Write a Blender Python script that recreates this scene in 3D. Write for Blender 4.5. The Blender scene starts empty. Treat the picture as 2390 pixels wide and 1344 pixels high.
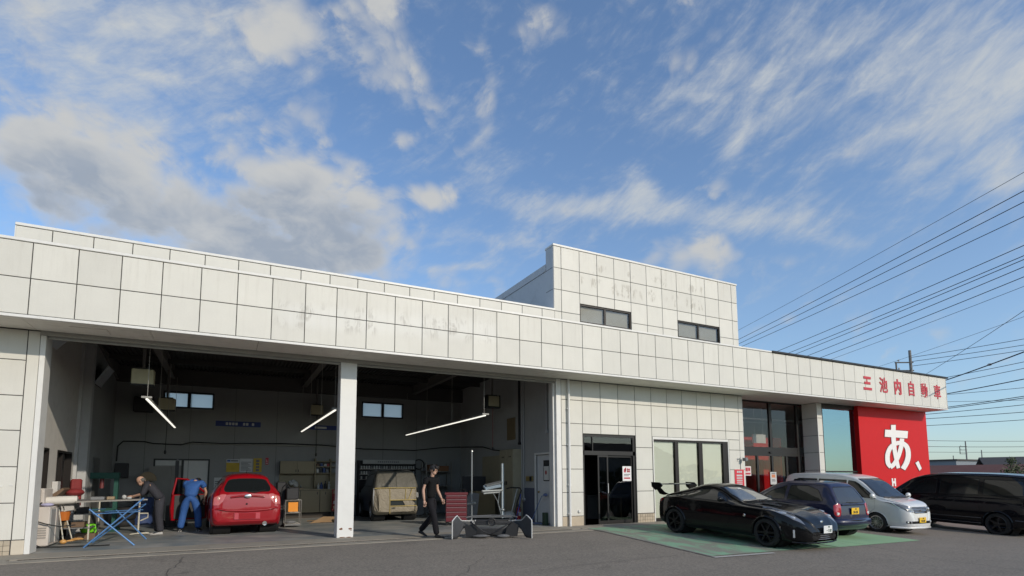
import bpy, bmesh, math, random
from mathutils import Vector, Matrix, Euler
random.seed(7)
PI = math.pi
scene = bpy.context.scene
COL = scene.collection

# ------------------------------------------------------------------ camera
cam_d = bpy.data.cameras.new('camera')
cam = bpy.data.objects.new('camera', cam_d)
COL.objects.link(cam)
CAM = Vector((3.395, -12.947, 1.415))
YAW, PITCH, ROLL = 0.47796, 0.09934, -0.00499
fwd = Vector((math.sin(YAW)*math.cos(PITCH), math.cos(YAW)*math.cos(PITCH), math.sin(PITCH)))
rgt0 = Vector((math.cos(YAW), -math.sin(YAW), 0))
up0 = rgt0.cross(fwd)
rgt = rgt0*math.cos(ROLL) + up0*math.sin(ROLL)
upv = -rgt0*math.sin(ROLL) + up0*math.cos(ROLL)
M3 = Matrix((rgt, upv, -fwd)).transposed()
cam.matrix_world = Matrix.Translation(CAM) @ M3.to_4x4()
cam_d.sensor_width = 36.0
cam_d.lens = 1283.26/2390*36.0
cam_d.shift_y = 316.8/2390
cam_d.clip_start = 0.05
cam_d.clip_end = 6000
scene.camera = cam

# ------------------------------------------------------------------ sun
SUN_TO = Vector((0.41, -1.0, 0.49)).normalized()
SUN_EL = math.asin(SUN_TO.z)
sd = bpy.data.lights.new('sun', 'SUN')
sd.energy = 2.6
sd.angle = math.radians(0.6)
sd.color = (1.0, 0.905, 0.775)
sun = bpy.data.objects.new('sun', sd)
COL.objects.link(sun)
sun.rotation_euler = SUN_TO.to_track_quat('Z', 'Y').to_euler()
sun.location = (20, -40, 40)

# ------------------------------------------------------------------ node helper
class NT:
    def __init__(self, tree):
        self.t = tree; self.n = tree.nodes; self.l = tree.links
    def new(self, kind, **kw):
        nd = self.n.new(kind)
        for k, v in kw.items(): setattr(nd, k, v)
        return nd
    def put(self, sock, val):
        if isinstance(val, bpy.types.NodeSocket): self.l.new(val, sock)
        elif val is not None: sock.default_value = val
    def m(self, op, a, b=None, c=None, clamp=False):
        nd = self.n.new('ShaderNodeMath'); nd.operation = op; nd.use_clamp = clamp
        self.put(nd.inputs[0], a)
        if b is not None: self.put(nd.inputs[1], b)
        if c is not None: self.put(nd.inputs[2], c)
        return nd.outputs[0]
    def ramp(self, v, lo, hi, smooth=True, o0=0.0, o1=1.0):
        nd = self.n.new('ShaderNodeMapRange'); nd.interpolation_type = 'SMOOTHSTEP' if smooth else 'LINEAR'
        nd.clamp = True
        self.put(nd.inputs[0], v); nd.inputs[1].default_value = lo; nd.inputs[2].default_value = hi
        nd.inputs[3].default_value = o0; nd.inputs[4].default_value = o1
        return nd.outputs[0]
    def mix(self, f, a, b, blend='MIX'):
        nd = self.n.new('ShaderNodeMix'); nd.data_type = 'RGBA'; nd.blend_type = blend
        self.put(nd.inputs[0], f)
        for s, v in ((nd.inputs[6], a), (nd.inputs[7], b)):
            if isinstance(v, (tuple, list)) and len(v) == 3: v = (*v, 1)
            self.put(s, v)
        return nd.outputs[2]
    def noise(self, vec, scale, detail=4, rough=0.55, dist=0.0, dim='3D'):
        nd = self.n.new('ShaderNodeTexNoise'); nd.noise_dimensions = dim
        if vec is not None: self.put(nd.inputs['Vector'], vec)
        nd.inputs['Scale'].default_value = scale; nd.inputs['Detail'].default_value = detail
        nd.inputs['Roughness'].default_value = rough; nd.inputs['Distortion'].default_value = dist
        return nd.outputs['Fac']
    def comb(self, x, y, z=0.0):
        nd = self.n.new('ShaderNodeCombineXYZ')
        self.put(nd.inputs[0], x); self.put(nd.inputs[1], y); self.put(nd.inputs[2], z)
        return nd.outputs[0]
    def sep(self, v):
        nd = self.n.new('ShaderNodeSeparateXYZ'); self.put(nd.inputs[0], v)
        return nd.outputs

# ------------------------------------------------------------------ world: Nishita sky with a cloud layer
world = bpy.data.worlds.new('World'); scene.world = world; world.use_nodes = True
wn = NT(world.node_tree); wn.n.clear()
sky = wn.new('ShaderNodeTexSky', sky_type='NISHITA')
sky.sun_disc = False
sky.sun_elevation = SUN_EL
sky.sun_rotation = math.atan2(SUN_TO.x, SUN_TO.y)
sky.altitude = 100; sky.air_density = 1.0; sky.dust_density = 0.7; sky.ozone_density = 2.2
tc = wn.new('ShaderNodeTexCoord')
dirv = tc.outputs['Generated']
dx, dy, dz = wn.sep(dirv)
az = wn.m('MULTIPLY', wn.m('ARCTAN2', dx, dy), 180/PI)            # degrees right of the facade normal
el = wn.m('MULTIPLY', wn.m('ARCSINE', dz), 180/PI)
def pix_dir(px, py):
    v = rgt*((px-1195)/1283.26) + upv*((988.8-py)/1283.26) + fwd
    v.normalize()
    return math.degrees(math.atan2(v.x, v.y)), math.degrees(math.asin(v.z))
def blob(x0, y0, x1, y1, w, amp, A=None, E=None):
    """soft elongated lump of cloud between two sky directions; w is its half width in degrees"""
    A = az if A is None else A; E = el if E is None else E
    a0, e0 = pix_dir(x0, y0); a1, e1 = pix_dir(x1, y1)
    ce = math.cos(math.radians((e0+e1)/2))
    ca, cc = (a0+a1)/2, (e0+e1)/2
    ux, uy = (a1-a0)*ce, e1-e0
    L = math.hypot(ux, uy)/2+1e-6; th = math.atan2(uy, ux)
    p = wn.m('MULTIPLY', wn.m('SUBTRACT', A, ca), ce); q = wn.m('SUBTRACT', E, cc)
    r1 = wn.m('MULTIPLY_ADD', p, math.cos(th)/(L+w*.5), wn.m('MULTIPLY', q, math.sin(th)/(L+w*.5)))
    r2 = wn.m('MULTIPLY_ADD', p, -math.sin(th)/w, wn.m('MULTIPLY', q, math.cos(th)/w))
    d2 = wn.m('MULTIPLY_ADD', r1, r1, wn.m('MULTIPLY', r2, r2))
    return wn.m('MULTIPLY', wn.m('EXPONENT', wn.m('MULTIPLY', d2, -1.0)), amp)
def total(lst):
    t = lst[0]
    for x in lst[1:]: t = wn.m('ADD', t, x)
    return t
def puffs(vec, scale, smooth=.6):
    nd = wn.new('ShaderNodeTexVoronoi', feature='F1'); nd.inputs['Scale'].default_value = scale
    wn.l.new(vec, nd.inputs['Vector']); return nd.outputs['Distance']
# --- cumulus: the big bank on the left, the tall pair above it, stray puffs
bank = [
    (0, 420, 380, 440, 5.0, .72), (200, 330, 330, 350, 2.8, .55), (40, 320, 130, 340, 2.6, .45), (420, 500, 880, 540, 3.6, .70), (590, 420, 860, 440, 2.8, .62),
    (680, 385, 720, 420, 1.8, .42), (830, 430, 930, 480, 2.2, .50), (330, 570, 900, 590, 2.2, .50), (560, 600, 900, 615, 1.2, .34), (1000, 458, 1050, 470, 1.4, .80),
]
loose = [
    (1550, 590, 1720, 598, 1.5, .66), (1620, 560, 1690, 560, 1.4, .50),
    (640, 60, 770, 210, 3.2, .52), (890, 40, 980, 250, 2.5, .55), (1110, 250, 1130, 240, 1.7, .55), (1120, 340, 1160, 300, 1.3, .52), (1130, 110, 1150, 160, 1.3, .42),
    (1180, 10, 1330, 40, 2.4, .44), (1450, 50, 1490, 90, 1.2, .40), (500, 20, 980, 40, 3.0, .42), (520, 250, 780, 270, 1.6, .36),
    (880, 320, 950, 320, 1.0, .34), (800, 385, 840, 395, .9, .36), (0, 300, 60, 290, 2.4, .3),
]
behind = wn.m('MULTIPLY', wn.m('MULTIPLY', wn.ramp(wn.m('ABSOLUTE', wn.m('SUBTRACT', az, 25)), 65, 95), wn.ramp(el, 4, 16)), .42)   # same broken cloud out of view, added to make the sky light less blue
def cum_dens(A, E, det, extra):
    v = wn.comb(wn.m('MULTIPLY', A, .040), wn.m('MULTIPLY', E, .056), .3)
    n = wn.noise(v, 3.0, det, .60, .35)
    d = wn.m('MULTIPLY_ADD', n, 1.75, -.98)
    w = wn.new('ShaderNodeVectorMath', operation='ADD'); wn.l.new(v, w.inputs[0]); k = wn.m('MULTIPLY', n, .22); wn.l.new(wn.comb(k, k, k), w.inputs[1])
    if det > 5:
        d = wn.m('ADD', d, wn.m('MULTIPLY_ADD', puffs(w.outputs[0], 5.5), -.62, .26))
        d = wn.m('ADD', d, wn.m('MULTIPLY_ADD', puffs(w.outputs[0], 13.0), -.30, .13))
    return wn.m('ADD', d, total([blob(*b_, A, E) for b_ in bank]+([extra] if extra is not None else [])))
rest = wn.m('ADD', total([blob(*b_) for b_ in loose]), behind)
dens = cum_dens(az, el, 9, rest)
dens_up = cum_dens(wn.m('ADD', az, 1.2), wn.m('ADD', el, 3.0), 4, None)      # how much cloud stands above and sunward
cov = wn.ramp(dens, .02, .72)
shade = wn.m('MULTIPLY', wn.ramp(dens_up, .05, .85), wn.ramp(dens, .20, .80))
mott = wn.noise(wn.comb(wn.m('MULTIPLY', az, .10), wn.m('MULTIPLY', el, .16), 4.0), 2.2, 5, .6, .4)
shade = wn.m('MULTIPLY', shade, wn.m('MULTIPLY_ADD', mott, 2.6, -.48, True), clamp=True)
# --- cirrus: veils and feathers
def streak(ang, sx, sy, seed, scale=1.0, det=8, dist=.6):
    c, s = math.cos(math.radians(ang)), math.sin(math.radians(ang))
    u = wn.m('MULTIPLY_ADD', az, c, wn.m('MULTIPLY', el, s)); v = wn.m('MULTIPLY_ADD', az, -s, wn.m('MULTIPLY', el, c))
    return wn.noise(wn.comb(wn.m('MULTIPLY', u, sx), wn.m('MULTIPLY', v, sy), seed), scale, det, .64, dist)
cir = [
    (1170, 492, 1500, 462, 1.3, .70), (1480, 420, 1530, 490, 1.2, .55), (1500, 480, 1800, 525, 1.4, .60), (1780, 505, 1960, 500, 1.7, .62), (1690, 365, 1745, 295, .8, .62),
    (1960, 310, 2390, 180, 5.0, .44), (2250, 40, 2390, 330, 5.0, .48), (2310, 420, 2390, 400, 1.5, .5), (1500, 250, 1900, 180, 3.5, .38), (1300, 500, 1500, 480, 1.6, .3),
    (0, 100, 420, 180, 7.0, .60), (250, 10, 700, 60, 5.0, .42), (960, 630, 1160, 615, .5, .6), (1000, 545, 1300, 560, .9, .42), (1900, 560, 2050, 570, .8, .4), (1650, 70, 2050, 40, 5.0, .36), (1000, 380, 1300, 330, 4.0, .18),
]
smask = total([blob(*b_) for b_ in cir])
s1 = streak(30, .050, .17, 1.7, 2.0, 6, .45)
s2 = streak(-12, .05, .15, 5.2, 2.0, 6, .55)
s3 = streak(24, .12, .30, 9.1, 2.0, 6, .35)
cdens = wn.m('ADD', wn.m('ADD', smask, .06), wn.m('MULTIPLY_ADD', s1, .95, wn.m('MULTIPLY_ADD', s2, .75, wn.m('MULTIPLY_ADD', s3, 1.15, -1.56))))
ccov = wn.m('MULTIPLY', wn.ramp(cdens, -.10, 1.0), wn.m('MULTIPLY_ADD', s3, .9, .30), clamp=True)
ccol = wn.mix(shade, (4.9, 4.9, 4.75), (2.85, 3.2, 3.7))
skyc = wn.mix(1.0, sky.outputs[0], (1.20, 1.40, 1.58), 'MULTIPLY')
hz = wn.ramp(el, 0, 40, True, .30, .07)
skyc = wn.mix(hz, skyc, (3.2, 3.9, 4.45))
c1 = wn.mix(ccov, skyc, (4.7, 4.95, 5.1))
c2 = wn.mix(wn.m('MULTIPLY', cov, .90), c1, ccol)
above = wn.ramp(el, -1.0, 0.5)
bg = wn.new('ShaderNodeBackground'); bg.inputs['Strength'].default_value = 0.12
wn.l.new(c2, bg.inputs['Color'])
wo = wn.new('ShaderNodeOutputWorld'); wn.l.new(bg.outputs[0], wo.inputs['Surface'])

scene.view_settings.view_transform = 'Standard'
scene.view_settings.look = 'None'
scene.view_settings.exposure = 0.0
scene.view_settings.gamma = 1.0
scene.view_settings.use_curve_mapping = False
scene.render.engine = 'CYCLES'
scene.cycles.max_bounces = 8
scene.cycles.diffuse_bounces = 4
scene.cycles.glossy_bounces = 4
scene.cycles.transparent_max_bounces = 12
scene.cycles.caustics_reflective = False
scene.cycles.caustics_refractive = False
scene.cycles.use_denoising = True
scene.cycles.sample_clamp_indirect = 6.0

# ------------------------------------------------------------------ materials
MATS = {}
def mat(name, col, rough=.6, metal=0.0, var=.10, vscale=6.0, bump=0.0, bscale=60.0, coat=0.0, spec=.5, emit=0.0, dirt=0.0, dirtcol=(.10, .09, .075), rnd=0.0):
    if name in MATS: return MATS[name]
    m = bpy.data.materials.new(name); m.use_nodes = True
    t = NT(m.node_tree); b = m.node_tree.nodes['Principled BSDF']
    geo = t.new('ShaderNodeNewGeometry'); P = geo.outputs['Position']
    c = (*col, 1)
    n = t.noise(P, vscale, 5, .6)
    k = t.m('MULTIPLY_ADD', n, 2*var, 1-var)
    if rnd:
        oi = t.new('ShaderNodeObjectInfo')
        k = t.m('MULTIPLY', k, t.m('MULTIPLY_ADD', oi.outputs['Random'], 2*rnd, 1-rnd))
    cc = t.mix(1.0, c, t.comb(k, k, k), 'MULTIPLY')
    if dirt:
        d = t.ramp(t.noise(P, vscale*.45, 7, .68, .4), .48, .78)
        cc = t.mix(t.m('MULTIPLY', d, dirt), cc, dirtcol)
    t.l.new(cc, b.inputs['Base Color'])
    b.inputs['Roughness'].default_value = rough; b.inputs['Metallic'].default_value = metal
    b.inputs['Specular IOR Level'].default_value = spec
    if coat: b.inputs['Coat Weight'].default_value = coat; b.inputs['Coat Roughness'].default_value = .04
    if emit:
        b.inputs['Emission Color'].default_value = c; b.inputs['Emission Strength'].default_value = emit
    if bump:
        bn = t.new('ShaderNodeBump'); bn.inputs['Strength'].default_value = bump; bn.inputs['Distance'].default_value = .01
        t.l.new(t.noise(P, bscale, 4, .6), bn.inputs['Height']); t.l.new(bn.outputs[0], b.inputs['Normal'])
    MATS[name] = m
    return m
def frosted(name):
    m = bpy.data.materials.new(name); m.use_nodes = True
    t = NT(m.node_tree); t.n.clear()
    a = t.new('ShaderNodeBsdfTranslucent'); a.inputs[0].default_value = (.95, .88, .78, 1)
    tr = t.new('ShaderNodeBsdfTransparent'); tr.inputs[0].default_value = (.9, .9, .9, 1)
    mx = t.new('ShaderNodeMixShader'); mx.inputs[0].default_value = .14; t.l.new(a.outputs[0], mx.inputs[1]); t.l.new(tr.outputs[0], mx.inputs[2])
    o = t.new('ShaderNodeOutputMaterial'); t.l.new(mx.outputs[0], o.inputs[0]); MATS[name] = m
    return m
def glass_mat(name, tint=(.55, .58, .58), refl=(1, 1, 1), rough=.01, base=.05):
    if name in MATS: return MATS[name]
    m = bpy.data.materials.new(name); m.use_nodes = True
    t = NT(m.node_tree); t.n.clear()
    tr = t.new('ShaderNodeBsdfTransparent'); tr.inputs[0].default_value = (*tint, 1)
    gl = t.new('ShaderNodeBsdfGlossy'); gl.inputs['Roughness'].default_value = rough; gl.inputs[0].default_value = (*refl, 1)
    geo = t.new('ShaderNodeNewGeometry')
    dt = t.new('ShaderNodeVectorMath'); dt.operation = 'DOT_PRODUCT'; t.l.new(geo.outputs['Incoming'], dt.inputs[0]); t.l.new(geo.outputs['Normal'], dt.inputs[1])
    fc = t.m('SUBTRACT', 1.0, t.m('ABSOLUTE', dt.outputs['Value']), clamp=True)
    bn = t.new('ShaderNodeBump'); bn.inputs['Strength'].default_value = .05; bn.inputs['Distance'].default_value = .02
    t.l.new(t.noise(geo.outputs['Position'], 1.3, 2, .5), bn.inputs['Height']); t.l.new(bn.outputs[0], gl.inputs['Normal'])
    f = t.m('MULTIPLY_ADD', t.m('POWER', fc, 5.0), .9, base, clamp=True)
    mx = t.new('ShaderNodeMixShader'); t.l.new(f, mx.inputs[0]); t.l.new(tr.outputs[0], mx.inputs[1]); t.l.new(gl.outputs[0], mx.inputs[2])
    o = t.new('ShaderNodeOutputMaterial'); t.l.new(mx.outputs[0], o.inputs[0])
    MATS[name] = m
    return m

# ------------------------------------------------------------------ mesh builder
class MB:
    def __init__(s): s.v = []; s.f = []; s.mi = []; s.cur = 0
    def add(s, vs, fs):
        o = len(s.v); s.v += [tuple(v) for v in vs]
        for f in fs: s.f.append(tuple(i+o for i in f)); s.mi.append(s.cur)
        return s
    def box(s, x0, y0, z0, x1, y1, z1, rot=None, piv=None):
        vs = [Vector(p) for p in ((x0,y0,z0),(x1,y0,z0),(x1,y1,z0),(x0,y1,z0),(x0,y0,z1),(x1,y0,z1),(x1,y1,z1),(x0,y1,z1))]
        if rot is not None:
            pv_ = Vector(piv) if piv else sum(vs, Vector())/8
            R_ = Euler(rot).to_matrix(); vs = [R_ @ (v-pv_)+pv_ for v in vs]
        return s.add(vs, [(0,3,2,1),(4,5,6,7),(0,1,5,4),(1,2,6,5),(2,3,7,6),(3,0,4,7)])
    def bbox(s, x0, y0, z0, x1, y1, z1, b=.01):
        """box with chamfered vertical and horizontal edges"""
        xs = (x0, x0+b, x1-b, x1); ys = (y0, y0+b, y1-b, y1)
        def ring(z, i): 
            a = i
            return [(x0+a+b,y0+a,z),(x1-a-b,y0+a,z),(x1-a,y0+a+b,z),(x1-a,y1-a-b,z),(x1-a-b,y1-a,z),(x0+a+b,y1-a,z),(x0+a,y1-a-b,z),(x0+a,y0+a+b,z)]
        vs = ring(z0, b)+ring(z0+b, 0)+ring(z1-b, 0)+ring(z1, b)
        fs = [tuple(range(7,-1,-1)), tuple(range(24,32))]
        for k in range(3):
            for i in range(8): fs.append((k*8+i, k*8+(i+1)%8, k*8+8+(i+1)%8, k*8+8+i))
        return s.add(vs, fs)
    def tube(s, pts, r, n=8, caps=True):
        pts = [Vector(p) for p in pts]; rs = r if isinstance(r, (list, tuple)) else [r]*len(pts)
        vs = []; prev = None
        for i, p in enumerate(pts):
            d = (pts[min(i+1, len(pts)-1)]-pts[max(i-1, 0)])
            d = d.normalized() if d.length > 1e-9 else Vector((0,0,1))
            if prev is None:
                a = Vector((0,0,1)) if abs(d.z) < .9 else Vector((1,0,0))
                u = d.cross(a).normalized()
            else:
                u = (prev-d*prev.dot(d)).normalized()
            prev = u; w = d.cross(u)
            for k in range(n):
                t = 2*PI*k/n; vs.append(p+(u*math.cos(t)+w*math.sin(t))*rs[i])
        fs = []
        for i in range(len(pts)-1):
            for k in range(n): fs.append((i*n+k, i*n+(k+1)%n, (i+1)*n+(k+1)%n, (i+1)*n+k))
        if caps:
            fs.append(tuple(range(n-1,-1,-1))); fs.append(tuple(range((len(pts)-1)*n, len(pts)*n)))
        return s.add(vs, fs)
    def lathe(s, prof, c=(0,0,0), axis='z', n=24, caps=True):
        """prof: list of (radius, height)"""
        vs = []
        for r, h in prof:
            for k in range(n):
                t = 2*PI*k/n; a, b = r*math.cos(t), r*math.sin(t)
                v = (a, b, h) if axis == 'z' else ((h, a, b) if axis == 'x' else (b, h, a))
                vs.append((v[0]+c[0], v[1]+c[1], v[2]+c[2]))
        fs = []
        for i in range(len(prof)-1):
            for k in range(n): fs.append((i*n+k, i*n+(k+1)%n, (i+1)*n+(k+1)%n, (i+1)*n+k))
        if caps and prof[0][0] > 1e-6: fs.append(tuple(range(n-1,-1,-1)))
        if caps and prof[-1][0] > 1e-6: fs.append(tuple(range((len(prof)-1)*n, len(prof)*n)))
        return s.add(vs, fs)
    def ell(s, c, r, nu=12, nv=8, rot=None):
        vs = [];R_ = Euler(rot).to_matrix() if rot else None
        for j in range(nv+1):
            ph = -PI/2+PI*j/nv
            for i in range(nu):
                t = 2*PI*i/nu
                v = Vector((r[0]*math.cos(ph)*math.cos(t), r[1]*math.cos(ph)*math.sin(t), r[2]*math.sin(ph)))
                if R_: v = R_ @ v
                vs.append(v+Vector(c))
        fs = []
        for j in range(nv):
            for i in range(nu): fs.append((j*nu+i, j*nu+(i+1)%nu, (j+1)*nu+(i+1)%nu, (j+1)*nu+i))
        return s.add(vs, fs)
    def prism(s, poly, y0, y1, axis='y'):
        """polygon in the plane across axis, extruded y0..y1 (axis y: (x,z); x: (y,z); z: (x,y))"""
        def P(p, h): return (p[0], h, p[1]) if axis == 'y' else ((h, p[0], p[1]) if axis == 'x' else (p[0], p[1], h))
        n = len(poly); vs = [P(p, y0) for p in poly]+[P(p, y1) for p in poly]
        fs = [tuple(range(n)), tuple(range(2*n-1, n-1, -1))]
        for i in range(n): fs.append((i, i+n, (i+1)%n+n, (i+1)%n))
        return s.add(vs, fs)
    def mesh(s, name, mats, smooth=False):
        me = bpy.data.meshes.new(name); me.from_pydata([tuple(v) for v in s.v], [], s.f)
        for m in (mats if isinstance(mats, (list, tuple)) else [mats]): me.materials.append(m)
        me.polygons.foreach_set('material_index', s.mi)
        bm = bmesh.new(); bm.from_mesh(me); bmesh.ops.recalc_face_normals(bm, faces=bm.faces); bm.to_mesh(me); bm.free()
        if smooth:
            me.polygons.foreach_set('use_smooth', [True]*len(me.polygons))
            me.set_sharp_from_angle(angle=math.radians(smooth if smooth is not True else 40))
        me.update()
        return me
def link(name, me, parent=None, loc=None, rot=None):
    o = bpy.data.objects.new(name, me); COL.objects.link(o)
    if parent is not None: o.parent = parent
    if loc is not None: o.location = loc
    if rot is not None: o.rotation_euler = rot
    return o
def obj(name, mb, mats, parent=None, smooth=False, loc=None, rot=None, label=None, kind=None):
    o = link(name, mb.mesh(name, mats, smooth), parent, loc, rot)
    if label: o['label'] = label
    if kind: o['kind'] = kind
    return o
def thing(name, label, cat, loc=(0,0,0), rot=(0,0,0), group=None):
    o = bpy.data.objects.new(name, None); COL.objects.link(o); o.empty_display_size = .1
    o.location = loc; o.rotation_euler = rot if isinstance(rot, (tuple, list, Euler)) else (0,0,rot)
    return tag(o, label, cat, group)
def tag(o, label, cat, group=None, kind=None):
    o['label'] = label; o['category'] = cat
    if group: o['group'] = group
    if kind: o['kind'] = kind
    return o
def struct(name, mb, mats, smooth=False):
    return obj(name, mb, mats, smooth=smooth, kind='structure')
def simple(name, mb, mats, label, cat, group=None, smooth=False, loc=None, rot=None):
    return tag(obj(name, mb, mats, smooth=smooth, loc=loc, rot=rot), label, cat, group)
def gz(x, y):
    return -.042*min(6, max(0, -.7-y))-.035*min(14, max(0, x-15.3))*min(1, max(0, (1.5-y)/3))
def text_mesh(s, size, depth=.006, off=0.0, ax=.5):
    cu = bpy.data.curves.new('lettering', 'FONT'); cu.body = s; cu.size = size; cu.extrude = depth; cu.offset = off
    cu.align_x = 'CENTER'; cu.align_y = 'CENTER'; cu.resolution_u = 8 if size > 1 else 3
    o = bpy.data.objects.new('lettering', cu); COL.objects.link(o)
    dg = bpy.context.evaluated_depsgraph_get(); dg.update()
    me = bpy.data.meshes.new_from_object(o.evaluated_get(dg))
    bpy.data.objects.remove(o); bpy.data.curves.remove(cu)
    return me
def text(name, s, size, m, parent, loc, rot=(PI/2,0,0), depth=.006, off=0.0, scale=(1,1,1)):
    me = text_mesh(s, size, depth, off); me.materials.clear(); me.materials.append(m)
    o = link(name, me, parent, loc, rot); o.scale = scale
    return o
# ================================================================== SETTING
S = .69
# asphalt with patches, seams and fine aggregate
def asphalt():
    m = bpy.data.materials.new('asphalt'); m.use_nodes = True
    t = NT(m.node_tree); b = m.node_tree.nodes['Principled BSDF']
    P = t.new('ShaderNodeNewGeometry').outputs['Position']
    big = t.noise(P, .35, 5, .6); mid = t.noise(P, 2.2, 6, .65, .3); fine = t.noise(P, 95, 3, .7)
    px, py, pz = t.sep(P)
    band = t.noise(t.comb(t.m('MULTIPLY', px, .25), t.m('MULTIPLY', py, 1.6), 0), 1.2, 5, .6)
    v = t.m('MULTIPLY_ADD', big, .07, .118)
    v = t.m('MULTIPLY_ADD', mid, .05, v); v = t.m('MULTIPLY_ADD', band, .045, v)
    agg = t.noise(P, 22, 5, .75)
    v = t.m('MULTIPLY', v, t.m('MULTIPLY_ADD', fine, 1.5, .28)); v = t.m('MULTIPLY', v, t.m('MULTIPLY_ADD', agg, 1.9, .06))
    spk = t.new('ShaderNodeTexVoronoi'); spk.inputs['Scale'].default_value = 70; t.l.new(P, spk.inputs['Vector'])
    st = t.ramp(spk.outputs['Distance'], .05, .22, True, 1.5, 1.0)
    v = t.m('MULTIPLY', v, st)
    vo = t.new('ShaderNodeTexVoronoi'); vo.feature = 'DISTANCE_TO_EDGE'; vo.inputs['Scale'].default_value = .42
    wv = t.new('ShaderNodeVectorMath'); wv.operation = 'ADD'; t.l.new(P, wv.inputs[0])
    t.l.new(t.comb(t.m('MULTIPLY', mid, 1.6), t.m('MULTIPLY', big, 1.9), 0), wv.inputs[1]); t.l.new(wv.outputs[0], vo.inputs['Vector'])
    cr = t.ramp(vo.outputs['Distance'], .001, .007, True, .72, 1.0)
    keep = t.ramp(t.noise(P, .5, 2), .5, .6)
    cr = t.m('MAXIMUM', cr, t.m('SUBTRACT', 1.0, keep))
    v = t.m('MULTIPLY', v, cr)
    oil = t.ramp(t.noise(P, .9, 3, .5, .8), .66, .80, True, 1.0, .62); v = t.m('MULTIPLY', v, oil)
    col = t.mix(1.0, t.comb(v, v, v), (1.0, .875, .72), 'MULTIPLY')
    t.l.new(col, b.inputs['Base Color']); b.inputs['Roughness'].default_value = .88
    bn = t.new('ShaderNodeBump'); bn.inputs['Strength'].default_value = .55; bn.inputs['Distance'].default_value = .012
    t.l.new(t.m('ADD', t.noise(P, 120, 3, .7), t.m('MULTIPLY', mid, .6)), bn.inputs['Height']); t.l.new(bn.outputs[0], b.inputs['Normal'])
    MATS['asphalt'] = m
    return m
xs = [-500,-200,-80,-40,-20]+[-10+i for i in range(56)]+[55,80,120,200,320,500]
ys = [-500,-200,-80,-40,-25]+[-18+.5*i for i in range(45)]+[8,16,30,60,120,250,500]
mb = MB(); nx = len(xs)
def gz2(x, y): return gz(x, y)-(.03 if y > -.36 else .004)
mb.v = [(x, y, gz2(x, y)) for y in ys for x in xs]
for j in range(len(ys)-1):
    for i in range(nx-1): mb.f.append((j*nx+i, j*nx+i+1, (j+1)*nx+i+1, (j+1)*nx+i)); mb.mi.append(0)
struct('asphalt_ground', mb, asphalt(), smooth=30)

def ground_strip(poly, off, n=14):
    """thin sheet following the lot's slope inside a four sided outline"""
    a, b_, c, d = [Vector((*p, 0)) for p in poly]; mb = MB(); k = n+1
    for j in range(k):
        for i in range(k):
            p = a.lerp(b_, i/n).lerp(d.lerp(c, i/n), j/n); mb.v.append((p.x, p.y, gz(p.x, p.y)+off))
    for j in range(n):
        for i in range(n): mb.f.append((j*k+i, j*k+i+1, (j+1)*k+i+1, (j+1)*k+i)); mb.mi.append(0)
    return mb
# concrete apron along the building, drain channel with grating bars
conc = mat('apron_concrete', (.30, .27, .22), .85, var=.22, vscale=2.5, bump=.4, dirt=.5)
mb = MB(); mb.box(-8, -.40, -.3, 12.4, -.05, .004).box(-8, .22, -.3, 12.4, 1.12, 0).box(-8, -.05, -.3, -.02, .22, 0)
mb.box(12.4, .15, -.5, 20.2, 1.03, -.004)
struct('concrete_apron', mb, conc)
mb = MB(); mb.box(0, -.05, -.3, 12.4, .22, -.045)
struct('drain_channel', mb, mat('drain_rust', (.10, .082, .066), .9, var=.3, vscale=9))
grm = mat('grating_iron', (.085, .070, .058), .7, .4, var=.3)
g1 = MB().box(0, 0, 0, .98, .03, .02).box(0, .215, 0, .98, .245, .02)
for i in range(14): g1.box(i*.07, .03, .003, i*.07+.028, .215, .018)
gme = g1.mesh('drain_grate', grm)
drain = thing('drain_grating', 'long rusty drain grating across the garage mouth', 'drain', (0, -.037, -.03))
for i in range(12): link('grate', gme, drain, (i*1.0+.1, 0, 0))
# garage floor
fl = bpy.data.materials.new('floor_paint'); fl.use_nodes = True
t = NT(fl.node_tree); b = fl.node_tree.nodes['Principled BSDF']
P = t.new('ShaderNodeNewGeometry').outputs['Position']; px, py, pz = t.sep(P)
sk = t.noise(t.comb(t.m('MULTIPLY', px, .35), t.m('MULTIPLY', py, 2.2), 0), 2.0, 6, .65, .5)
nb = t.noise(P, 1.1, 6, .65)
base = t.mix(t.ramp(nb, .35, .68), (.20, .225, .225), (.36, .345, .31))
base = t.mix(t.ramp(sk, .50, .64, True, 0, .65), base, (.12, .135, .145))
base = t.mix(t.ramp(t.noise(P, .8, 3, .5, 1.0), .62, .75, True, 0, .7), base, (.045, .042, .038))
t.l.new(base, b.inputs['Base Color']); t.l.new(t.m('MULTIPLY_ADD', nb, .5, .30), b.inputs['Roughness'])
struct('garage_floor', MB().box(-.6, 1.1, -.3, 12.5, 9.4, -.002), fl)
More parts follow.
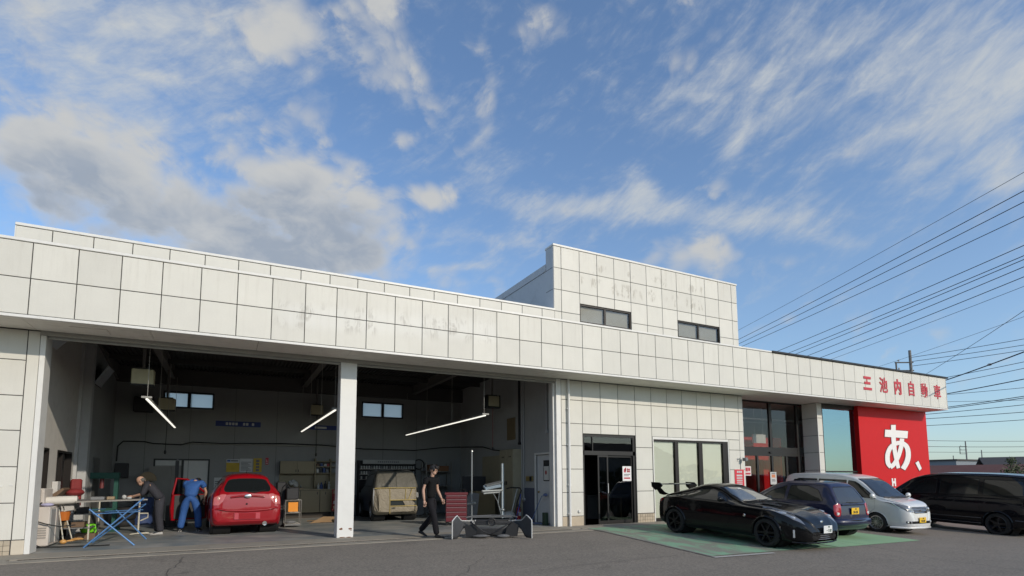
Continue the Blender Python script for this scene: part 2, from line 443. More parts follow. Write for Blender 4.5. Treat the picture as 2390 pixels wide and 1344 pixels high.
# green painted parking bay
gp = bpy.data.materials.new('green_bay_paint'); gp.use_nodes = True
t = NT(gp.node_tree); b = gp.node_tree.nodes['Principled BSDF']
P = t.new('ShaderNodeNewGeometry').outputs['Position']; px, py, pz = t.sep(P)
wear = t.noise(t.comb(t.m('MULTIPLY', px, 1.5), t.m('MULTIPLY', py, .7), 0), 1.5, 8, .7, .5)
near = t.ramp(px, 13.5, 17.5)
g = t.mix(near, (.20, .385, .245), (.29, .45, .22))
g = t.mix(t.noise(P, 3.0, 5), g, (.24, .41, .26))
bare = t.ramp(t.m('ADD', wear, t.m('MULTIPLY', near, -.16)), .41, .57)
g = t.mix(t.m('MULTIPLY', bare, .9), g, (.24, .23, .19))
t.l.new(g, b.inputs['Base Color']); b.inputs['Roughness'].default_value = .8
bn = t.new('ShaderNodeBump'); bn.inputs['Strength'].default_value = .4; bn.inputs['Distance'].default_value = .01
t.l.new(t.noise(P, 110, 3), bn.inputs['Height']); t.l.new(bn.outputs[0], b.inputs['Normal'])
struct('green_parking_bay', ground_strip([(12.22, -4.72), (15.95, -4.95), (16.3, .10), (12.55, .10)], .004), gp)
struct('green_parking_bay', ground_strip([(16.05, -4.93), (20.45, -4.45), (20.5, .10), (16.4, .10)], .004), gp)
wl = mat('worn_white_line', (.42, .41, .38), .8, var=.45, vscale=14)
def strip_line(pts, w, off, n=18):
    mb = MB()
    for (x0, y0), (x1, y1) in zip(pts[:-1], pts[1:]):
        d = Vector((x1-x0, y1-y0)); L = d.length; d /= L; nx_, ny_ = -d.y*w/2, d.x*w/2
        for i in range(n):
            a, c = i/n, (i+1)/n; q = []
            for tt, s_ in ((a, 1), (c, 1), (c, -1), (a, -1)):
                X, Y = x0+(x1-x0)*tt+nx_*s_, y0+(y1-y0)*tt+ny_*s_; q.append((X, Y, gz(X, Y)+off))
            mb.add(q, [(0, 1, 2, 3)])
    return mb
struct('white_bay_line', strip_line([(12.10, -4.86), (13.75, -4.98)], .11, .008), wl)
struct('white_bay_line', strip_line([(12.16, -4.8), (12.48, .0)], .09, .008), mat('grey_worn_line', (.21, .20, .18), .85, var=.5, vscale=10))
ck = mat('crack_tar', (.05, .045, .04), .8)
def wig(x0, y0, x1, y1, n, a):
    random.seed(int(x0*100)); return [(x0+(x1-x0)*i/n+random.uniform(-a, a), y0+(y1-y0)*i/n+random.uniform(-a, a)) for i in range(n+1)]
for (x0, y0, x1, y1, w) in ((2.60, -2.9, 2.75, -.9, .009), (6.5, -4.9, 7.9, -3.0, .007), (17.17, -4.8, 16.0, -8.6, .014), (8.2, -4.55, 11.6, -4.4, .010), (16.4, -1.0, 17.4, -4.7, .016)):
    struct('pavement_crack', strip_line(wig(x0, y0, x1, y1, 14, .05), w, .010, 2), ck)

# ================================================================== BUILDING
bld = thing('workshop_building', 'long white panelled car workshop with open bays, small upper storey and red lettered fascia', 'building', (16, 3, 0))
def bpart(name, mb, m, smooth=False, label=None):
    o = obj(name, mb, m, smooth=smooth, label=label); o.parent = bld; o.matrix_parent_inverse = Matrix.Translation((-16, -3, 0)); return o
# panel material: cream white coated tiles, slight tone shift from piece to piece, grime streaks and the ghosts of removed letters
pm = bpy.data.materials.new('wall_panel_white'); pm.use_nodes = True
t = NT(pm.node_tree); b = pm.node_tree.nodes['Principled BSDF']
P = t.new('ShaderNodeNewGeometry').outputs['Position']; px, py, pz = t.sep(P)
oi = t.new('ShaderNodeObjectInfo').outputs['Random']
k = t.m('MULTIPLY_ADD', oi, .085, .945)
k = t.m('MULTIPLY', k, t.m('MULTIPLY_ADD', t.noise(P, 1.6, 6, .62), .16, .92))
k = t.m('MULTIPLY', k, t.m('MULTIPLY_ADD', t.noise(P, 45, 3, .6), .10, .95))
col = t.mix(1.0, (.672, .650, .580), t.comb(k, k, k), 'MULTIPLY')
strk = t.noise(t.comb(t.m('MULTIPLY', px, 9), t.m('MULTIPLY', py, 2), t.m('MULTIPLY', pz, .7)), 1.0, 6, .7)
def window(v, a, b_, f): return t.m('MULTIPLY', t.ramp(v, a-f, a+f), t.ramp(v, b_-f, b_+f, True, 1, 0))
vl = t.new('ShaderNodeTexVoronoi'); vl.feature = 'F1'; vl.inputs['Scale'].default_value = 1.0; vl.inputs['Randomness'].default_value = .8
t.l.new(t.comb(t.m('MULTIPLY', px, 1.75), .5, t.m('MULTIPLY', pz, 1.35)), vl.inputs['Vector'])
lcell = t.ramp(vl.outputs['Distance'], .36, .52, True, 1, 0)
lett = t.m('MULTIPLY', lcell, t.ramp(t.noise(t.comb(t.m('MULTIPLY', px, 5.5), 0.5, t.m('MULTIPLY', pz, 2.6)), 1.0, 3, .6, .8), .44, .60))
slat = t.noise(t.comb(t.m('MULTIPLY', px, 34), 0.5, t.m('MULTIPLY', pz, 1.1)), 1.0, 3, .6)
# removed sign on the fascia (a word across nine panels) and on the upper storey (two rows)
slope = t.m('MULTIPLY_ADD', px, -.045, pz)
gh1 = t.m('MULTIPLY', window(px, 4.3, 9.7, .25), window(slope, 4.62, 5.14, .16))
gh2 = t.m('MULTIPLY', window(px, 12.95, 18.6, .2), t.m('MAXIMUM', window(pz, 7.42, 7.85, .06), t.m('MULTIPLY', window(pz, 7.98, 8.34, .06), .8)))
on_f = t.ramp(py, .35, .5, True, 1, 0)
gh = t.m('ADD', t.m('MULTIPLY', gh1, on_f), t.m('MULTIPLY', gh2, t.m('SUBTRACT', 1.0, on_f)))
gh = t.m('MULTIPLY', gh, t.m('MULTIPLY', lett, t.ramp(slat, .36, .60, True, .15, 1)))
col = t.mix(t.m('MULTIPLY', gh, .92), col, (.38, .35, .29))
halo = t.m('MULTIPLY', t.m('MULTIPLY', gh1, on_f), .22)
col = t.mix(halo, col, (.86, .86, .84))
rain = t.m('ADD', t.m('MULTIPLY', t.ramp(pz, 5.0, 5.88), on_f), t.m('MULTIPLY', t.ramp(pz, 7.9, 8.70), t.m('SUBTRACT', 1.0, on_f)))
grime = t.m('MULTIPLY', t.ramp(strk, .47, .72), t.m('MULTIPLY_ADD', rain, .30, .14))
col = t.mix(grime, col, (.50, .47, .40))
t.l.new(col, b.inputs['Base Color']); b.inputs['Roughness'].default_value = .55
bn = t.new('ShaderNodeBump'); bn.inputs['Strength'].default_value = .12; bn.inputs['Distance'].default_value = .01
t.l.new(t.m('ADD', t.noise(P, 90, 3), t.m('MULTIPLY', t.noise(P, 2.4, 2), 1.5)), bn.inputs['Height']); t.l.new(bn.outputs[0], b.inputs['Normal'])
JM = mat('panel_joint', (.055, .053, .048), .9)
TRIM = mat('white_trim', (.74, .725, .68), .45, var=.05, dirt=.15)
SOFF = mat('soffit_board', (.86, .83, .75), .7, var=.06, dirt=.2)
IRON = mat('dark_metal', (.020, .019, .018), .45, .3)
BRN = mat('dark_bronze_frame', (.018, .014, .012), .45, .3)
GREY = mat('grey_cladding', (.52, .53, .55), .6, var=.05, dirt=.2)
PANEL_CACHE = {}
GAP = .008
def panel(x0, z0, x1, z1, y, th=.02, face='y', host=None):
    """one cladding panel; its front face at y, chamfered edge, its own object"""
    w, h = round(x1-x0-2*GAP, 3), round(z1-z0-2*GAP, 3)
    key = (w, h, face)
    if key not in PANEL_CACHE:
        c = .004; mb = MB()
        f = [(c, 0, c), (w-c, 0, c), (w-c, 0, h-c), (c, 0, h-c)]; s_ = [(0, c, 0), (w, c, 0), (w, c, h), (0, c, h)]; bk = [(0, th, 0), (w, th, 0), (w, th, h), (0, th, h)]
        mb.add(f+s_+bk, [(0,1,2,3)]+[(i+4, (i+1)%4+4, (i+1)%4, i) for i in range(4)]+[(i+8, (i+1)%4+8, (i+1)%4+4, i+4) for i in range(4)])
        if face == 'x': mb.v = [(v[1], -v[0]+w, v[2]) for v in mb.v]     # front faces -x
        PANEL_CACHE[key] = mb.mesh('wall_panel', pm)
    random.seed(int(abs(x0)*977+z0*131+y*57))
    o = link('wall_panel', PANEL_CACHE[key], host or bld)
    dyy = random.uniform(-.0015, .0015)
    if face == 'y': L = Vector((x0+GAP, y+dyy, z0+GAP))
    else: L = Vector((y+dyy, x0+GAP, z0+GAP))
    o.location = L-(bld.location if (host is None or host is bld) else Vector((0,0,0)))
    return o
def grid(xs_, zs_, y, skip=()):
    for a, c in zip(xs_[:-1], xs_[1:]):
        for lo, hi in zip(zs_[:-1], zs_[1:]):
            rects = [(a, lo, c, hi)]
            for (sx0, sz0, sx1, sz1) in skip:
                out = []
                for r in rects:
                    if r[2] <= sx0+.02 or r[0] >= sx1-.02 or r[3] <= sz0+.02 or r[1] >= sz1-.02: out.append(r); continue
                    if r[1] < sz0-.05: out.append((r[0], r[1], r[2], sz0))
                    if r[3] > sz1+.05: out.append((r[0], sz1, r[2], r[3]))
                    zl, zh = max(r[1], sz0), min(r[3], sz1)
                    if r[0] < sx0-.03: out.append((r[0], zl, sx0, zh))
                    if r[2] > sx1+.03: out.append((sx1, zl, r[2], zh))
                rects = out
            for r in rects: panel(*r, y)
# fascia: two rows of square panels, long plain panels at the lettered end
FX1 = 32.46
bpart('fascia_backing', MB().box(-5.6, .012, 4.47, FX1-.004, .34, 5.885), JM)
grid([S*k for k in range(-8, 39)], [4.482, 5.175, 5.868], 0)
for k in range(38, 47): panel(S*k, 4.482, min(S*(k+1), FX1-.02) if k < 46 else FX1-.02, 5.868, 0)
bpart('bottom_trim', MB().bbox(-5.6, -.016, 4.420, FX1+.012, .06, 4.476, .006), TRIM)
bpart('coping', MB().bbox(-5.6, -.014, 5.873, 20.63, .36, 5.930, .006), TRIM)
bpart('end_trim', MB().bbox(FX1-.016, -.012, 4.478, FX1+.010, .30, 5.868, .005), TRIM)
bpart('dark_roof_edge', MB().bbox(20.64, -.055, 5.874, FX1+.16, .60, 5.925, .008).box(20.66, -.03, 5.926, FX1+.10, .9, 5.95), IRON, label='dark metal roof edge over the lettered end')
bpart('fascia_end_wall', MB().box(FX1, .07, 4.42, FX1+.01, 1.2, 5.87), GREY)
# soffit boards
sxs = [-5.6, -4.1, -2.1, -.1, 1.9, 3.9, 5.9, 7.9, 9.9, 11.9, 13.9, 15.9, 17.9, 19.9, 22.0, 24.4, 27.1, 29.8, FX1]
for a, c in zip(sxs[:-1], sxs[1:]):
    bpart('soffit_board', MB().box(a+.004, .062, 4.424, c-.004, 1.0 if c < 20.3 else 1.69, 4.44), SOFF)
bpart('soffit_hatch', MB().box(.55, .35, 4.412, 1.15, .80, 4.425), SOFF); bpart('soffit_hatch', MB().box(11.2, .35, 4.412, 11.8, .80, 4.425), SOFF)
bpart('shutter_header', MB().box(-.03, 1.0, 4.33, 12.13, 1.06, 4.43).box(-.03, 1.09, 4.28, 12.13, 1.14, 4.5), mat('shutter_rail', (.34, .33, .30), .5, .3))
# roof deck and second parapet set back
ROOFM = mat('roof_deck', (.30, .30, .29), .9)
bpart('roof', MB().box(-5.55, .35, 5.35, FX1-.05, 11.5, 5.55), ROOFM)
bpart('parapet_backing', MB().box(-.58, 1.122, 5.56, 12.19, 1.45, 6.58), JM)
for k in range(-1, 18):
    a = max(-.59, S*k); c = min(S*(k+1), 12.185); panel(a, 5.60, c, 6.565, 1.111)
bpart('parapet_coping', MB().bbox(-.60, 1.098, 6.570, 12.185, 1.47, 6.630, .006), TRIM)
bpart('parapet_end', MB().box(-.602, 1.122, 5.56, -.583, 1.46, 6.568), TRIM)
# upper storey
TX0, TX1 = 12.19, 20.36
tw_w = [(13.16, 6.34, 15.23, 6.94), (17.32, 6.34, 19.39, 6.94)]
bpart('upper_storey_wall', MB().box(TX0+.012, 1.18, 5.56, 13.16, 1.62, 8.68).box(13.16, 1.18, 6.94, 15.23, 1.62, 8.68).box(13.16, 1.18, 5.56, 15.23, 1.62, 6.34).box(15.23, 1.18, 5.56, 17.32, 1.62, 8.68)
      .box(17.32, 1.18, 6.94, 19.39, 1.62, 8.68).box(17.32, 1.18, 5.56, 19.39, 1.62, 6.34).box(19.39, 1.18, 5.56, TX1-.012, 1.62, 8.68), JM)
txs = [TX0]+[12.471+S*k for k in range(0, 12)]+[TX1]
grid(txs, [5.6, 5.88, 6.58, 7.28, 7.978, 8.676], 1.168, tw_w)
bpart('upper_storey_coping', MB().bbox(TX0-.015, 1.152, 8.681, TX1+.015, 1.66, 8.745, .006), TRIM)
bpart('upper_storey_side', MB().box(TX0-.004, 1.19, 5.56, TX0+.01, 1.62, 8.676).box(TX0-.002, 1.62, 5.56, TX0+.3, 8.5, 7.98).box(TX0-.02, 1.624, 7.99, TX0+.3, 8.5, 8.22).box(TX1-.3, 1.62, 5.56, TX1, 8.5, 8.2)
      .box(TX0+.3, 1.63, 8.0, TX1-.3, 8.5, 8.12).box(TX0, 8.5, 5.56, TX1, 8.6, 8.2), GREY)
for zz in (7.978, 7.28, 6.58): bpart('side_joint', MB().box(TX0-.008, 1.22, zz-.006, TX0-.003, 1.62, zz+.006), JM)
PG = glass_mat('pane_glass', (.55, .56, .55)); UPG = glass_mat('upper_pane', (.90, .90, .88), base=.05); BLIND = mat('cream_blind', (.82, .78, .68), .8, var=.03, vscale=2)
def two_pane(x0, z0, x1, z1, y, mids, fr=.045, back=None, bm_=BRN, depth=.07, gm=None):
    f = MB().box(x0, y, z1-fr, x1, y+depth, z1).box(x0, y, z0, x1, y+depth, z0+fr).box(x0, y, z0+fr, x0+fr, y+depth, z1-fr).box(x1-fr, y, z0+fr, x1, y+depth, z1-fr)
    for mx in mids: f.box(mx-.035, y+.012, z0+fr, mx+.035, y+depth, z1-fr)
    w = obj('window', f, bm_, bld); w.matrix_parent_inverse = Matrix.Translation((-16, -3, 0))
    xs_ = [x0+fr]+list(mids)+[x1-fr]
    for a, c in zip(xs_[:-1], xs_[1:]):
        p = obj('pane', MB().box(a+.004, y+.035, z0+fr, c-.004, y+.041, z1-fr), gm or PG, w)
        if back: obj('blind', MB().box(a+.03, y+.09, z0+fr, c-.03, y+.095, z1-fr), back, w)
    return w
for (a, z0, c, z1) in tw_w:
    two_pane(a, z0, c, z1, 1.20, [(a+c)/2-.02], back=mat('grey_curtain', (.40, .38, .33), .85, var=.10), gm=UPG)
# left pier (frame edge) with tiled foot
WY = 1.024
bpart('pier_core', MB().box(-5.5, WY+.012, 0, -.035, 1.35, 4.42).box(-5.5, 1.35, 0, -5.3, 11.4, 5.35).box(-5.3, 11.2, 0, -.5, 11.4, 3.8), JM)
zr = [.28, .99, 1.69, 2.40, 3.09, 3.80, 4.415]
for a, c in ((-4.37, -3.68), (-3.68, -2.99), (-2.99, -2.3), (-2.3, -1.61), (-1.61, -.92), (-.92, -.23)):
    for lo, hi in zip(zr[:-1], zr[1:]): panel(a, lo, c, hi, WY)
for lo, hi in ((.28, 4.415),): panel(-.23, lo, -.03, hi, WY)
bpart('jamb', MB().bbox(-.03, WY-.01, 0, .06, 1.45, 4.33, .006), TRIM); bpart('foot_block', MB().bbox(-.228, WY-.004, 0, -.032, 1.1, .272, .006), mat('beige_foot', (.60, .53, .42), .7))
TILE = mat('beige_tile', (.46, .39, .29), .55, var=.10, rnd=.12); GROUT = mat('tile_grout', (.12, .11, .10), .9)
tme = MB().bbox(0, 0, 0, .094, .012, .094, .003).mesh('tile', TILE)
def tiles(x0, z0, nx_, nz_, y):
    for i in range(nx_):
        for j in range(nz_):
            link('tile', tme, bld, (x0+i*.1-16, y-3, z0+j*.1))
bpart('tile_bed', MB().box(-2.3, WY+.006, 0, -.24, WY+.03, .275), GROUT); tiles(-1.24, -.022, 10, 3, WY-.004)
hk = MB().box(-.46, WY-.012, 1.305, -.42, WY-.001, 1.33).box(-.70, WY-.012, 1.325, -.60, WY-.001, 1.345).box(-.32, WY-.012, 1.325, -.27, WY-.001, 1.345); hk.tube([(-.53, WY-.005, 1.33), (-.53, WY-.05, 1.30), (-.50, WY-.05, 1.25), (-.46, WY-.02, 1.28)], .014, 6)
bpart('panel_latch', hk, TRIM)
# central pier
PIER = mat('white_painted_steel', (.74, .735, .70), .45, var=.04, dirt=.05)
bpart('central_pier', MB().bbox(5.83, WY-.004, 0, 6.225, 1.40, 4.40, .008), PIER, label='white pier between the two garage bays, rust spots at its foot')
RUST = mat('rust', (.17, .065, .025), .9, var=.4, vscale=40)
def rust(x, z, w, h, y):
    random.seed(int(x*1000)); n = 9
    poly = [(x+w*math.cos(2*PI*i/n)*random.uniform(.6, 1.1), z+h*math.sin(2*PI*i/n)*random.uniform(.5, 1.1)) for i in range(n)]
    bpart('rust_spot', MB().prism(poly, y-.003, y-.0005), RUST)
rust(5.93, .215, .05, .03, WY-.004); rust(6.15, .21, .055, .022, WY-.004); rust(6.17, .18, .03, .012, WY-.004); rust(5.95, .012, .08, .012, WY-.004); rust(6.12, .01, .07, .01, WY-.004)
# right jamb and drainpipes
bpart('jamb', MB().bbox(12.13, WY-.01, -.02, 12.30, 1.45, 4.415, .006).box(12.06, 1.1, 0, 12.13, 1.2, 4.3), TRIM)
# office front wall
OW = [(13.10, -.1, 15.14, 2.78), (15.87, -.1, 19.42, 2.77)]
bpart('office_wall_core', MB().box(12.30, WY+.012, -.2, 13.10, 1.35, 4.42).box(13.10, WY+.012, 2.78, 15.14, 1.35, 4.42).box(15.14, WY+.012, -.3, 15.87, 1.35, 4.42).box(15.87, WY+.012, 2.77, 19.42, 1.35, 4.42).box(19.42, WY+.012, -.4, 20.22, 1.69, 4.42), JM)
oxs = [12.31, 12.62]+[13.08+S*k for k in range(0, 11)]+[20.215]
grid(oxs, [.28, .99, 1.69, 2.40, 3.08, 3.80, 4.415], WY, OW)
bpart('foot_block', MB().bbox(12.31, WY-.006, -.05, 13.07, 1.3, .272, .006), mat('tan_foot', (.50, .42, .31), .75, dirt=.2))
bpart('tile_bed', MB().box(15.15, WY+.006, -.3, 15.865, WY+.03, .276), GROUT); tiles(15.16, -.03, 7, 3, WY-.004)
bpart('corner_return', MB().box(20.222, WY+.014, -.5, 20.232, 1.69, 4.415), GREY)
PIPE = mat('white_pipe', (.78, .77, .74), .4)
for xx in (12.535,):
    pp = MB().tube([(xx, WY-.075, -.02), (xx, WY-.075, 4.415)], .036, 10)
    for zz in (.35, 1.2, 2.4, 3.5): pp.box(xx-.05, WY-.08, zz, xx+.05, WY, zz+.03)
    bpart('drainpipe', pp, PIPE, smooth=40)
bpart('outlet_box', MB().bbox(12.86, WY-.05, .38, 12.94, WY, .46, .01), TRIM)
# office sliding door
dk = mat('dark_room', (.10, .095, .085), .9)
dz = MB().box(13.10, 1.06, 2.70, 15.14, 1.16, 2.78).box(13.10, 1.06, 2.13, 15.14, 1.16, 2.26).box(13.10, 1.06, -.02, 13.15, 1.16, 2.70).box(15.05, 1.06, -.02, 15.14, 1.16, 2.70).box(13.46, 1.07, 2.26, 13.49, 1.15, 2.70)
od = bpart('sliding_door', dz, IRON)
for (a, c, y) in ((13.66, 14.06, 1.075), (14.02, 15.05, 1.115)):
    lf = MB().box(a, y, 0, a+.05, y+.03, 2.13).box(c-.05, y, 0, c, y+.03, 2.13).box(a+.05, y, 0, c-.05, y+.03, .10).box(a+.05, y, 2.07, c-.05, y+.03, 2.13)
    obj('door_leaf', lf, IRON, od)
    obj('pane', MB().box(a+.05, y+.012, .10, c-.05, y+.018, 2.07), PG, od)
obj('pane', MB().box(13.15, 1.1, 2.26, 15.05, 1.106, 2.70), PG, od)
obj('handle', MB().tube([(14.03, 1.05, .95), (14.03, 1.05, 1.25)], .012, 6), TRIM, od)
# office window of three panes with cream blinds
wf = MB().box(15.87, 1.03, 2.69, 19.42, 1.12, 2.77).box(15.87, 1.03, .0, 15.91, 1.12, 2.69).box(19.38, 1.03, .0, 19.42, 1.12, 2.69)
w = bpart('window', wf, TRIM)
obj('frame', MB().box(15.91, 1.05, 2.62, 19.38, 1.14, 2.69).box(15.91, 1.05, .0, 19.38, 1.14, .09).box(16.86, 1.05, .09, 17.01, 1.14, 2.62).box(17.96, 1.05, .09, 18.14, 1.14, 2.62).box(19.14, 1.05, .09, 19.38, 1.14, 2.62), BRN, w)
for a, c in ((15.91, 16.86), (17.01, 17.96), (18.14, 19.14)):
    obj('pane', MB().box(a, 1.085, .09, c, 1.091, 2.62), glass_mat('clear_pane', (.90, .92, .90), base=.03), w)
    obj('blind', MB().box(a+.005, 1.12, .10, c-.04, 1.128, 2.64), BLIND, w)
# recessed showroom entrance
EY = 1.70
ef = MB().box(20.3, EY, 4.36, 24.55, EY+.08, 4.44).box(20.3, EY, 2.25, 24.55, EY+.10, 2.60).box(22.52, EY-.01, 2.60, 22.66, EY+.08, 4.36).box(24.18, EY-.01, -.5, 24.30, EY+.08, 4.36).box(21.70, EY, -.5, 21.80, EY+.08, 2.25).box(23.42, EY, -.5, 23.52, EY+.08, 2.25).box(22.56, EY, -.5, 22.66, EY+.08, 2.25).box(20.25, EY, -.5, 20.36, EY+.08, 4.36)
en = bpart('entrance_glazing', ef, IRON)
for a, z0, c, z1 in ((20.36, 2.60, 22.52, 4.36), (22.66, 2.60, 24.18, 4.36), (20.36, -.5, 21.70, 2.25), (21.80, -.5, 22.56, 2.25), (22.66, -.5, 23.42, 2.25), (23.52, -.5, 24.18, 2.25), (24.30, 0, 24.55, 4.36)):
    obj('pane', MB().box(a, EY+.03, z0, c, EY+.036, z1), glass_mat('showroom_glass', (.82, .82, .81), base=.03), en)
obj('door_sensor', MB().bbox(22.42, EY-.06, 2.36, 22.58, EY, 2.42, .01), IRON, en)
# entrance pier and showroom glass
bpart('entrance_pier_core', MB().box(24.585, WY+.012, -.5, 24.86, 1.72, 4.42), JM)
for lo, hi in zip(zr[:-1], zr[1:]):
    panel(24.575, lo, 24.875, hi, WY); panel(WY+.02, lo, EY, hi, 24.565, face='x')
bpart('pier_corner', MB().box(24.55, WY-.004, 0, 24.577, WY+.02, 4.415), TRIM)
sf = MB().box(24.88, 1.05, 4.26, 27.12, 1.14, 4.42).box(24.88, 1.05, -.5, 24.95, 1.14, 4.26).box(24.95, 1.05, -.5, 27.12, 1.14, .4).box(24.95, 1.05, 1.60, 27.12, 1.13, 1.66)
sw = bpart('showroom_window', sf, IRON)
obj('pane', MB().box(24.95, 1.09, .4, 27.12, 1.096, 1.60), glass_mat('teal_glass', (.38, .50, .50), (.66, .90, .97), base=.34), sw); obj('pane', MB().box(24.95, 1.09, 1.66, 27.12, 1.096, 4.26), MATS['teal_glass'], sw)
# red sign wall with its big white character
RED = mat('red_paint', (.60, .010, .012), .5, var=.06, dirt=.08, dirtcol=(.35, .02, .02), spec=.2)
bpart('red_sign_wall', MB().box(27.13, .90, -.9, 32.44, 1.30, 4.42), RED, label='tall red wall face carrying one big white character')
WHT = mat('white_lettering', (.86, .84, .80), .5, var=.05)
DRED = mat('dark_outline', (.17, .015, .015), .6)
# stroke outlines of the hand-cut character, left and right edge of each brush stroke (x, z on the wall)
GLY = [[((29.496,3.695),(29.86,3.712)),((29.488,3.61),(29.85,3.627)),((29.476,3.49),(29.835,3.505)),((29.463,3.351),(29.819,3.366)),((29.452,3.21),(29.805,3.227)),((29.445,3.087),(29.795,3.106)),((29.444,2.983),(29.788,3.003)),((29.445,2.886),(29.783,2.908)),((29.45,2.792),(29.781,2.817)),((29.457,2.7),(29.783,2.728)),((29.468,2.606),(29.788,2.637)),((29.482,2.508),(29.799,2.542)),((29.501,2.408),(29.814,2.445)),((29.522,2.31),(29.833,2.349)),((29.544,2.217),(29.853,2.256)),((29.567,2.129),(29.871,2.169)),((29.592,2.043),(29.889,2.084)),((29.622,1.958),(29.909,1.999)),((29.651,1.88),(29.928,1.92)),((29.676,1.815),(29.944,1.854)),((29.693,1.768),(29.956,1.805))],[((30.113,3.119),(30.453,3.112)),((30.1,3.07),(30.439,3.065)),((30.082,3.003),(30.422,2.997)),((30.06,2.926),(30.398,2.915)),((30.032,2.845),(30.367,2.826)),((29.999,2.767),(30.328,2.737)),((29.957,2.685),(30.28,2.647)),((29.907,2.597),(30.223,2.553)),((29.852,2.506),(30.16,2.458)),((29.794,2.419),(30.094,2.364)),((29.734,2.34),(30.025,2.278)),((29.671,2.266),(29.953,2.196)),((29.603,2.195),(29.877,2.117)),((29.534,2.128),(29.799,2.043)),((29.466,2.07),(29.72,1.976)),((29.404,2.024),(29.64,1.915)),((29.347,1.992),(29.552,1.862)),((29.286,1.967),(29.461,1.819)),((29.223,1.947),(29.379,1.787)),((29.161,1.928),(29.317,1.765)),((29.113,1.912),(29.278,1.749))],[((29.378,1.905),(29.125,1.773)),((29.344,1.927),(29.096,1.791)),((29.3,1.953),(29.048,1.817)),((29.261,1.98),(28.986,1.856)),((29.231,2.006),(28.925,1.909)),((29.214,2.036),(28.883,1.974)),((29.203,2.082),(28.863,2.046)),((29.197,2.145),(28.855,2.123)),((29.198,2.214),(28.857,2.205)),((29.208,2.282),(28.869,2.287)),((29.225,2.345),(28.892,2.367)),((29.251,2.404),(28.927,2.443)),((29.287,2.464),(28.974,2.518)),((29.33,2.522),(29.031,2.591)),((29.378,2.576),(29.098,2.661)),((29.431,2.622),(29.176,2.726)),((29.49,2.662),(29.266,2.784)),((29.559,2.699),(29.365,2.836)),((29.635,2.734),(29.471,2.882)),((29.715,2.763),(29.581,2.92)),((29.795,2.787),(29.691,2.952)),((29.876,2.805),(29.805,2.978)),((29.962,2.82),(29.926,2.997)),((30.046,2.828),(30.05,3.01)),((30.122,2.83),(30.175,3.013)),((30.184,2.824),(30.298,3.004)),((30.243,2.81),(30.414,2.983)),((30.304,2.787),(30.522,2.951)),((30.36,2.758),(30.622,2.909)),((30.406,2.724),(30.711,2.858)),((30.44,2.688),(30.783,2.796)),((30.465,2.644),(30.835,2.724)),((30.483,2.589),(30.869,2.646)),((30.492,2.526),(30.887,2.565)),((30.493,2.461),(30.894,2.483)),((30.486,2.398),(30.89,2.403)),((30.47,2.339),(30.875,2.324)),((30.446,2.279),(30.847,2.245)),((30.413,2.217),(30.81,2.167)),((30.374,2.156),(30.763,2.092)),((30.331,2.098),(30.707,2.017)),((30.277,2.038),(30.632,1.939)),((30.208,1.971),(30.543,1.861)),((30.132,1.905),(30.454,1.791)),((30.064,1.846),(30.378,1.733)),((30.015,1.803),(30.327,1.694))],[((28.938,3.155),(29.012,3.471)),((29.053,3.155),(29.127,3.471)),((29.216,3.154),(29.29,3.471)),((29.407,3.153),(29.482,3.472)),((29.606,3.151),(29.685,3.471)),((29.795,3.15),(29.876,3.471)),((29.987,3.147),(30.072,3.47)),((30.197,3.144),(30.284,3.468)),((30.402,3.141),(30.491,3.466)),((30.581,3.138),(30.67,3.464)),((30.707,3.136),(30.798,3.463))]]
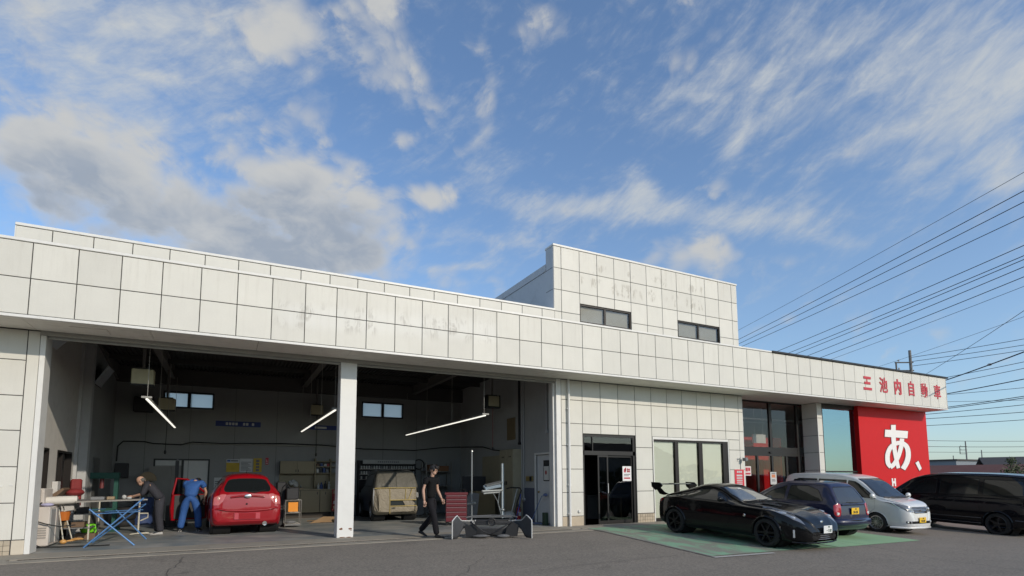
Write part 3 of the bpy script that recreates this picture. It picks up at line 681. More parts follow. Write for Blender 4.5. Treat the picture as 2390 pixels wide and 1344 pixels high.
GLO = [[((29.453,3.718),(29.909,3.741)),((29.442,3.608),(29.896,3.629)),((29.431,3.488),(29.881,3.507)),((29.418,3.349),(29.865,3.368)),((29.407,3.208),(29.851,3.229)),((29.4,3.085),(29.84,3.108)),((29.399,2.98),(29.834,3.006)),((29.4,2.883),(29.829,2.911)),((29.405,2.789),(29.827,2.821)),((29.412,2.696),(29.828,2.732)),((29.423,2.602),(29.833,2.641)),((29.437,2.503),(29.844,2.547)),((29.456,2.403),(29.86,2.451)),((29.477,2.305),(29.879,2.355)),((29.499,2.211),(29.898,2.261)),((29.522,2.123),(29.916,2.174)),((29.548,2.037),(29.934,2.09)),((29.577,1.952),(29.954,2.006)),((29.606,1.874),(29.973,1.927)),((29.631,1.809),(29.989,1.86)),((29.656,1.737),(30.009,1.787))],[((30.075,3.146),(30.507,3.138)),((30.054,3.071),(30.486,3.064)),((30.036,3.004),(30.468,2.996)),((30.014,2.928),(30.444,2.913)),((29.987,2.848),(30.413,2.823)),((29.955,2.771),(30.373,2.732)),((29.913,2.691),(30.324,2.642)),((29.864,2.603),(30.267,2.547)),((29.809,2.513),(30.203,2.451)),((29.752,2.427),(30.136,2.357)),((29.693,2.349),(30.067,2.269)),((29.631,2.276),(29.994,2.186)),((29.564,2.206),(29.916,2.106)),((29.496,2.141),(29.837,2.031)),((29.43,2.084),(29.756,1.962)),((29.371,2.04),(29.673,1.899)),((29.319,2.01),(29.581,1.843)),((29.262,1.988),(29.485,1.799)),((29.202,1.968),(29.4,1.766)),((29.141,1.95),(29.338,1.743)),((29.053,1.919),(29.26,1.714))],[((29.441,1.905),(29.12,1.738)),((29.377,1.945),(29.063,1.772)),((29.334,1.971),(29.015,1.799)),((29.297,1.996),(28.95,1.84)),((29.272,2.019),(28.885,1.896)),((29.257,2.044),(28.84,1.967)),((29.247,2.087),(28.819,2.041)),((29.241,2.148),(28.811,2.12)),((29.243,2.215),(28.813,2.203)),((29.252,2.282),(28.825,2.288)),((29.269,2.342),(28.849,2.37)),((29.294,2.399),(28.885,2.448)),((29.328,2.457),(28.933,2.525)),((29.369,2.513),(28.992,2.6)),((29.416,2.564),(29.061,2.672)),((29.465,2.607),(29.142,2.74)),((29.52,2.645),(29.235,2.801)),((29.586,2.68),(29.339,2.855)),((29.658,2.713),(29.449,2.902)),((29.734,2.741),(29.562,2.942)),((29.809,2.763),(29.677,2.976)),((29.886,2.781),(29.795,3.002)),((29.968,2.794),(29.92,3.023)),((30.046,2.802),(30.05,3.035)),((30.114,2.804),(30.183,3.039)),((30.168,2.798),(30.315,3.029)),((30.22,2.786),(30.438,3.007)),((30.275,2.765),(30.552,2.973)),((30.325,2.738),(30.657,2.929)),((30.368,2.707),(30.75,2.875)),((30.398,2.674),(30.827,2.809)),((30.42,2.635),(30.881,2.734)),((30.436,2.582),(30.916,2.653)),((30.445,2.522),(30.935,2.569)),((30.446,2.458),(30.942,2.486)),((30.439,2.398),(30.938,2.404)),((30.424,2.341),(30.922,2.322)),((30.401,2.282),(30.893,2.241)),((30.369,2.223),(30.855,2.162)),((30.33,2.163),(30.807,2.084)),((30.289,2.107),(30.749,2.007)),((30.238,2.049),(30.673,1.927)),((30.169,1.984),(30.582,1.848)),((30.095,1.918),(30.492,1.777)),((30.026,1.859),(30.415,1.72)),((29.951,1.794),(30.338,1.658))],[((28.889,3.13),(28.974,3.497)),((29.047,3.129),(29.133,3.497)),((29.21,3.128),(29.296,3.497)),((29.401,3.127),(29.489,3.497)),((29.6,3.125),(29.691,3.497)),((29.788,3.124),(29.883,3.497)),((29.98,3.121),(30.079,3.496)),((30.19,3.118),(30.291,3.494)),((30.395,3.115),(30.499,3.492)),((30.573,3.112),(30.678,3.491)),((30.747,3.109),(30.852,3.489))]]
def strokes(ribs, y0, step, th):
    mb = MB()
    for k, rb in enumerate(ribs):
        y = y0-step*k; vs = []
        for (a, b_) in rb: vs += [(a[0], y, a[1]), (b_[0], y, b_[1]), (a[0], y+th, a[1]), (b_[0], y+th, b_[1])]
        n = len(rb); fs = [(0, 1, 3, 2), (4*n-4, 4*n-2, 4*n-1, 4*n-3)]
        for i in range(n-1):
            q = 4*i; fs += [(q, q+4, q+5, q+1), (q+2, q+3, q+7, q+6), (q, q+2, q+6, q+4), (q+1, q+5, q+7, q+3)]
        mb.add(vs, fs)
    return mb
bpart('big_character', strokes(GLY, .880, .0015, .016), WHT); bpart('character_outline', strokes(GLO, .8945, .0008, .004), DRED)
bpart('big_character', MB().prism([(31.225, 2.023), (31.476, 2.127), (31.702, 1.782), (31.508, 1.672)], .878, .896), WHT); bpart('character_outline', MB().prism([(31.175, 2.031), (31.496, 2.164), (31.762, 1.779), (31.494, 1.631)], .893, .899), DRED)
text('small_lettering', 'H', .42, WHT, bld, (29.40-16, .889-3, 1.15), off=.03, scale=(1, 1, 1))
bpart('lettering_underline', MB().box(29.15, .886, .88, 29.75, .899, .92), WHT)
# red fascia lettering
RLET = mat('red_lettering', (.52, .030, .045), .5, var=.15, vscale=12)
for ch, cx in zip('三池内自動車', (26.35, 27.48, 28.52, 29.55, 30.58, 31.66)):
    o = text('fascia_character', ch, .70, RLET, bld, (cx-16, -.012-3, 5.145), off=(.005 if ch in '動' else .026 if ch in '三内' else .013), depth=.008, scale=(.84, .96, 1))
bpart('fascia_character', MB().box(26.30, -.014, 5.16, 26.36, -.004, 5.42), RLET)
# back, side walls and ceiling of the garage
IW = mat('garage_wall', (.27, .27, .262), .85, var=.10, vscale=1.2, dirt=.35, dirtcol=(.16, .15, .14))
BY = 9.3
def wall_holes(x0, x1, z0, z1, holes, y0, y1, ax='y'):
    mb = MB(); cuts = sorted({x0, x1, *[h[0] for h in holes], *[h[2] for h in holes]})
    for a, c in zip(cuts[:-1], cuts[1:]):
        zz = z0
        for h in sorted([h for h in holes if h[0] <= a+1e-6 and h[2] >= c-1e-6], key=lambda h: h[1]):
            if h[1] > zz:
                mb.box(a, y0, zz, c, y1, h[1]) if ax == 'y' else mb.box(y0, a, zz, y1, c, h[1])
            zz = h[3]
        if zz < z1: mb.box(a, y0, zz, c, y1, z1) if ax == 'y' else mb.box(y0, a, zz, y1, c, z1)
    return mb
bw = [(1.36, 3.92, 2.90, 4.50), (8.12, 3.90, 9.82, 4.53), (1.18, .1, 2.86, 2.15)]
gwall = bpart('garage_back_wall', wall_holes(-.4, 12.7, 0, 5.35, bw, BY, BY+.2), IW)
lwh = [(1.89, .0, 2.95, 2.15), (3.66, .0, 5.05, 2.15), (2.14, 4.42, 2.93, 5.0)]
bpart('side_wall', wall_holes(1.36, 5.9, 0, 5.35, lwh, -.45, -.20, 'x'), mat('sunlit_left_wall', (.56, .53, .48), .8, var=.08, dirt=.2))  # front section coloured paler than the other walls to strengthen the sunlight on it
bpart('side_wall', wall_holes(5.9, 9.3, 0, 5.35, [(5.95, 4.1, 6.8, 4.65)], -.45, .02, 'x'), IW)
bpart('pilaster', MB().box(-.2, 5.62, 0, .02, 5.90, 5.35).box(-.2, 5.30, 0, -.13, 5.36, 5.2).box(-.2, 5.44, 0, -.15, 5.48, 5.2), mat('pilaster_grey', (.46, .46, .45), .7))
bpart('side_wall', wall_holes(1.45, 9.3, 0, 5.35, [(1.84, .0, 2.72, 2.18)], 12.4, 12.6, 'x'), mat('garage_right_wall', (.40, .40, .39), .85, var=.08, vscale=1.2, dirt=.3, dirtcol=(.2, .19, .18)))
bpart('wall_dado', MB().box(12.385, 2.74, .0, 12.402, 3.52, 1.10).box(12.388, 3.52, .0, 12.402, 9.3, .62), mat('dado_blue', (.10, .11, .15), .7, var=.15))
for x in (2.2, 3.6, 5.0, 6.4, 7.6, 9.0, 10.4, .9): bpart('wall_seam', MB().box(x, BY-.006, 0, x+.008, BY+.001, 4.75), JM)
bpart('lintel_wall', MB().box(-.4, 1.15, 4.42, 12.6, 1.35, 5.35), IW)
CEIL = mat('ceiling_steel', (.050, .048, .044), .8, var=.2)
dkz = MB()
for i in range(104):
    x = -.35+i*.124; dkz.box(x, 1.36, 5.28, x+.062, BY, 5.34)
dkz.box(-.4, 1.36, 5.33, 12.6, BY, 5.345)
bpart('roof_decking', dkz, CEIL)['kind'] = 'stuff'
for x in (1.6, 5.9, 10.2): bpart('roof_beam', MB().box(x-.09, 1.36, 4.92, x+.09, BY, 4.94).box(x-.008, 1.36, 4.94, x+.008, BY, 5.24).box(x-.09, 1.36, 5.24, x+.09, BY, 5.26), mat('beam_steel', (.13, .12, .11), .7))
for y in (3.3, 5.3, 7.3): bpart('roof_purlin', MB().box(-.2, y-.05, 5.12, 12.4, y+.05, 5.27), CEIL)
bpart('back_beam', MB().box(-.2, BY-.22, 4.72, 12.4, BY-.002, 5.25), mat('beam_dark', (.07, .065, .06), .8))
# left ceiling haunch
bpart('roof_bracket', MB().prism([(5.9, 5.25), (9.2, 5.25), (9.2, 4.75)], .02, .09, 'x'), MATS['beam_steel'])
# garage back windows, tilted vents, doors
SKYW = frosted('frosted_pane')
def gwin(x0, z0, x1, z1):
    f = MB().box(x0, BY-.02, z1-.05, x1, BY+.12, z1).box(x0, BY-.02, z0, x1, BY+.12, z0+.05).box(x0, BY-.02, z0+.05, x0+.05, BY+.12, z1-.05).box(x1-.05, BY-.02, z0+.05, x1, BY+.12, z1-.05).box((x0+x1)/2-.05, BY-.02, z0+.05, (x0+x1)/2+.05, BY+.12, z1-.05)
    w = bpart('high_window', f, IRON); m_ = (x0+x1)/2
    for a, c in ((x0+.05, m_-.05), (m_+.05, x1-.05)): obj('pane', MB().add([(a, BY+.04, z0+.05), (c, BY+.04, z0+.05), (c, BY+.04, z1-.05), (a, BY+.04, z1-.05)], [(0, 1, 2, 3)]), SKYW, w)
gwin(*bw[0]); gwin(*bw[1])
df = MB().box(1.18, BY-.02, 2.10, 2.86, BY+.08, 2.15).box(1.18, BY-.02, .1, 1.23, BY+.08, 2.10).box(2.81, BY-.02, .1, 2.86, BY+.08, 2.10).box(2.0, BY-.02, .1, 2.07, BY+.08, 2.10)
w = bpart('back_door', df, IRON)
OPAL = mat('opal_panel', (.62, .62, .60), .7)
obj('pane', MB().box(2.07, BY+.02, .1, 2.81, BY+.04, 2.10), OPAL, w); obj('pane', MB().box(1.23, BY+.02, 1.92, 2.0, BY+.04, 2.10), OPAL, w); obj('door_panel', MB().box(1.23, BY+.03, .1, 2.0, BY+.05, 1.92), mat('grey_board', (.33, .32, .30), .8), w)
VP = mat('vent_pane', (.50, .53, .56), .25)
def vent(x, y0, z0, y1, h, lean):
    w = bpart('vent_window', MB().box(x-.2, y0-.04, z0-.04, x, y0, z0+h).box(x-.2, y1, z0-.04, x, y1+.04, z0+h), IRON)
    obj('pane', MB().add([(x, y0, z0), (x, y1, z0), (x+lean, y1, z0+h), (x+lean, y0, z0+h), (x-.03, y0, z0+.02), (x-.03, y1, z0+.02), (x+lean-.03, y1, z0+h+.02), (x+lean-.03, y0, z0+h+.02)], [(0,1,2,3),(7,6,5,4),(0,4,5,1),(1,5,6,2),(2,6,7,3),(3,7,4,0)]), VP, w)
vent(-.2, 2.14, 4.42, 2.93, .50, .42); vent(.02, 5.95, 4.12, 6.75, .52, .30)
def lwin(y0, y1, z1, split):
    f = MB().box(-.44, y0, z1-.05, -.19, y1, z1).box(-.44, y0, 0, -.19, y0+.05, z1-.05).box(-.44, y1-.06, 0, -.19, y1, z1-.05)
    if split: f.box(-.30, (y0+y1)/2-.08, 0, -.22, (y0+y1)/2+.08, z1-.05)
    w = bpart('side_door', f, BRN)
    obj('pane', MB().box(-.36, y0+.05, 0, -.35, y1-.06, z1-.05), mat('dark_green_glass', (.09, .10, .085), .12, coat=.6), w)
lwin(1.89, 2.95, 2.15, False); lwin(3.66, 5.05, 2.15, True)
bpart('side_door', MB().box(.015, 6.3, 0, .05, 7.2, 2.07), mat('dark_grey_door', (.12, .12, .115), .6))  # door in one plain dark grey
# half open white door in the right wall
rd = bpart('white_door', MB().box(12.36, 2.72, 0, 12.42, 2.78, 2.24).box(12.36, 1.78, 0, 12.42, 1.84, 2.24).box(12.36, 1.84, 2.18, 12.42, 2.72, 2.24), TRIM)
obj('door_leaf', MB().bbox(12.44, 1.85, .01, 12.48, 2.71, 2.17, .004), mat('white_door_leaf', (.66, .66, .65), .5), rd)
obj('pane', MB().box(12.430, 1.88, 1.33, 12.438, 2.32, 1.99), mat('door_glass', (.03, .03, .032), .1, coat=.5), rd); obj('notice', MB().box(12.424, 1.98, 1.36, 12.429, 2.28, 1.80), TRIM, rd); obj('notice_mark', MB().ell((12.422, 2.15, 1.6), (.002, .06, .07), 10, 6), mat('mark_red', (.4, .05, .04), .7), rd)
obj('handle', MB().ell((12.41, 2.60, .98), (.035, .035, .035), 10, 6), mat('brass', (.35, .25, .10), .3, .8), rd); obj('switch', MB().box(12.392, 1.60, 1.0, 12.40, 1.68, 1.12).box(12.392, 1.62, .8, 12.40, 1.66, .9), IRON, rd)
# office and showroom rooms behind the glass
RW = mat('room_wall', (.42, .40, .37), .85); RF = mat('room_floor', (.22, .21, .19), .5)
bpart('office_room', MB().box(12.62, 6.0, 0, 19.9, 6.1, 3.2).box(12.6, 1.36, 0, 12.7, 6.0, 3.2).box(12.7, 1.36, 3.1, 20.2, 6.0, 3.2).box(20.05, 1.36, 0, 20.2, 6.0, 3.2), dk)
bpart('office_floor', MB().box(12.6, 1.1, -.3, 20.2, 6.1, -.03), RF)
obj('office_counter', MB().box(14.6, 3.0, 0, 16.4, 3.6, .78).box(14.5, 2.9, .78, 16.5, 3.7, .82).box(13.0, 4.6, 0, 13.9, 5.2, 1.1), mat('counter_wood', (.13, .12, .11), .5), bld).matrix_parent_inverse = Matrix.Translation((-16, -3, 0))
bpart('showroom_room', MB().box(20.2, 7.5, -.5, 32.4, 7.6, 4.4).box(32.2, 1.3, -.5, 32.4, 7.5, 4.4).box(20.2, 1.8, 4.38, 32.2, 7.5, 4.46).box(20.2, 1.8, -.5, 20.3, 7.5, 4.4), mat('showroom_white', (.66, .66, .64), .8))
bpart('showroom_floor', MB().box(20.2, 1.1, -.8, 32.4, 7.6, -.45), RF)
bpart('red_interior_wall', MB().box(20.32, 2.75, -.45, 21.9, 2.85, 3.1).box(21.9, 2.75, 2.15, 23.4, 2.85, 3.1).box(23.4, 2.75, -.45, 24.6, 2.85, 3.1).box(21.0, 3.9, -.45, 25.6, 4.0, 3.15), RED)
bpart('ceiling_trough', MB().box(20.4, 2.9, 3.86, 30, 3.05, 3.92).box(20.4, 4.6, 3.95, 30, 4.75, 4.0), TRIM)
sg = bpart('hanging_sign', MB().box(22.28, 2.28, 2.80, 23.02, 2.34, 3.16), TRIM); obj('sign_rod', MB().tube([(22.4, 2.31, 3.16), (22.4, 2.31, 4.38)], .008, 5).tube([(22.9, 2.31, 3.16), (22.9, 2.31, 4.38)], .008, 5), TRIM, sg)
# outer back and side shell
bpart('outer_shell', MB().box(12.6, 11.3, -.6, 32.4, 11.45, 5.35).box(32.30, 1.3, -.9, 32.42, 11.3, 5.35).box(-.9, 9.52, 0, 12.6, 9.6, 3.8), GREY)
# ================================================================== VEHICLES
def pchip(pts, x):
    n = len(pts)
    if x <= pts[0][0]: return pts[0][1]
    if x >= pts[-1][0]: return pts[-1][1]
    i = max(k for k in range(n-1) if pts[k][0] <= x)
    h = [pts[k+1][0]-pts[k][0] for k in range(n-1)]; d = [(pts[k+1][1]-pts[k][1])/h[k] for k in range(n-1)]
    def slope(k):
        if k == 0: return d[0]
        if k == n-1: return d[-1]
        if d[k-1]*d[k] <= 0: return 0
        w1, w2 = 2*h[k]+h[k-1], h[k]+2*h[k-1]
        return (w1+w2)/(w1/d[k-1]+w2/d[k])
    t = (x-pts[i][0])/h[i]; t2, t3 = t*t, t*t*t
    return (2*t3-3*t2+1)*pts[i][1]+(t3-2*t2+t)*h[i]*slope(i)+(-2*t3+3*t2)*pts[i+1][1]+(t3-t2)*h[i]*slope(i+1)
def crom(P, n):
    out = []
    for i in range(len(P)-1):
        p0, p1, p2, p3 = P[max(i-1, 0)], P[i], P[i+1], P[min(i+2, len(P)-1)]
        for k in range(n):
            t = k/n; q = []
            for c in (0, 1):
                a, b_, c_, d = p0[c], p1[c], p2[c], p3[c]
                q.append(.5*(2*b_+(c_-a)*t+(2*a-5*b_+4*c_-d)*t*t+(3*b_-a-3*c_+d)*t**3))
            out.append(q)
    out.append(list(P[-1])); return out
def car_shell(sp):
    """lofted body: one closed cross section per station along the car, x forward"""
    x0, x1 = sp['top'][0][0], sp['top'][-1][0]
    st = []
    N = 58
    for i in range(N+1):
        u = i/N; u = .5-.5*math.cos(PI*u) if True else u
        u = .6*u+.4*(i/N); st.append(x0+(x1-x0)*u)
    rings = []
    for x in st:
        zt, zb, be, W, Wg = (pchip(sp[k], x) for k in ('top', 'bot', 'belt', 'W', 'Wg'))
        be = min(be, zt-.015); gh = zt-be
        r = min(sp.get('round', .09), gh*.55); sh = sp.get('shoulder', .95)
        mid = zb+sp.get('bulge', .5)*(be-zb)
        P = [(0, zb), (.72*W, zb), (.91*W, zb+.025), (.975*W, zb+.11*min(1, (be-zb)/.4)), (W, mid), (.992*W, be-.20*(be-zb)), (.972*W, be-.05*(be-zb)), (sh*W, be+.10*r)]
        a = Vector((sh*W-.012, be+.3*r)); b_ = Vector((min(Wg, sh*W-.02), zt-r)); bow = .012*min(1, gh/.3)
        for t in (.33, .66): P.append((a.x+(b_.x-a.x)*t+bow, a.y+(b_.y-a.y)*t))
        g = min(Wg, sh*W-.02)
        P += [(g, zt-r), (g-.28*r, zt-.42*r), (g-1.0*r, zt-.10*r), (g*.5, zt-.0), (0, zt+sp.get('crown', .012))]
        c = crom(P, 4)
        rings.append([(x, y, z) for y, z in c])
    m = len(rings[0]); bm = bmesh.new(); L = []
    for rg in rings:
        left = [bm.verts.new(p) for p in rg]
        right = [left[0]]+[bm.verts.new((p[0], -p[1], p[2])) for p in rg[1:-1]]+[left[-1]]
        L.append((left, right))
    for (l0, r0), (l1, r1) in zip(L[:-1], L[1:]):
        for j in range(m-1):
            for A, B, fl in ((l0, l1, 0), (r0, r1, 1)):
                q = [A[j], B[j], B[j+1], A[j+1]] if fl else [A[j], A[j+1], B[j+1], B[j]]
                try: bm.faces.new(q)
                except ValueError: pass
    for (l, r) in (L[0], L[-1]):
        loop = l+r[-2:0:-1]
        try: bm.faces.new(loop)
        except ValueError: pass
    bmesh.ops.triangulate(bm, faces=[f for f in bm.faces if len(f.verts) > 4])
    bmesh.ops.recalc_face_normals(bm, faces=bm.faces)
    return bm
def inpoly(p, poly):
    c = False; n = len(poly); j = n-1
    for i in range(n):
        (xi, yi), (xj, yj) = poly[i], poly[j]
        if (yi > p[1]) != (yj > p[1]) and p[0] < (xj-xi)*(p[1]-yi)/(yj-yi)+xi: c = not c
        j = i
    return c
AXI = {'y': (0, 2), 'x': (1, 2), 'z': (0, 1)}
def cut(bm, poly, axis, test):
    """cut an outline (seen along an axis) into the body and return the faces inside it"""
    a, b_ = AXI[axis]; mnx, mxx = min(p[0] for p in poly), max(p[0] for p in poly); mny, mxy = min(p[1] for p in poly), max(p[1] for p in poly)
    def cand(marg):
        out = []
        for f in bm.faces:
            if not test(f): continue
            us = [v.co[a] for v in f.verts]; vs = [v.co[b_] for v in f.verts]
            if max(us) < mnx-marg or min(us) > mxx+marg or max(vs) < mny-marg or min(vs) > mxy+marg: continue
            out.append(f)
        return out
    n = len(poly)
    for i in range(n):
        p, q = poly[i], poly[(i+1) % n]
        d = (q[0]-p[0], q[1]-p[1]); L = math.hypot(*d)
        if L < 1e-6: continue
        nv = [0, 0, 0]; nv[a] = -d[1]/L; nv[b_] = d[0]/L
        co = [0, 0, 0]; co[a] = p[0]; co[b_] = p[1]
        fs = [f for f in cand(.001)]
        # only faces this edge's segment can touch
        sel = []
        ex0, ex1 = min(p[0], q[0])-1e-4, max(p[0], q[0])+1e-4; ey0, ey1 = min(p[1], q[1])-1e-4, max(p[1], q[1])+1e-4
        for f in fs:
            us = [v.co[a] for v in f.verts]; vs = [v.co[b_] for v in f.verts]
            if max(us) < ex0 or min(us) > ex1 or max(vs) < ey0 or min(vs) > ey1: continue
            sel.append(f)
        if not sel: continue
        geom = list({*sel, *[e for f in sel for e in f.edges], *[v for f in sel for v in f.verts]})
        bmesh.ops.bisect_plane(bm, geom=geom, plane_co=co, plane_no=nv, dist=1e-5)
    res = []
    for f in bm.faces:
        if not test(f): continue
        c = f.calc_center_median()
        if inpoly((c[a], c[b_]), poly): res.append(f)
    return res
def take(bm, faces, off=0.0, delete=True):
    """lift the faces out of the body as a mesh of their own"""
    mp = {}; vs = []; fs = []; nor = {}
    for f in faces:
        ids = []
        for v in f.verts:
            if v not in mp: mp[v] = len(vs); vs.append(v.co.copy()); nor[mp[v]] = v.normal.copy()
            ids.append(mp[v])
        fs.append(ids)
    if off: vs = [v+nor[i]*off for i, v in enumerate(vs)]
    if delete: bmesh.ops.delete(bm, geom=list(faces), context='FACES')
    mb = MB(); mb.add(vs, fs); return mb
def raw(name, mb, m, parent, sharp=50):
    me = bpy.data.meshes.new(name); me.from_pydata([tuple(v) for v in mb.v], [], mb.f); me.materials.append(m)
    me.polygons.foreach_set('use_smooth', [True]*len(me.polygons)); me.set_sharp_from_angle(angle=math.radians(sharp)); me.update()
    return link(name, me, parent)
def inset_poly(poly, d):
    n = len(poly); A = sum(poly[i][0]*poly[(i+1) % n][1]-poly[(i+1) % n][0]*poly[i][1] for i in range(n)); s = 1 if A > 0 else -1
    out = []
    for i in range(n):
        p0, p1, p2 = poly[i-1], poly[i], poly[(i+1) % n]
        d1 = Vector((p1[0]-p0[0], p1[1]-p0[1])).normalized(); d2 = Vector((p2[0]-p1[0], p2[1]-p1[1])).normalized()
        n1 = Vector((-d1.y, d1.x))*s; n2 = Vector((-d2.y, d2.x))*s
        b_ = (n1+n2); k = max(.35, 1+n1.dot(n2)); b_ = b_/k
        out.append((p1[0]+b_.x*d, p1[1]+b_.y*d))
    return out
def rpoly(poly, r, n=3):
    """round the corners of an outline"""
    out = []; N = len(poly)
    for i in range(N):
        p0, p1, p2 = Vector(poly[i-1]), Vector(poly[i]), Vector(poly[(i+1) % N])
        a = (p0-p1); b_ = (p2-p1); ra = min(r, a.length*.45); rb = min(r, b_.length*.45)
        A = p1+a.normalized()*ra; B = p1+b_.normalized()*rb
        for k in range(n+1):
            t = k/n; q = A*(1-t)**2+p1*2*t*(1-t)+B*t*t; out.append((q.x, q.y))
    return out
TYRE = mat('tyre_rubber', (.012, .012, .012), .75, bump=.1)
WELL = mat('wheel_well', (.006, .006, .006), .9)
CARGLASS = mat('car_glass_dark', (.012, .014, .015), .04, var=0, spec=.6)
SEAM = mat('panel_gap', (.004, .004, .004), .8)
CHROME = mat('chrome', (.72, .72, .72), .15, 1.0, var=0)
WHEELS = {}
def wheel_meshes(key, R, rr, w, spokes, rimm, sw=.5, twin=False):
    if key in WHEELS: return WHEELS[key]
    ty = MB().lathe([(rr-.01, -w/2+.012), (rr+.02, -w/2), (R-.03, -w/2+.003), (R-.006, -w/2+.03), (R, -w*.3), (R, w*.3), (R-.006, w/2-.03), (R-.03, w/2-.003), (rr+.02, w/2), (rr-.01, w/2-.012)], axis='y', n=36, caps=False)
    ri = MB(); ri.lathe([(rr+.004, w/2-.004), (rr-.014, w/2+.002), (rr-.028, w/2-.02), (rr-.035, -w*.2), (.02, -w*.2)], axis='y', n=32, caps=False)
    ri.lathe([(.058, w/2-.035), (.052, w/2-.008), (.02, w/2-.002), (0.001, w/2-.002)], axis='y', n=14)
    for k in range(spokes):
        th = 2*PI*k/spokes
        for dth in ((-.09, .09) if twin else (0,)):
            c, s = math.cos(th+dth), math.sin(th+dth); c0, s0 = math.cos(th), math.sin(th)
            wi, wo = sw*rr*.30, sw*rr*.24
            if twin: wi, wo = wi*.5, wo*.5
            vs = []
            for (r, hw, yy, cc, ss) in ((.04, wi, w/2-.012, c0, s0), (rr-.02, wo, w/2-.012, c, s)):
                for (q, y) in ((-hw/2, yy), (hw/2, yy), (hw/2+.006, yy-.035), (-hw/2-.006, yy-.035)):
                    vs.append((cc*r-ss*q, y, ss*r+cc*q))
            ri.add(vs, [(0,1,5,4),(1,2,6,5),(2,3,7,6),(3,0,4,7),(0,3,2,1),(4,5,6,7)])
    WHEELS[key] = (ty.mesh('wheel', TYRE, 40), ri.mesh('rim', rimm, 35))
    return WHEELS[key]
def add_wheels(root, spec, sides):
    """spec: key,R,rim radius,width,spokes,mat,sw,twin ; sides: list of (x, y, outward sign, steer)"""
    tm, rm = wheel_meshes(*spec); R = spec[1]
    for (x, y, sg, steer) in sides:
        random.seed(int(x*100+y*7))
        w = link('wheel', tm, root, (x, y, R), (0, 0, (0 if sg > 0 else PI)+steer)); link('rim', rm, w, None, (0, random.uniform(0, 1.2), 0))
def arches(bm, root, axles, Rw, W, paint, lip=.022):
    """open the wheel arches, line them with dark wells and add a rolled lip"""
    for x in axles:
        n = 28; z0 = Rw[1]
        poly = [(x+Rw[0]*math.cos(2*PI*k/n), z0+Rw[0]*math.sin(2*PI*k/n)) for k in range(n)]
        fs = cut(bm, poly, 'y', lambda f: abs(f.calc_center_median().y) > W*.45)
        if not fs: continue
        ey = {1: 0, -1: 0}
        bmesh.ops.delete(bm, geom=fs, context='FACES')
        for sg in (1, -1):
            lipm = MB(); ring = []
            from_k, to_k = 0, n
            for k in range(n+1):
                th = 2*PI*k/n; px, pz = x+Rw[0]*math.cos(th), z0+Rw[0]*math.sin(th)
                best = None
                for v in bm.verts:
                    if v.co.y*sg > W*.45 and abs(v.co.x-px) < .03 and abs(v.co.z-pz) < .03:
                        if best is None or abs(v.co.y) > abs(best): best = v.co.y
                if best is None: best = sg*W*.9
                ring.append((px, best, pz))
            wl_ = MB()
            vs = []; fsx = []
            for (px, py, pz) in ring: vs += [(px, py-sg*.004, pz), (px, sg*W*.42, pz)]
            for k in range(n): fsx.append((2*k, 2*k+1, 2*k+3, 2*k+2))
            vs.append((x, sg*W*.42, z0)); c = len(vs)-1
            for k in range(n): fsx.append((2*k+1, c, 2*k+3))
            wl_.add(vs, fsx); o = obj('wheel_arch', wl_, WELL, root)
            if lip:
                arc = [p for k, p in enumerate(ring) if p[2] > z0-.12 and k < n]
                arc = sorted(arc, key=lambda p: math.atan2(p[2]-z0, -(p[0]-x)))
                lp = MB().tube([(p[0], p[1], p[2]) for p in arc], lip, 6); obj('arch_lip', lp, paint, root, smooth=60)
def finish_body(bm, name, paint, root, sharp=42):
    me = bpy.data.meshes.new(name); bm.to_mesh(me); bm.free(); me.materials.append(paint)
    me.polygons.foreach_set('use_smooth', [True]*len(me.polygons)); me.set_sharp_from_angle(angle=math.radians(sharp)); me.update()
    return link(name, me, root)
def glass(bm, root, poly, axis, test, name, m=CARGLASS, off=-.012, rim=.014, r=.04):
    poly = rpoly(poly, r)
    fs = cut(bm, poly, axis, test)
    if not fs: return
    bmesh.ops.recalc_face_normals  # normals stay as built
    bm.normal_update()
    outer = take(bm, fs, 0, True)
    tmp = bmesh.new(); vs = [tmp.verts.new(v) for v in outer.v]
    for f in outer.f:
        try: tmp.faces.new([vs[i] for i in f])
        except ValueError: pass
    tmp.normal_update()
    inn = cut(tmp, inset_poly(poly, rim), axis, lambda f: True)
    tmp.normal_update()
    gl_ = take(tmp, inn, off*.5, True)
    rb = take(tmp, list(tmp.faces), -.002, True); tmp.free()
    g = raw(name, gl_, m, root, 60)
    if rb.f: raw('seal', rb, SEAM, g, 60)
    return g
def inset_part(bm, root, poly, axis, test, name, m, off=.004, sharp=50):
    fs = cut(bm, poly, axis, test)
    if not fs: return None
    bm.normal_update(); return raw(name, take(bm, fs, off, True), m, root, sharp)
def door(bm, root, poly, sg, paint, W):
    t_ = lambda f: f.calc_center_median().y*sg > W*.5
    fs = cut(bm, poly, 'y', t_)
    if not fs: return
    bm.normal_update(); o_ = take(bm, fs, 0, True)
    tmp = bmesh.new(); vs = [tmp.verts.new(v) for v in o_.v]
    for f in o_.f:
        try: tmp.faces.new([vs[i] for i in f])
        except ValueError: pass
    tmp.normal_update()
    inn = cut(tmp, inset_poly(poly, .006), 'y', lambda f: True); tmp.normal_update()
    d = raw('door', take(tmp, inn, 0, True), paint, root)
    raw('door_gap', take(tmp, list(tmp.faces), -.006, True), SEAM, d); tmp.free()
    return d
def plate(root, loc, rot, base, ink, chars, w=.33, h=.165):
    p = obj('licence_plate', MB().bbox(-w/2, -.006, -h/2, w/2, .006, h/2, .003), base, root, loc=loc, rot=rot)
    k = MB()
    for (s, x, z, sz) in chars:
        pass
    for (s, x, z, sz) in chars:
        text('plate_lettering', s, sz, ink, p, (x, -.0075, z), off=.004, depth=.001)
    return p
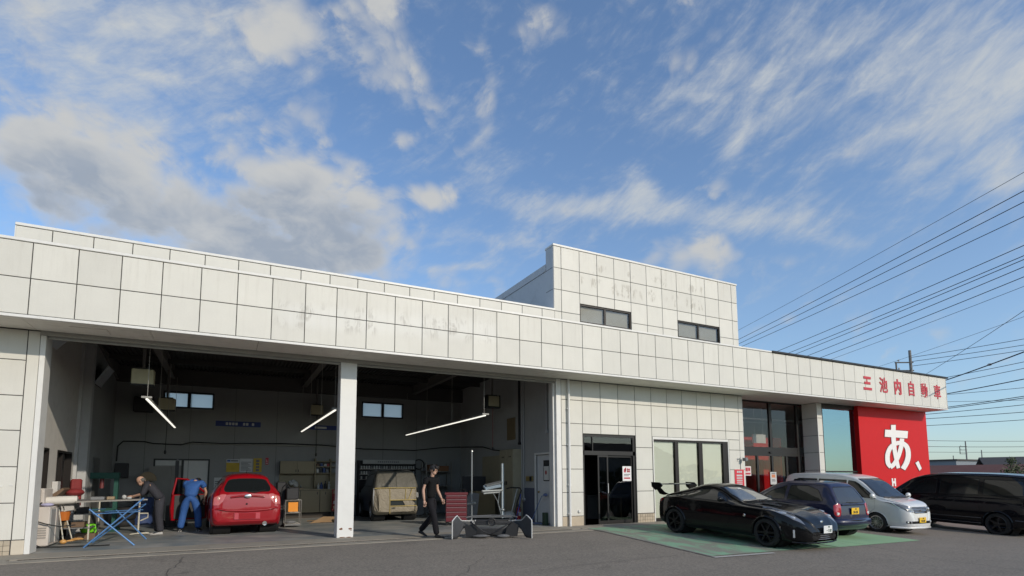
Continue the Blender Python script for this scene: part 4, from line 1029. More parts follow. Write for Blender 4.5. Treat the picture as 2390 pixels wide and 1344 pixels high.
def paint(name, col, metal=0.0, rough=.35, coat=.75, spec=.25):
    return mat(name, col, rough, metal, var=.03, coat=coat, spec=spec)
PLW = mat('plate_white', (.78, .79, .77), .4); PLY = mat('plate_yellow', (.85, .52, .03), .4); INK = mat('plate_ink', (.03, .09, .05), .5); INKB = mat('plate_ink_black', (.05, .045, .02), .5)
def mirror_cap(root, x, y, z, sg, paint_, w=.20, h=.13, d=.11):
    mb = MB().ell((0, 0, 0), (d/2, w/2, h/2), 14, 8); mb.box(-.02, -sg*w*.75, -h*.35, .02, -sg*w*.3, -h*.1)
    return obj('door_mirror', mb, paint_, root, smooth=50, loc=(x, y, z))
def wiper(root, pts): return obj('wiper', MB().tube(pts, .010, 6), IRON, root)
nx_f = lambda f: f.normal.x
# ---------------------------------------------------------------- black sports coupe with tall rear wing
def sports_coupe():
    root = thing('sports_coupe', 'black two door sports coupe with tall rear wing on the green bay', 'car', (14.935, -1.692, -.035), Euler((-.004, .042, -1.497)))
    BP = paint('black_paint', (.0045, .0047, .0055), 0, .22, .5, .1)
    sp = dict(top=[(-.76,.52),(-.745,.82),(-.68,.955),(-.5,1.0),(-.1,1.115),(.3,1.245),(.65,1.32),(.9,1.335),(1.12,1.315),(1.35,1.235),(1.65,1.085),(1.95,.945),(2.2,.915),(2.6,.885),(2.95,.825),(3.2,.735),(3.38,.62),(3.47,.48),(3.51,.36)],
        bot=[(-.76,.32),(-.65,.24),(-.3,.19),(.5,.17),(2.0,.17),(2.9,.17),(3.3,.16),(3.48,.19),(3.51,.24)],
        belt=[(-.76,.49),(-.70,.78),(-.4,.90),(0,.935),(.5,.905),(1.2,.88),(1.7,.865),(2.2,.845),(2.65,.825),(3.0,.75),(3.25,.63),(3.42,.50),(3.51,.33)],
        W=[(-.76,.56),(-.72,.70),(-.55,.83),(-.3,.90),(0,.925),(.35,.905),(.9,.865),(1.7,.865),(2.2,.89),(2.65,.915),(2.95,.895),(3.15,.845),(3.33,.74),(3.44,.62),(3.51,.42)],
        Wg=[(-.76,.50),(-.4,.56),(0,.53),(.5,.525),(1.0,.535),(1.3,.57),(1.65,.66),(1.95,.74),(2.6,.74),(3.0,.66),(3.3,.5),(3.51,.3)], round=.15, shoulder=.955, bulge=.55)
    bm = car_shell(sp)
    arches(bm, root, (0, 2.65), (.355, .325), .9, BP, .028)
    bm.normal_update()
    for sg in (1, -1):
        t_ = lambda f, s=sg: f.calc_center_median().y*s > .3 and abs(f.normal.y) > .25
        glass(bm, root, [(.20, .955), (1.60, .915), (1.42, 1.04), (1.15, 1.17), (.88, 1.235), (.62, 1.225), (.34, 1.12)], 'y', t_, 'side_window', r=.05)
        glass(bm, root, [(-.30, .98), (.10, .965), (.24, 1.10), (.34, 1.17), (.12, 1.115)], 'y', t_, 'quarter_window', r=.03)
    glass(bm, root, [(-.62, .955), (.62, .955), (.57, 1.12), (.46, 1.285), (-.46, 1.285), (-.57, 1.12)], 'x', lambda f: f.calc_center_median().x > 1.0 and f.calc_center_median().x < 2.2 and nx_f(f) > .18 and f.normal.z > .3, 'windscreen', m=mat('windscreen_glass', (.05, .062, .07), .06, var=0, spec=1.0, coat=1), r=.05)  # windscreen base colour lifted to blue-grey to suggest reflected sky
    glass(bm, root, [(-.46, 1.01), (.46, 1.01), (.43, 1.26), (-.43, 1.26)], 'x', lambda f: f.calc_center_median().x < .5 and f.normal.z > .5, 'rear_window', r=.05)
    for sg in (1, -1):
        door(bm, root, [(.25, .30), (1.45, .30), (1.64, .42), (1.70, .62), (1.68, .875), (.18, .915), (.16, .6)], sg, BP, .9)
    HL = mat('headlight_glass', (.62, .64, .66), .08, .5, var=.35, vscale=30, coat=1); HD = mat('headlight_dark', (.13, .135, .145), .15, coat=1)
    for sg in (1, -1):
        p = [(2.46, .73*sg), (2.66, .825*sg), (2.95, .845*sg), (3.22, .765*sg), (3.39, .60*sg), (3.24, .565*sg), (2.85, .655*sg)]
        hl = inset_part(bm, root, p, 'z', lambda f, s=sg: f.calc_center_median().y*s > 0 and f.normal.z > .12 and f.calc_center_median().z > .45, 'headlight', HD, .003)
        if hl:
            obj('lamp_lens', MB().ell((2.90, sg*.755, .775), (.16, .05, .035), 12, 8), HL, hl, smooth=60); obj('lamp_lens', MB().ell((3.16, sg*.70, .69), (.07, .05, .035), 12, 8), HL, hl, smooth=60)
            obj('lamp_trim', MB().tube([(2.48, sg*.735, .868), (2.72, sg*.72, .845), (3.0, sg*.66, .79)], .010, 6), HL, hl)
        inset_part(bm, root, [(-.76, .66), (-.42, .86), (-.50, .93), (-.74, .86)], 'y', lambda f, s=sg: f.calc_center_median().y*s > .3, 'tail_light', mat('tail_light_red', (.26, .012, .012), .1, coat=1), .004)
        obj('daylight_strip', MB().bbox(-.012, -.02, -.085, .012, .02, .085, .006), HL, root, loc=(3.26, sg*.815, .36), rot=(0, -.12, sg*.8))
        obj('side_badge', MB().ell((2.10, sg*.90, .66), (.035, .006, .035), 12, 6), CHROME, root)
    mouth = [(-.44, .20), (.44, .20), (.50, .30), (.46, .40), (-.46, .40), (-.50, .30)]
    gr = inset_part(bm, root, mouth, 'x', lambda f: f.calc_center_median().x > 3.2, 'grille', WELL, -.03)
    for z in (.235, .275, .315, .355):
        obj('grille_slat', MB().tube([(3.36, -.47, z), (3.465, -.26, z), (3.497, 0, z), (3.465, .26, z), (3.36, .47, z)], .008, 6), mat('slat_grey', (.20, .20, .21), .3, .5), gr or root)
    obj('bumper_lip', MB().tube([(3.20, -.80, .17), (3.40, -.60, .165), (3.49, -.28, .165), (3.505, 0, .165), (3.49, .28, .165), (3.40, .60, .165), (3.20, .80, .17)], .018, 6), BP, root)
    obj('front_badge', MB().ell((3.405, 0, .60), (.02, .055, .04), 14, 6).box(3.40, -.03, .615, 3.43, .03, .628), CHROME, root)
    plate(root, (3.535, .02, .45), (0, 0, PI/2), PLW, INK, [('・118', .02, -.03, .085), ('330', .03, .05, .04)])
    body = finish_body(bm, 'body', BP, root)
    mirror_cap(root, 1.50, -.97, .985, -1, BP); mirror_cap(root, 1.50, .97, .985, 1, BP)
    for sg in (1, -1): obj('hood_vent', MB().prism([(2.15, .935), (2.5, .915), (2.65, .89), (2.5, .90)], sg*.30-.09, sg*.30+.09), WELL, root)
    # rear wing: blade, curved side plates, struts
    wing = obj('rear_wing', MB().prism([(-.98, 1.225), (-.93, 1.255), (-.80, 1.265), (-.69, 1.245), (-.68, 1.23), (-.82, 1.235)], -.70, .70), BP, root)
    for sg in (1, -1):
        y = sg*.71
        obj('end_plate', MB().prism([(-1.02, 1.29), (-.70, 1.29), (-.60, 1.21), (-.72, 1.10), (-.86, 1.07), (-1.0, 1.16)], y-.012, y+.012), BP, wing)
        obj('wing_strut', MB().prism([(-.88, 1.12), (-.72, 1.14), (-.56, 1.03), (-.42, .99), (-.58, .95), (-.74, .97)], y*.93-.012, y*.93+.012), BP, wing)
    add_wheels(root, ('coupe', .325, .235, .23, 6, mat('black_rim', (.024, .024, .025), .3, .6), .62, False), [(0, .80, 1, 0), (0, -.80, -1, 0), (2.65, .79, 1, -.02), (2.65, -.79, -1, -.02)])
    wiper(root, [(1.95, -.1, .965), (1.86, .45, 1.0)]); wiper(root, [(1.93, -.55, .955), (1.9, .0, .985)])
    st = obj('sticker', MB().box(1.36, -.14, 1.20, 1.385, .0, 1.235, (0, .46, 0)), PLW, root)
    return root
sports_coupe()
# ---------------------------------------------------------------- red hatchback in the garage and small navy hatchback outside
def hatch(name, label, loc, rot, P, sp, W, details):
    root = thing(name, label, 'car', loc, rot)
    bm = car_shell(sp)
    arches(bm, root, details['axles'], details['arch'], W, P, .014)
    bm.normal_update()
    for sg in (1, -1):
        t_ = lambda f, s=sg: f.calc_center_median().y*s > W*.4 and abs(f.normal.y) > .3
        for w_ in details['side']: glass(bm, root, w_, 'y', t_, 'side_window', r=.05)
        for d_ in details['doors']:
            if sg in d_[1]: door(bm, root, d_[0], sg, P, W)
    glass(bm, root, details['rear'], 'x', lambda f: f.calc_center_median().x < details['rx'] and f.normal.x < -.15, 'rear_window', m=details.get('rg', CARGLASS), r=.07)
    glass(bm, root, details['front'], 'x', lambda f: f.calc_center_median().x > details['fx'] and f.normal.x > .15 and f.normal.z > .2 and f.calc_center_median().z > details['fz'], 'windscreen', r=.05)
    return root, bm
RP = paint('red_car_paint', (.30, .004, .010))
def red_hatch():
    W = .845
    sp = dict(top=[(-.60,.40),(-.585,.72),(-.56,.95),(-.47,1.10),(-.33,1.30),(-.22,1.445),(-.05,1.495),(.4,1.52),(1.0,1.515),(1.5,1.44),(1.9,1.25),(2.3,1.03),(2.6,.97),(2.95,.88),(3.12,.70),(3.17,.45)],
        bot=[(-.60,.33),(-.5,.24),(-.2,.2),(2.8,.2),(3.1,.22),(3.17,.3)],
        belt=[(-.60,.36),(-.57,.68),(-.52,.93),(-.3,1.0),(.5,.98),(1.5,.93),(2.2,.90),(2.6,.85),(3.0,.72),(3.17,.4)],
        W=[(-.60,.68),(-.57,.78),(-.48,.82),(-.2,.842),(.3,.847),(2.0,.845),(2.6,.83),(2.95,.76),(3.1,.62),(3.17,.5)],
        Wg=[(-.60,.60),(-.55,.68),(-.4,.65),(-.2,.56),(.2,.555),(1.2,.58),(1.8,.66),(2.4,.72),(3.17,.4)], round=.17, shoulder=.95, bulge=.42, crown=.03)
    det = dict(axles=(0, 2.46), arch=(.325, .30), side=[[(.45, 1.02), (1.25, 1.0), (1.25, 1.36), (.5, 1.38)], [(1.33, 1.0), (2.15, .98), (1.75, 1.22), (1.33, 1.36)]],
        doors=[([(1.3, .28), (2.1, .28), (2.2, .6), (2.2, .94), (1.3, .97)], (-1,)), ([(.35, .45), (.6, .3), (1.28, .28), (1.28, .97), (.38, .99)], (1, -1))],
        rear=[(-.54, 1.055), (.54, 1.055), (.57, 1.15), (.45, 1.375), (.2, 1.40), (-.2, 1.40), (-.45, 1.375), (-.57, 1.15)], rx=.2, front=[(-.6, 1.0), (.6, 1.0), (.5, 1.38), (-.5, 1.38)], fx=1.3, fz=.98)
    root, bm = hatch('red_hatchback', 'red hatchback inside the left bay seen from behind, one door open', (3.888, 3.72, 0), (0, 0, 1.63), RP, sp, W, det)
    LG = mat('tail_clear', (.68, .36, .30), .1, coat=1, var=.3, vscale=25)
    for sg in (1, -1):
        tl = inset_part(bm, root, rpoly([(sg*.50, 1.0), (sg*.60, 1.01), (sg*.78, .93), (sg*.80, .74), (sg*.66, .74), (sg*.57, .84)], .03), 'x', lambda f, s=sg: f.calc_center_median().x < .1 and f.calc_center_median().y*s > .2 and f.normal.x < -.05, 'tail_light', mat('red_lens', (.50, .10, .09), .12, coat=1), .008)
        if tl: obj('lamp_bulb', MB().ell((-.535, sg*.67, .90), (.035, .05, .06), 10, 6).ell((-.535, sg*.69, .79), (.035, .045, .045), 10, 6), LG, tl, smooth=60)
    # tailgate, its seam lines and trim
    inset_part(bm, root, rpoly([(-.58, .62), (.58, .62), (.54, .98), (-.54, .98)], .06), 'x', lambda f: f.calc_center_median().x < .0 and f.normal.x < -.2, 'tailgate', RP, .004)
    obj('tailgate_gap', MB().tube([(-.60, -.70, .645), (-.612, -.58, .61), (-.618, 0, .60), (-.612, .58, .61), (-.60, .70, .645)], .006, 6), SEAM, root)
    obj('garnish', MB().tube([(-.585, -.40, .93), (-.60, -.2, .955), (-.603, 0, .96), (-.60, .2, .955), (-.585, .40, .93)], .022, 8), RP, root, smooth=60)
    obj('badge', MB().ell((-.625, 0, .955), (.012, .085, .045), 16, 8), CHROME, root)
    obj('tailgate_lock', MB().ell((-.60, .02, .76), (.01, .025, .02), 10, 6), SEAM, root)
    PK = mat('faded_red', (.45, .05, .07), .5)
    obj('number_plate_recess', MB().bbox(-.625, -.31, .375, -.585, .31, .545, .01), PK, root); obj('plate_mount', MB().box(-.632, -.20, .39, -.624, .20, .535).box(-.636, -.12, .46, -.63, .12, .50), RP, root)
    obj('bumper_step', MB().tube([(-.52, -.80, .63), (-.585, -.68, .655), (-.60, -.48, .61), (-.612, 0, .585), (-.60, .48, .61), (-.585, .68, .655), (-.52, .80, .63)], .03, 8), RP, root, smooth=60)
    obj('exhaust_pipe', MB().lathe([(.045, -.60), (.055, -.66), (.048, -.66), (.04, -.58)], (0, -.42, .265), 'x', 14), CHROME, root)
    wiper(root, [(-.545, .0, 1.06), (-.56, -.18, 1.045), (-.53, -.42, 1.10)])
    obj('aerial', MB().tube([(.1, 0, 1.52), (-.05, 0, 1.62)], .008, 6).box(.05, -.02, 1.51, .14, .02, 1.54), IRON, root)
    body = finish_body(bm, 'body', RP, root)
    mirror_cap(root, 1.9, -.95, 1.03, -1, RP)
    # the near side door stands open
    d = MB().prism([(0, .28), (-1.0, .28), (-1.04, .6), (-1.0, .97), (0, .97)], -.03, .03)
    dr = obj('open_door', d, RP, root, loc=(2.2, .86, 0), rot=(0, 0, -1.05))
    obj('window_frame', MB().tube([(0, 0, .97), (-.35, -.02, 1.22), (-.62, -.04, 1.38), (-.92, -.04, 1.41), (-1.0, -.02, .97)], .028, 8), RP, dr); obj('pane', MB().prism([(-.05, .97), (-.37, 1.2), (-.64, 1.36), (-.91, 1.39), (-.98, .97)], -.018, -.012), PG, dr)
    obj('door_lining', MB().prism([(-.06, .32), (-.95, .32), (-.95, .95), (-.06, .95)], -.05, -.031), mat('lining_grey', (.06, .06, .06), .8), dr)
    add_wheels(root, ('hatch', .30, .19, .19, 7, mat('alloy_grey', (.35, .35, .36), .3, .8), .5, False), [(0, .735, 1, 0), (0, -.735, -1, 0), (2.46, .735, 1, 0), (2.46, -.735, -1, 0)])
    return root
red_hatch().scale = (1, 1, 1.04)
def navy_hatch():
    W = .79; NP = paint('navy_paint', (.010, .012, .045))
    sp = dict(top=[(-.60,.40),(-.585,.70),(-.56,.86),(-.50,.98),(-.38,1.17),(-.26,1.33),(-.12,1.405),(.3,1.43),(.9,1.425),(1.3,1.36),(1.7,1.17),(2.1,.96),(2.5,.90),(2.9,.78),(3.02,.58),(3.05,.4)],
        bot=[(-.60,.30),(-.5,.22),(-.2,.18),(2.7,.18),(3.0,.22),(3.05,.3)],
        belt=[(-.60,.36),(-.57,.64),(-.50,.83),(-.3,.88),(.5,.88),(1.5,.87),(2.1,.84),(2.6,.78),(2.9,.66),(3.05,.36)],
        W=[(-.60,.60),(-.57,.70),(-.48,.755),(-.2,.785),(.3,.79),(2.0,.79),(2.6,.76),(2.9,.66),(3.05,.45)],
        Wg=[(-.60,.55),(-.52,.68),(-.4,.64),(-.2,.56),(.2,.545),(1.2,.555),(1.7,.62),(2.2,.68),(3.05,.4)], round=.12, shoulder=.95, bulge=.45)
    det = dict(axles=(0, 2.36), arch=(.295, .28), side=[[(-.22, .93), (.88, .91), (.88, 1.30), (.35, 1.32), (.0, 1.22)], [(.97, .91), (1.78, .90), (1.45, 1.14), (.97, 1.30)]],
        doors=[([(.95, .28), (1.75, .28), (1.85, .5), (1.85, .86), (.93, .89)], (1, -1))],
        rear=[(-.55, .90), (.55, .90), (.57, 1.0), (.45, 1.31), (-.45, 1.31), (-.57, 1.0)], rx=.1, front=[(-.56, .93), (.56, .93), (.46, 1.30), (-.46, 1.30)], fx=1.2, fz=.92, rg=mat('hazy_rear_glass', (.035, .038, .042), .12, spec=.9))
    root, bm = hatch('navy_hatchback', 'small dark navy hatchback parked nose in, yellow number plate, rear towards us', (18.52, -3.22, gz(18.52, -3.22)+.005), Euler((0, -.042, 1.568)), NP, sp, W, det)
    for sg in (1, -1):
        tl = inset_part(bm, root, rpoly([(sg*.53, .88), (sg*.62, .90), (sg*.72, .86), (sg*.745, .72), (sg*.735, .58), (sg*.60, .57), (sg*.555, .66)], .05), 'x', lambda f, s=sg: f.calc_center_median().x < .1 and f.calc_center_median().y*s > .2 and f.normal.x < -.02, 'tail_light', mat('red_lens_bright', (.42, .018, .028), .1, coat=1), .008)
        if tl: obj('reverse_lamp', MB().bbox(-.585, sg*.655-.05, .60, -.55, sg*.655+.05, .68, .012), mat('clear_lens', (.7, .68, .66), .1, coat=1), tl)
    obj('bumper', MB().tube([(-.30, -.775, .42), (-.50, -.74, .42), (-.60, -.58, .42), (-.635, 0, .42), (-.60, .58, .42), (-.50, .74, .42), (-.30, .775, .42)], [.08, .10, .105, .105, .105, .10, .08], 10), NP, root, smooth=60)
    obj('bumper_line', MB().tube([(-.48, -.80, .475), (-.655, -.60, .475), (-.735, 0, .475), (-.655, .60, .475), (-.48, .80, .475)], .012, 6), SEAM, root)
    obj('tailgate_bar', MB().tube([(-.565, -.50, .862), (-.59, -.25, .868), (-.595, 0, .87), (-.59, .25, .868), (-.565, .50, .862)], .022, 8), CHROME if False else NP, root, smooth=60)
    plate(root, (-.615, -.02, .70), (0, 0, -PI/2), PLY, INKB, [('50-28', 0, -.03, .085), ('500', .02, .05, .04)])
    wiper(root, [(-.555, .10, .885), (-.575, -.12, .895), (-.57, -.17, .90), (-.545, -.36, .84)]); wiper(root, [(-.53, .22, .92), (-.555, -.02, .915)])
    body = finish_body(bm, 'body', NP, root)
    mirror_cap(root, 1.62, .90, .94, 1, NP); mirror_cap(root, 1.62, -.90, .94, -1, NP)
    add_wheels(root, ('navy', .28, .175, .165, 8, mat('steel_rim', (.25, .25, .26), .4, .7), .5, False), [(0, .69, 1, 0), (0, -.69, -1, 0), (2.36, .69, 1, 0), (2.36, -.69, -1, 0)])
    return root
navy_hatch().scale = (1, 1, 1.05)
# ---------------------------------------------------------------- silver minivan, nose out
def silver_van():
    W = .81; SP = paint('silver_paint', (.72, .72, .70), .15, .38)
    root = thing('silver_minivan', 'silver minivan parked nose out beside the navy hatchback, yellow front plate', 'minivan', (22.45, -2.66, gz(22.45, -2.66)+.01), Euler((0, .04, -1.63)))
    sp = dict(top=[(-3.62,.5),(-3.60,1.2),(-3.55,1.55),(-3.42,1.75),(-3.2,1.81),(-2.4,1.845),(-1.5,1.84),(-.95,1.78),(-.62,1.66),(-.2,1.36),(.10,1.135),(.28,1.07),(.6,1.00),(.78,.92),(.86,.78),(.90,.55),(.91,.38)],
        bot=[(-3.62,.34),(-3.4,.24),(-2.5,.2),(.3,.2),(.7,.17),(.88,.19),(.91,.25)],
        belt=[(-3.62,.46),(-3.58,.95),(-3.3,1.06),(-2,1.06),(-1,1.05),(-.2,1.02),(.2,1.0),(.55,.93),(.75,.84),(.86,.68),(.91,.34)],
        W=[(-3.62,.68),(-3.55,.76),(-3.3,.80),(-2.5,.81),(-.5,.81),(.1,.805),(.4,.78),(.62,.72),(.78,.63),(.87,.52),(.91,.40)],
        Wg=[(-3.62,.6),(-3.5,.63),(-3.2,.645),(-1.4,.65),(-.9,.655),(-.3,.69),(.1,.72),(.5,.66),(.8,.5),(.91,.3)], round=.12, shoulder=.965, bulge=.45)
    bm = car_shell(sp)
    arches(bm, root, (0, -2.7), (.345, .315), W, SP, .012)
    bm.normal_update()
    for sg in (1, -1):
        t_ = lambda f, s=sg: f.calc_center_median().y*s > W*.4 and abs(f.normal.y) > .35
        glass(bm, root, [(-3.2, 1.13), (-2.15, 1.12), (-2.15, 1.65), (-2.95, 1.64), (-3.0, 1.60), (-3.12, 1.60)], 'y', t_, 'side_window', r=.04)
        glass(bm, root, [(-2.10, 1.12), (-1.05, 1.10), (-1.05, 1.64), (-2.10, 1.65)], 'y', t_, 'side_window', r=.03)
        glass(bm, root, [(-1.0, 1.10), (-.02, 1.06), (-.30, 1.30), (-.62, 1.53), (-.75, 1.60), (-1.0, 1.635)], 'y', t_, 'front_side_window', r=.03)
        door(bm, root, [(-1.03, .32), (-.42, .32), (-.28, .55), (-.05, .75), (-.05, 1.04), (-1.03, 1.07)], sg, SP, W)
        door(bm, root, [(-2.12, .45), (-1.9, .32), (-1.05, .32), (-1.05, 1.07), (-2.12, 1.09)], sg, SP, W)
    glass(bm, root, [(-.70, 1.12), (.70, 1.12), (.66, 1.3), (.585, 1.70), (-.585, 1.70), (-.66, 1.3)], 'x', lambda f: -.95 < f.calc_center_median().x < .4 and f.normal.x > .2 and f.normal.z > .25, 'windscreen', m=mat('van_windscreen', (.022, .024, .026), .04, var=0, spec=.9), r=.06)
    HLs = mat('lamp_clear', (.66, .66, .64), .1, .6, var=.3, vscale=40, coat=1)
    for sg in (1, -1):
        hl = inset_part(bm, root, rpoly([(sg*.36, .715), (sg*.52, .70), (sg*.66, .80), (sg*.78, .99), (sg*.70, .965), (sg*.52, .90), (sg*.38, .85)], .02), 'x', lambda f, s=sg: f.calc_center_median().x > .25 and f.calc_center_median().y*s > 0 and f.normal.x > .05, 'headlight', mat('lamp_housing', (.20, .20, .20), .15, .5, var=.5, vscale=30, coat=1), .004)
        if hl:
            obj('lamp_lens', MB().ell((.80, sg*.49, .785), (.05, .07, .055), 12, 8), HLs, hl, smooth=60); obj('lamp_lens', MB().ell((.70, sg*.60, .84), (.05, .06, .05), 12, 8), HLs, hl, smooth=60); obj('lamp_rim', MB().tube([(.885, sg*.37, .71), (.80, sg*.55, .715), (.66, sg*.69, .815), (.46, sg*.785, .985)], .013, 6), CHROME, hl)
        obj('fog_lamp', MB().ell((.83, sg*.56, .385), (.03, .05, .04), 10, 6), HLs, root, smooth=60); obj('fog_frame', MB().box(.855, sg*.47-.015, .345, .885, sg*.47+.015, .43), HLs, root)
    gr = inset_part(bm, root, rpoly([(-.33, .66), (.33, .66), (.375, .86), (-.375, .86)], .03), 'x', lambda f: f.calc_center_median().x > .6, 'grille', IRON, -.012)
    for z in (.69, .735, .78, .825): obj('grille_slat', MB().tube([(.845, -.34-.04*(z-.69)/.17, z), (.893-.22*(z-.6), -.17, z), (.905-.22*(z-.6), 0, z), (.893-.22*(z-.6), .17, z), (.845, .34+.04*(z-.69)/.17, z)], .012, 6), CHROME, gr or root)
    bd = MB()
    for th in (PI/2, PI/2+2*PI/3, PI/2-2*PI/3):
        c, s = math.cos(th), math.sin(th); r = .058
        bd.add([(.90, 0, .765), (.90, .5*r*(c-.58*s), .765+.5*r*(s+.58*c)), (.90, r*c, .765+r*s), (.90, .5*r*(c+.58*s), .765+.5*r*(s-.58*c)), (.885, 0, .765)], [(0, 1, 2, 3), (4, 1, 0), (4, 3, 2), (4, 2, 1), (4, 0, 3)])
    obj('front_emblem', bd, CHROME, root)
    inset_part(bm, root, rpoly([(-.60, .345), (.60, .345), (.62, .425), (-.62, .425)], .02), 'x', lambda f: f.calc_center_median().x > .55, 'lower_grille', WELL, -.012)
    obj('bumper_lip', MB().tube([(.42, -.80, .215), (.68, -.70, .215), (.86, -.48, .215), (.925, 0, .215), (.86, .48, .215), (.68, .70, .215), (.42, .80, .215)], .035, 8), SP, root, smooth=60)
    plate(root, (.935, 0, .46), (0, 0, PI/2), PLY, INKB, [('10-08', 0, -.03, .085), ('580', .02, .05, .04)])
    obj('wiper_cowl', MB().tube([(.16, -.64, 1.135), (.26, -.3, 1.115), (.27, .3, 1.115), (.16, .64, 1.135)], .022, 6), IRON, root)
    wiper(root, [(.22, -.1, 1.14), (.12, .45, 1.18)]); wiper(root, [(.22, -.5, 1.13), (.14, 0, 1.17)])
    body = finish_body(bm, 'body', SP, root)
    mirror_cap(root, -.02, -.93, 1.16, -1, SP, .2, .17, .14); mirror_cap(root, -.02, .93, 1.16, 1, SP, .2, .17, .14)
    for sg in (1, -1):
        for x in (-.85, -1.9): obj('door_handle', MB().bbox(x-.08, sg*.81-.02, .92, x+.08, sg*.81+.02, .95, .008), SP, root)
    add_wheels(root, ('silver', .315, .215, .195, 12, mat('grey_alloy', (.42, .42, .43), .3, .85), .35, False), [(0, .72, 1, 0), (0, -.72, -1, 0), (-2.7, .72, 1, 0), (-2.7, -.72, -1, 0)])
    return root
silver_van().scale = (.975, .975, .975)
# ---------------------------------------------------------------- large black van at the right edge
def black_van():
    W = .92; BP = paint('black_van_paint', (.004, .0045, .0075), 0, .22, .5, .1)
    root = thing('black_minivan', 'large black minivan at the right edge, parked side on past the silver one', 'minivan', (27.2, -3.98, gz(27.2, -3.98)), Euler((0, -.042, 1.49)))
    sp = dict(top=[(-.98,.5),(-.97,1.2),(-.92,1.6),(-.78,1.80),(-.5,1.865),(.4,1.90),(1.5,1.89),(2.1,1.82),(2.5,1.70),(3.0,1.38),(3.3,1.18),(3.7,1.08),(3.95,.92),(4.05,.6),(4.07,.4)],
        bot=[(-.98,.36),(-.8,.27),(0,.23),(3.7,.22),(4.0,.24),(4.07,.3)],
        belt=[(-.98,.46),(-.95,1.05),(-.6,1.16),(1,1.15),(2.5,1.12),(3.2,1.06),(3.7,.96),(3.95,.8),(4.07,.36)],
        W=[(-.98,.78),(-.9,.87),(-.6,.91),(0,.92),(3.0,.92),(3.5,.88),(3.85,.76),(4.07,.5)],
        Wg=[(-.98,.70),(-.8,.72),(-.3,.735),(1.6,.74),(2.4,.76),(3.1,.82),(3.6,.76),(4.07,.4)], round=.11, shoulder=.965, bulge=.5)
    bm = car_shell(sp)
    arches(bm, root, (0, 2.95), (.39, .35), W, BP, .028)
    bm.normal_update()
    DG = mat('van_glass', (.010, .011, .012), .05, var=0, spec=.6)
    for sg in (1, -1):
        t_ = lambda f, s=sg: f.calc_center_median().y*s > W*.4 and abs(f.normal.y) > .35
        glass(bm, root, [(-.75, 1.24), (.38, 1.22), (.38, 1.72), (-.62, 1.70)], 'y', t_, 'side_window', DG, r=.05)
        glass(bm, root, [(.50, 1.22), (1.62, 1.20), (1.62, 1.735), (.50, 1.735)], 'y', t_, 'side_window', DG, r=.03)
        glass(bm, root, [(1.72, 1.20), (2.95, 1.14), (2.55, 1.45), (2.15, 1.66), (1.72, 1.73)], 'y', t_, 'front_side_window', DG, r=.03)
        door(bm, root, [(.46, .42), (1.66, .38), (1.66, 1.17), (.46, 1.19)], sg, BP, W)
        door(bm, root, [(1.70, .38), (2.45, .36), (2.6, .7), (2.9, .9), (2.9, 1.11), (1.70, 1.17)], sg, BP, W)
        obj('side_step', MB().tube([(.45, sg*.90, .285), (2.5, sg*.90, .275)], .03, 8), BP, root)
        obj('side_moulding', MB().tube([(.42, sg*.925, .50), (2.5, sg*.925, .48)], .012, 6), mat('dull_chrome', (.12, .12, .13), .3, .8), root); obj('side_moulding', MB().tube([(.42, sg*.915, .335), (2.5, sg*.915, .325)], .010, 6), MATS['dull_chrome'], root)
        obj('side_moulding', MB().tube([(-.45, sg*.915, .50), (-.85, sg*.87, .50)], .012, 6), MATS['dull_chrome'], root)
        for x in (1.55, 1.85): obj('door_handle', MB().bbox(x-.09, sg*.92-.02, 1.03, x+.09, sg*.92+.02, 1.06, .008), BP, root)
    glass(bm, root, [(-.76, 1.2), (.76, 1.2), (.66, 1.70), (-.66, 1.70)], 'x', lambda f: f.calc_center_median().x > 2.2 and f.normal.x > .2 and f.normal.z > .2 and f.calc_center_median().z > 1.15, 'windscreen', DG, r=.06)
    glass(bm, root, [(-.70, 1.2), (.70, 1.2), (.62, 1.68), (-.62, 1.68)], 'x', lambda f: f.calc_center_median().x < -.5 and f.normal.x < -.2, 'rear_window', DG, r=.06)
    body = finish_body(bm, 'body', BP, root)
    obj('roof_trim', MB().tube([(-.8, .74, 1.795), (0, .755, 1.835), (1.6, .76, 1.83), (2.3, .78, 1.72)], .014, 6), MATS['dull_chrome'], root)
    mirror_cap(root, 2.75, 1.03, 1.18, 1, BP, .22, .2, .15); mirror_cap(root, 2.75, -1.03, 1.18, -1, BP, .22, .2, .15)
    add_wheels(root, ('van', .35, .245, .225, 5, mat('dark_alloy', (.045, .045, .048), .3, .8), .8, False), [(0, .80, 1, 0), (0, -.80, -1, 0), (2.95, .80, 1, 0), (2.95, -.80, -1, 0)])
    return root
black_van().scale = (1.08, 1.08, 1.08)
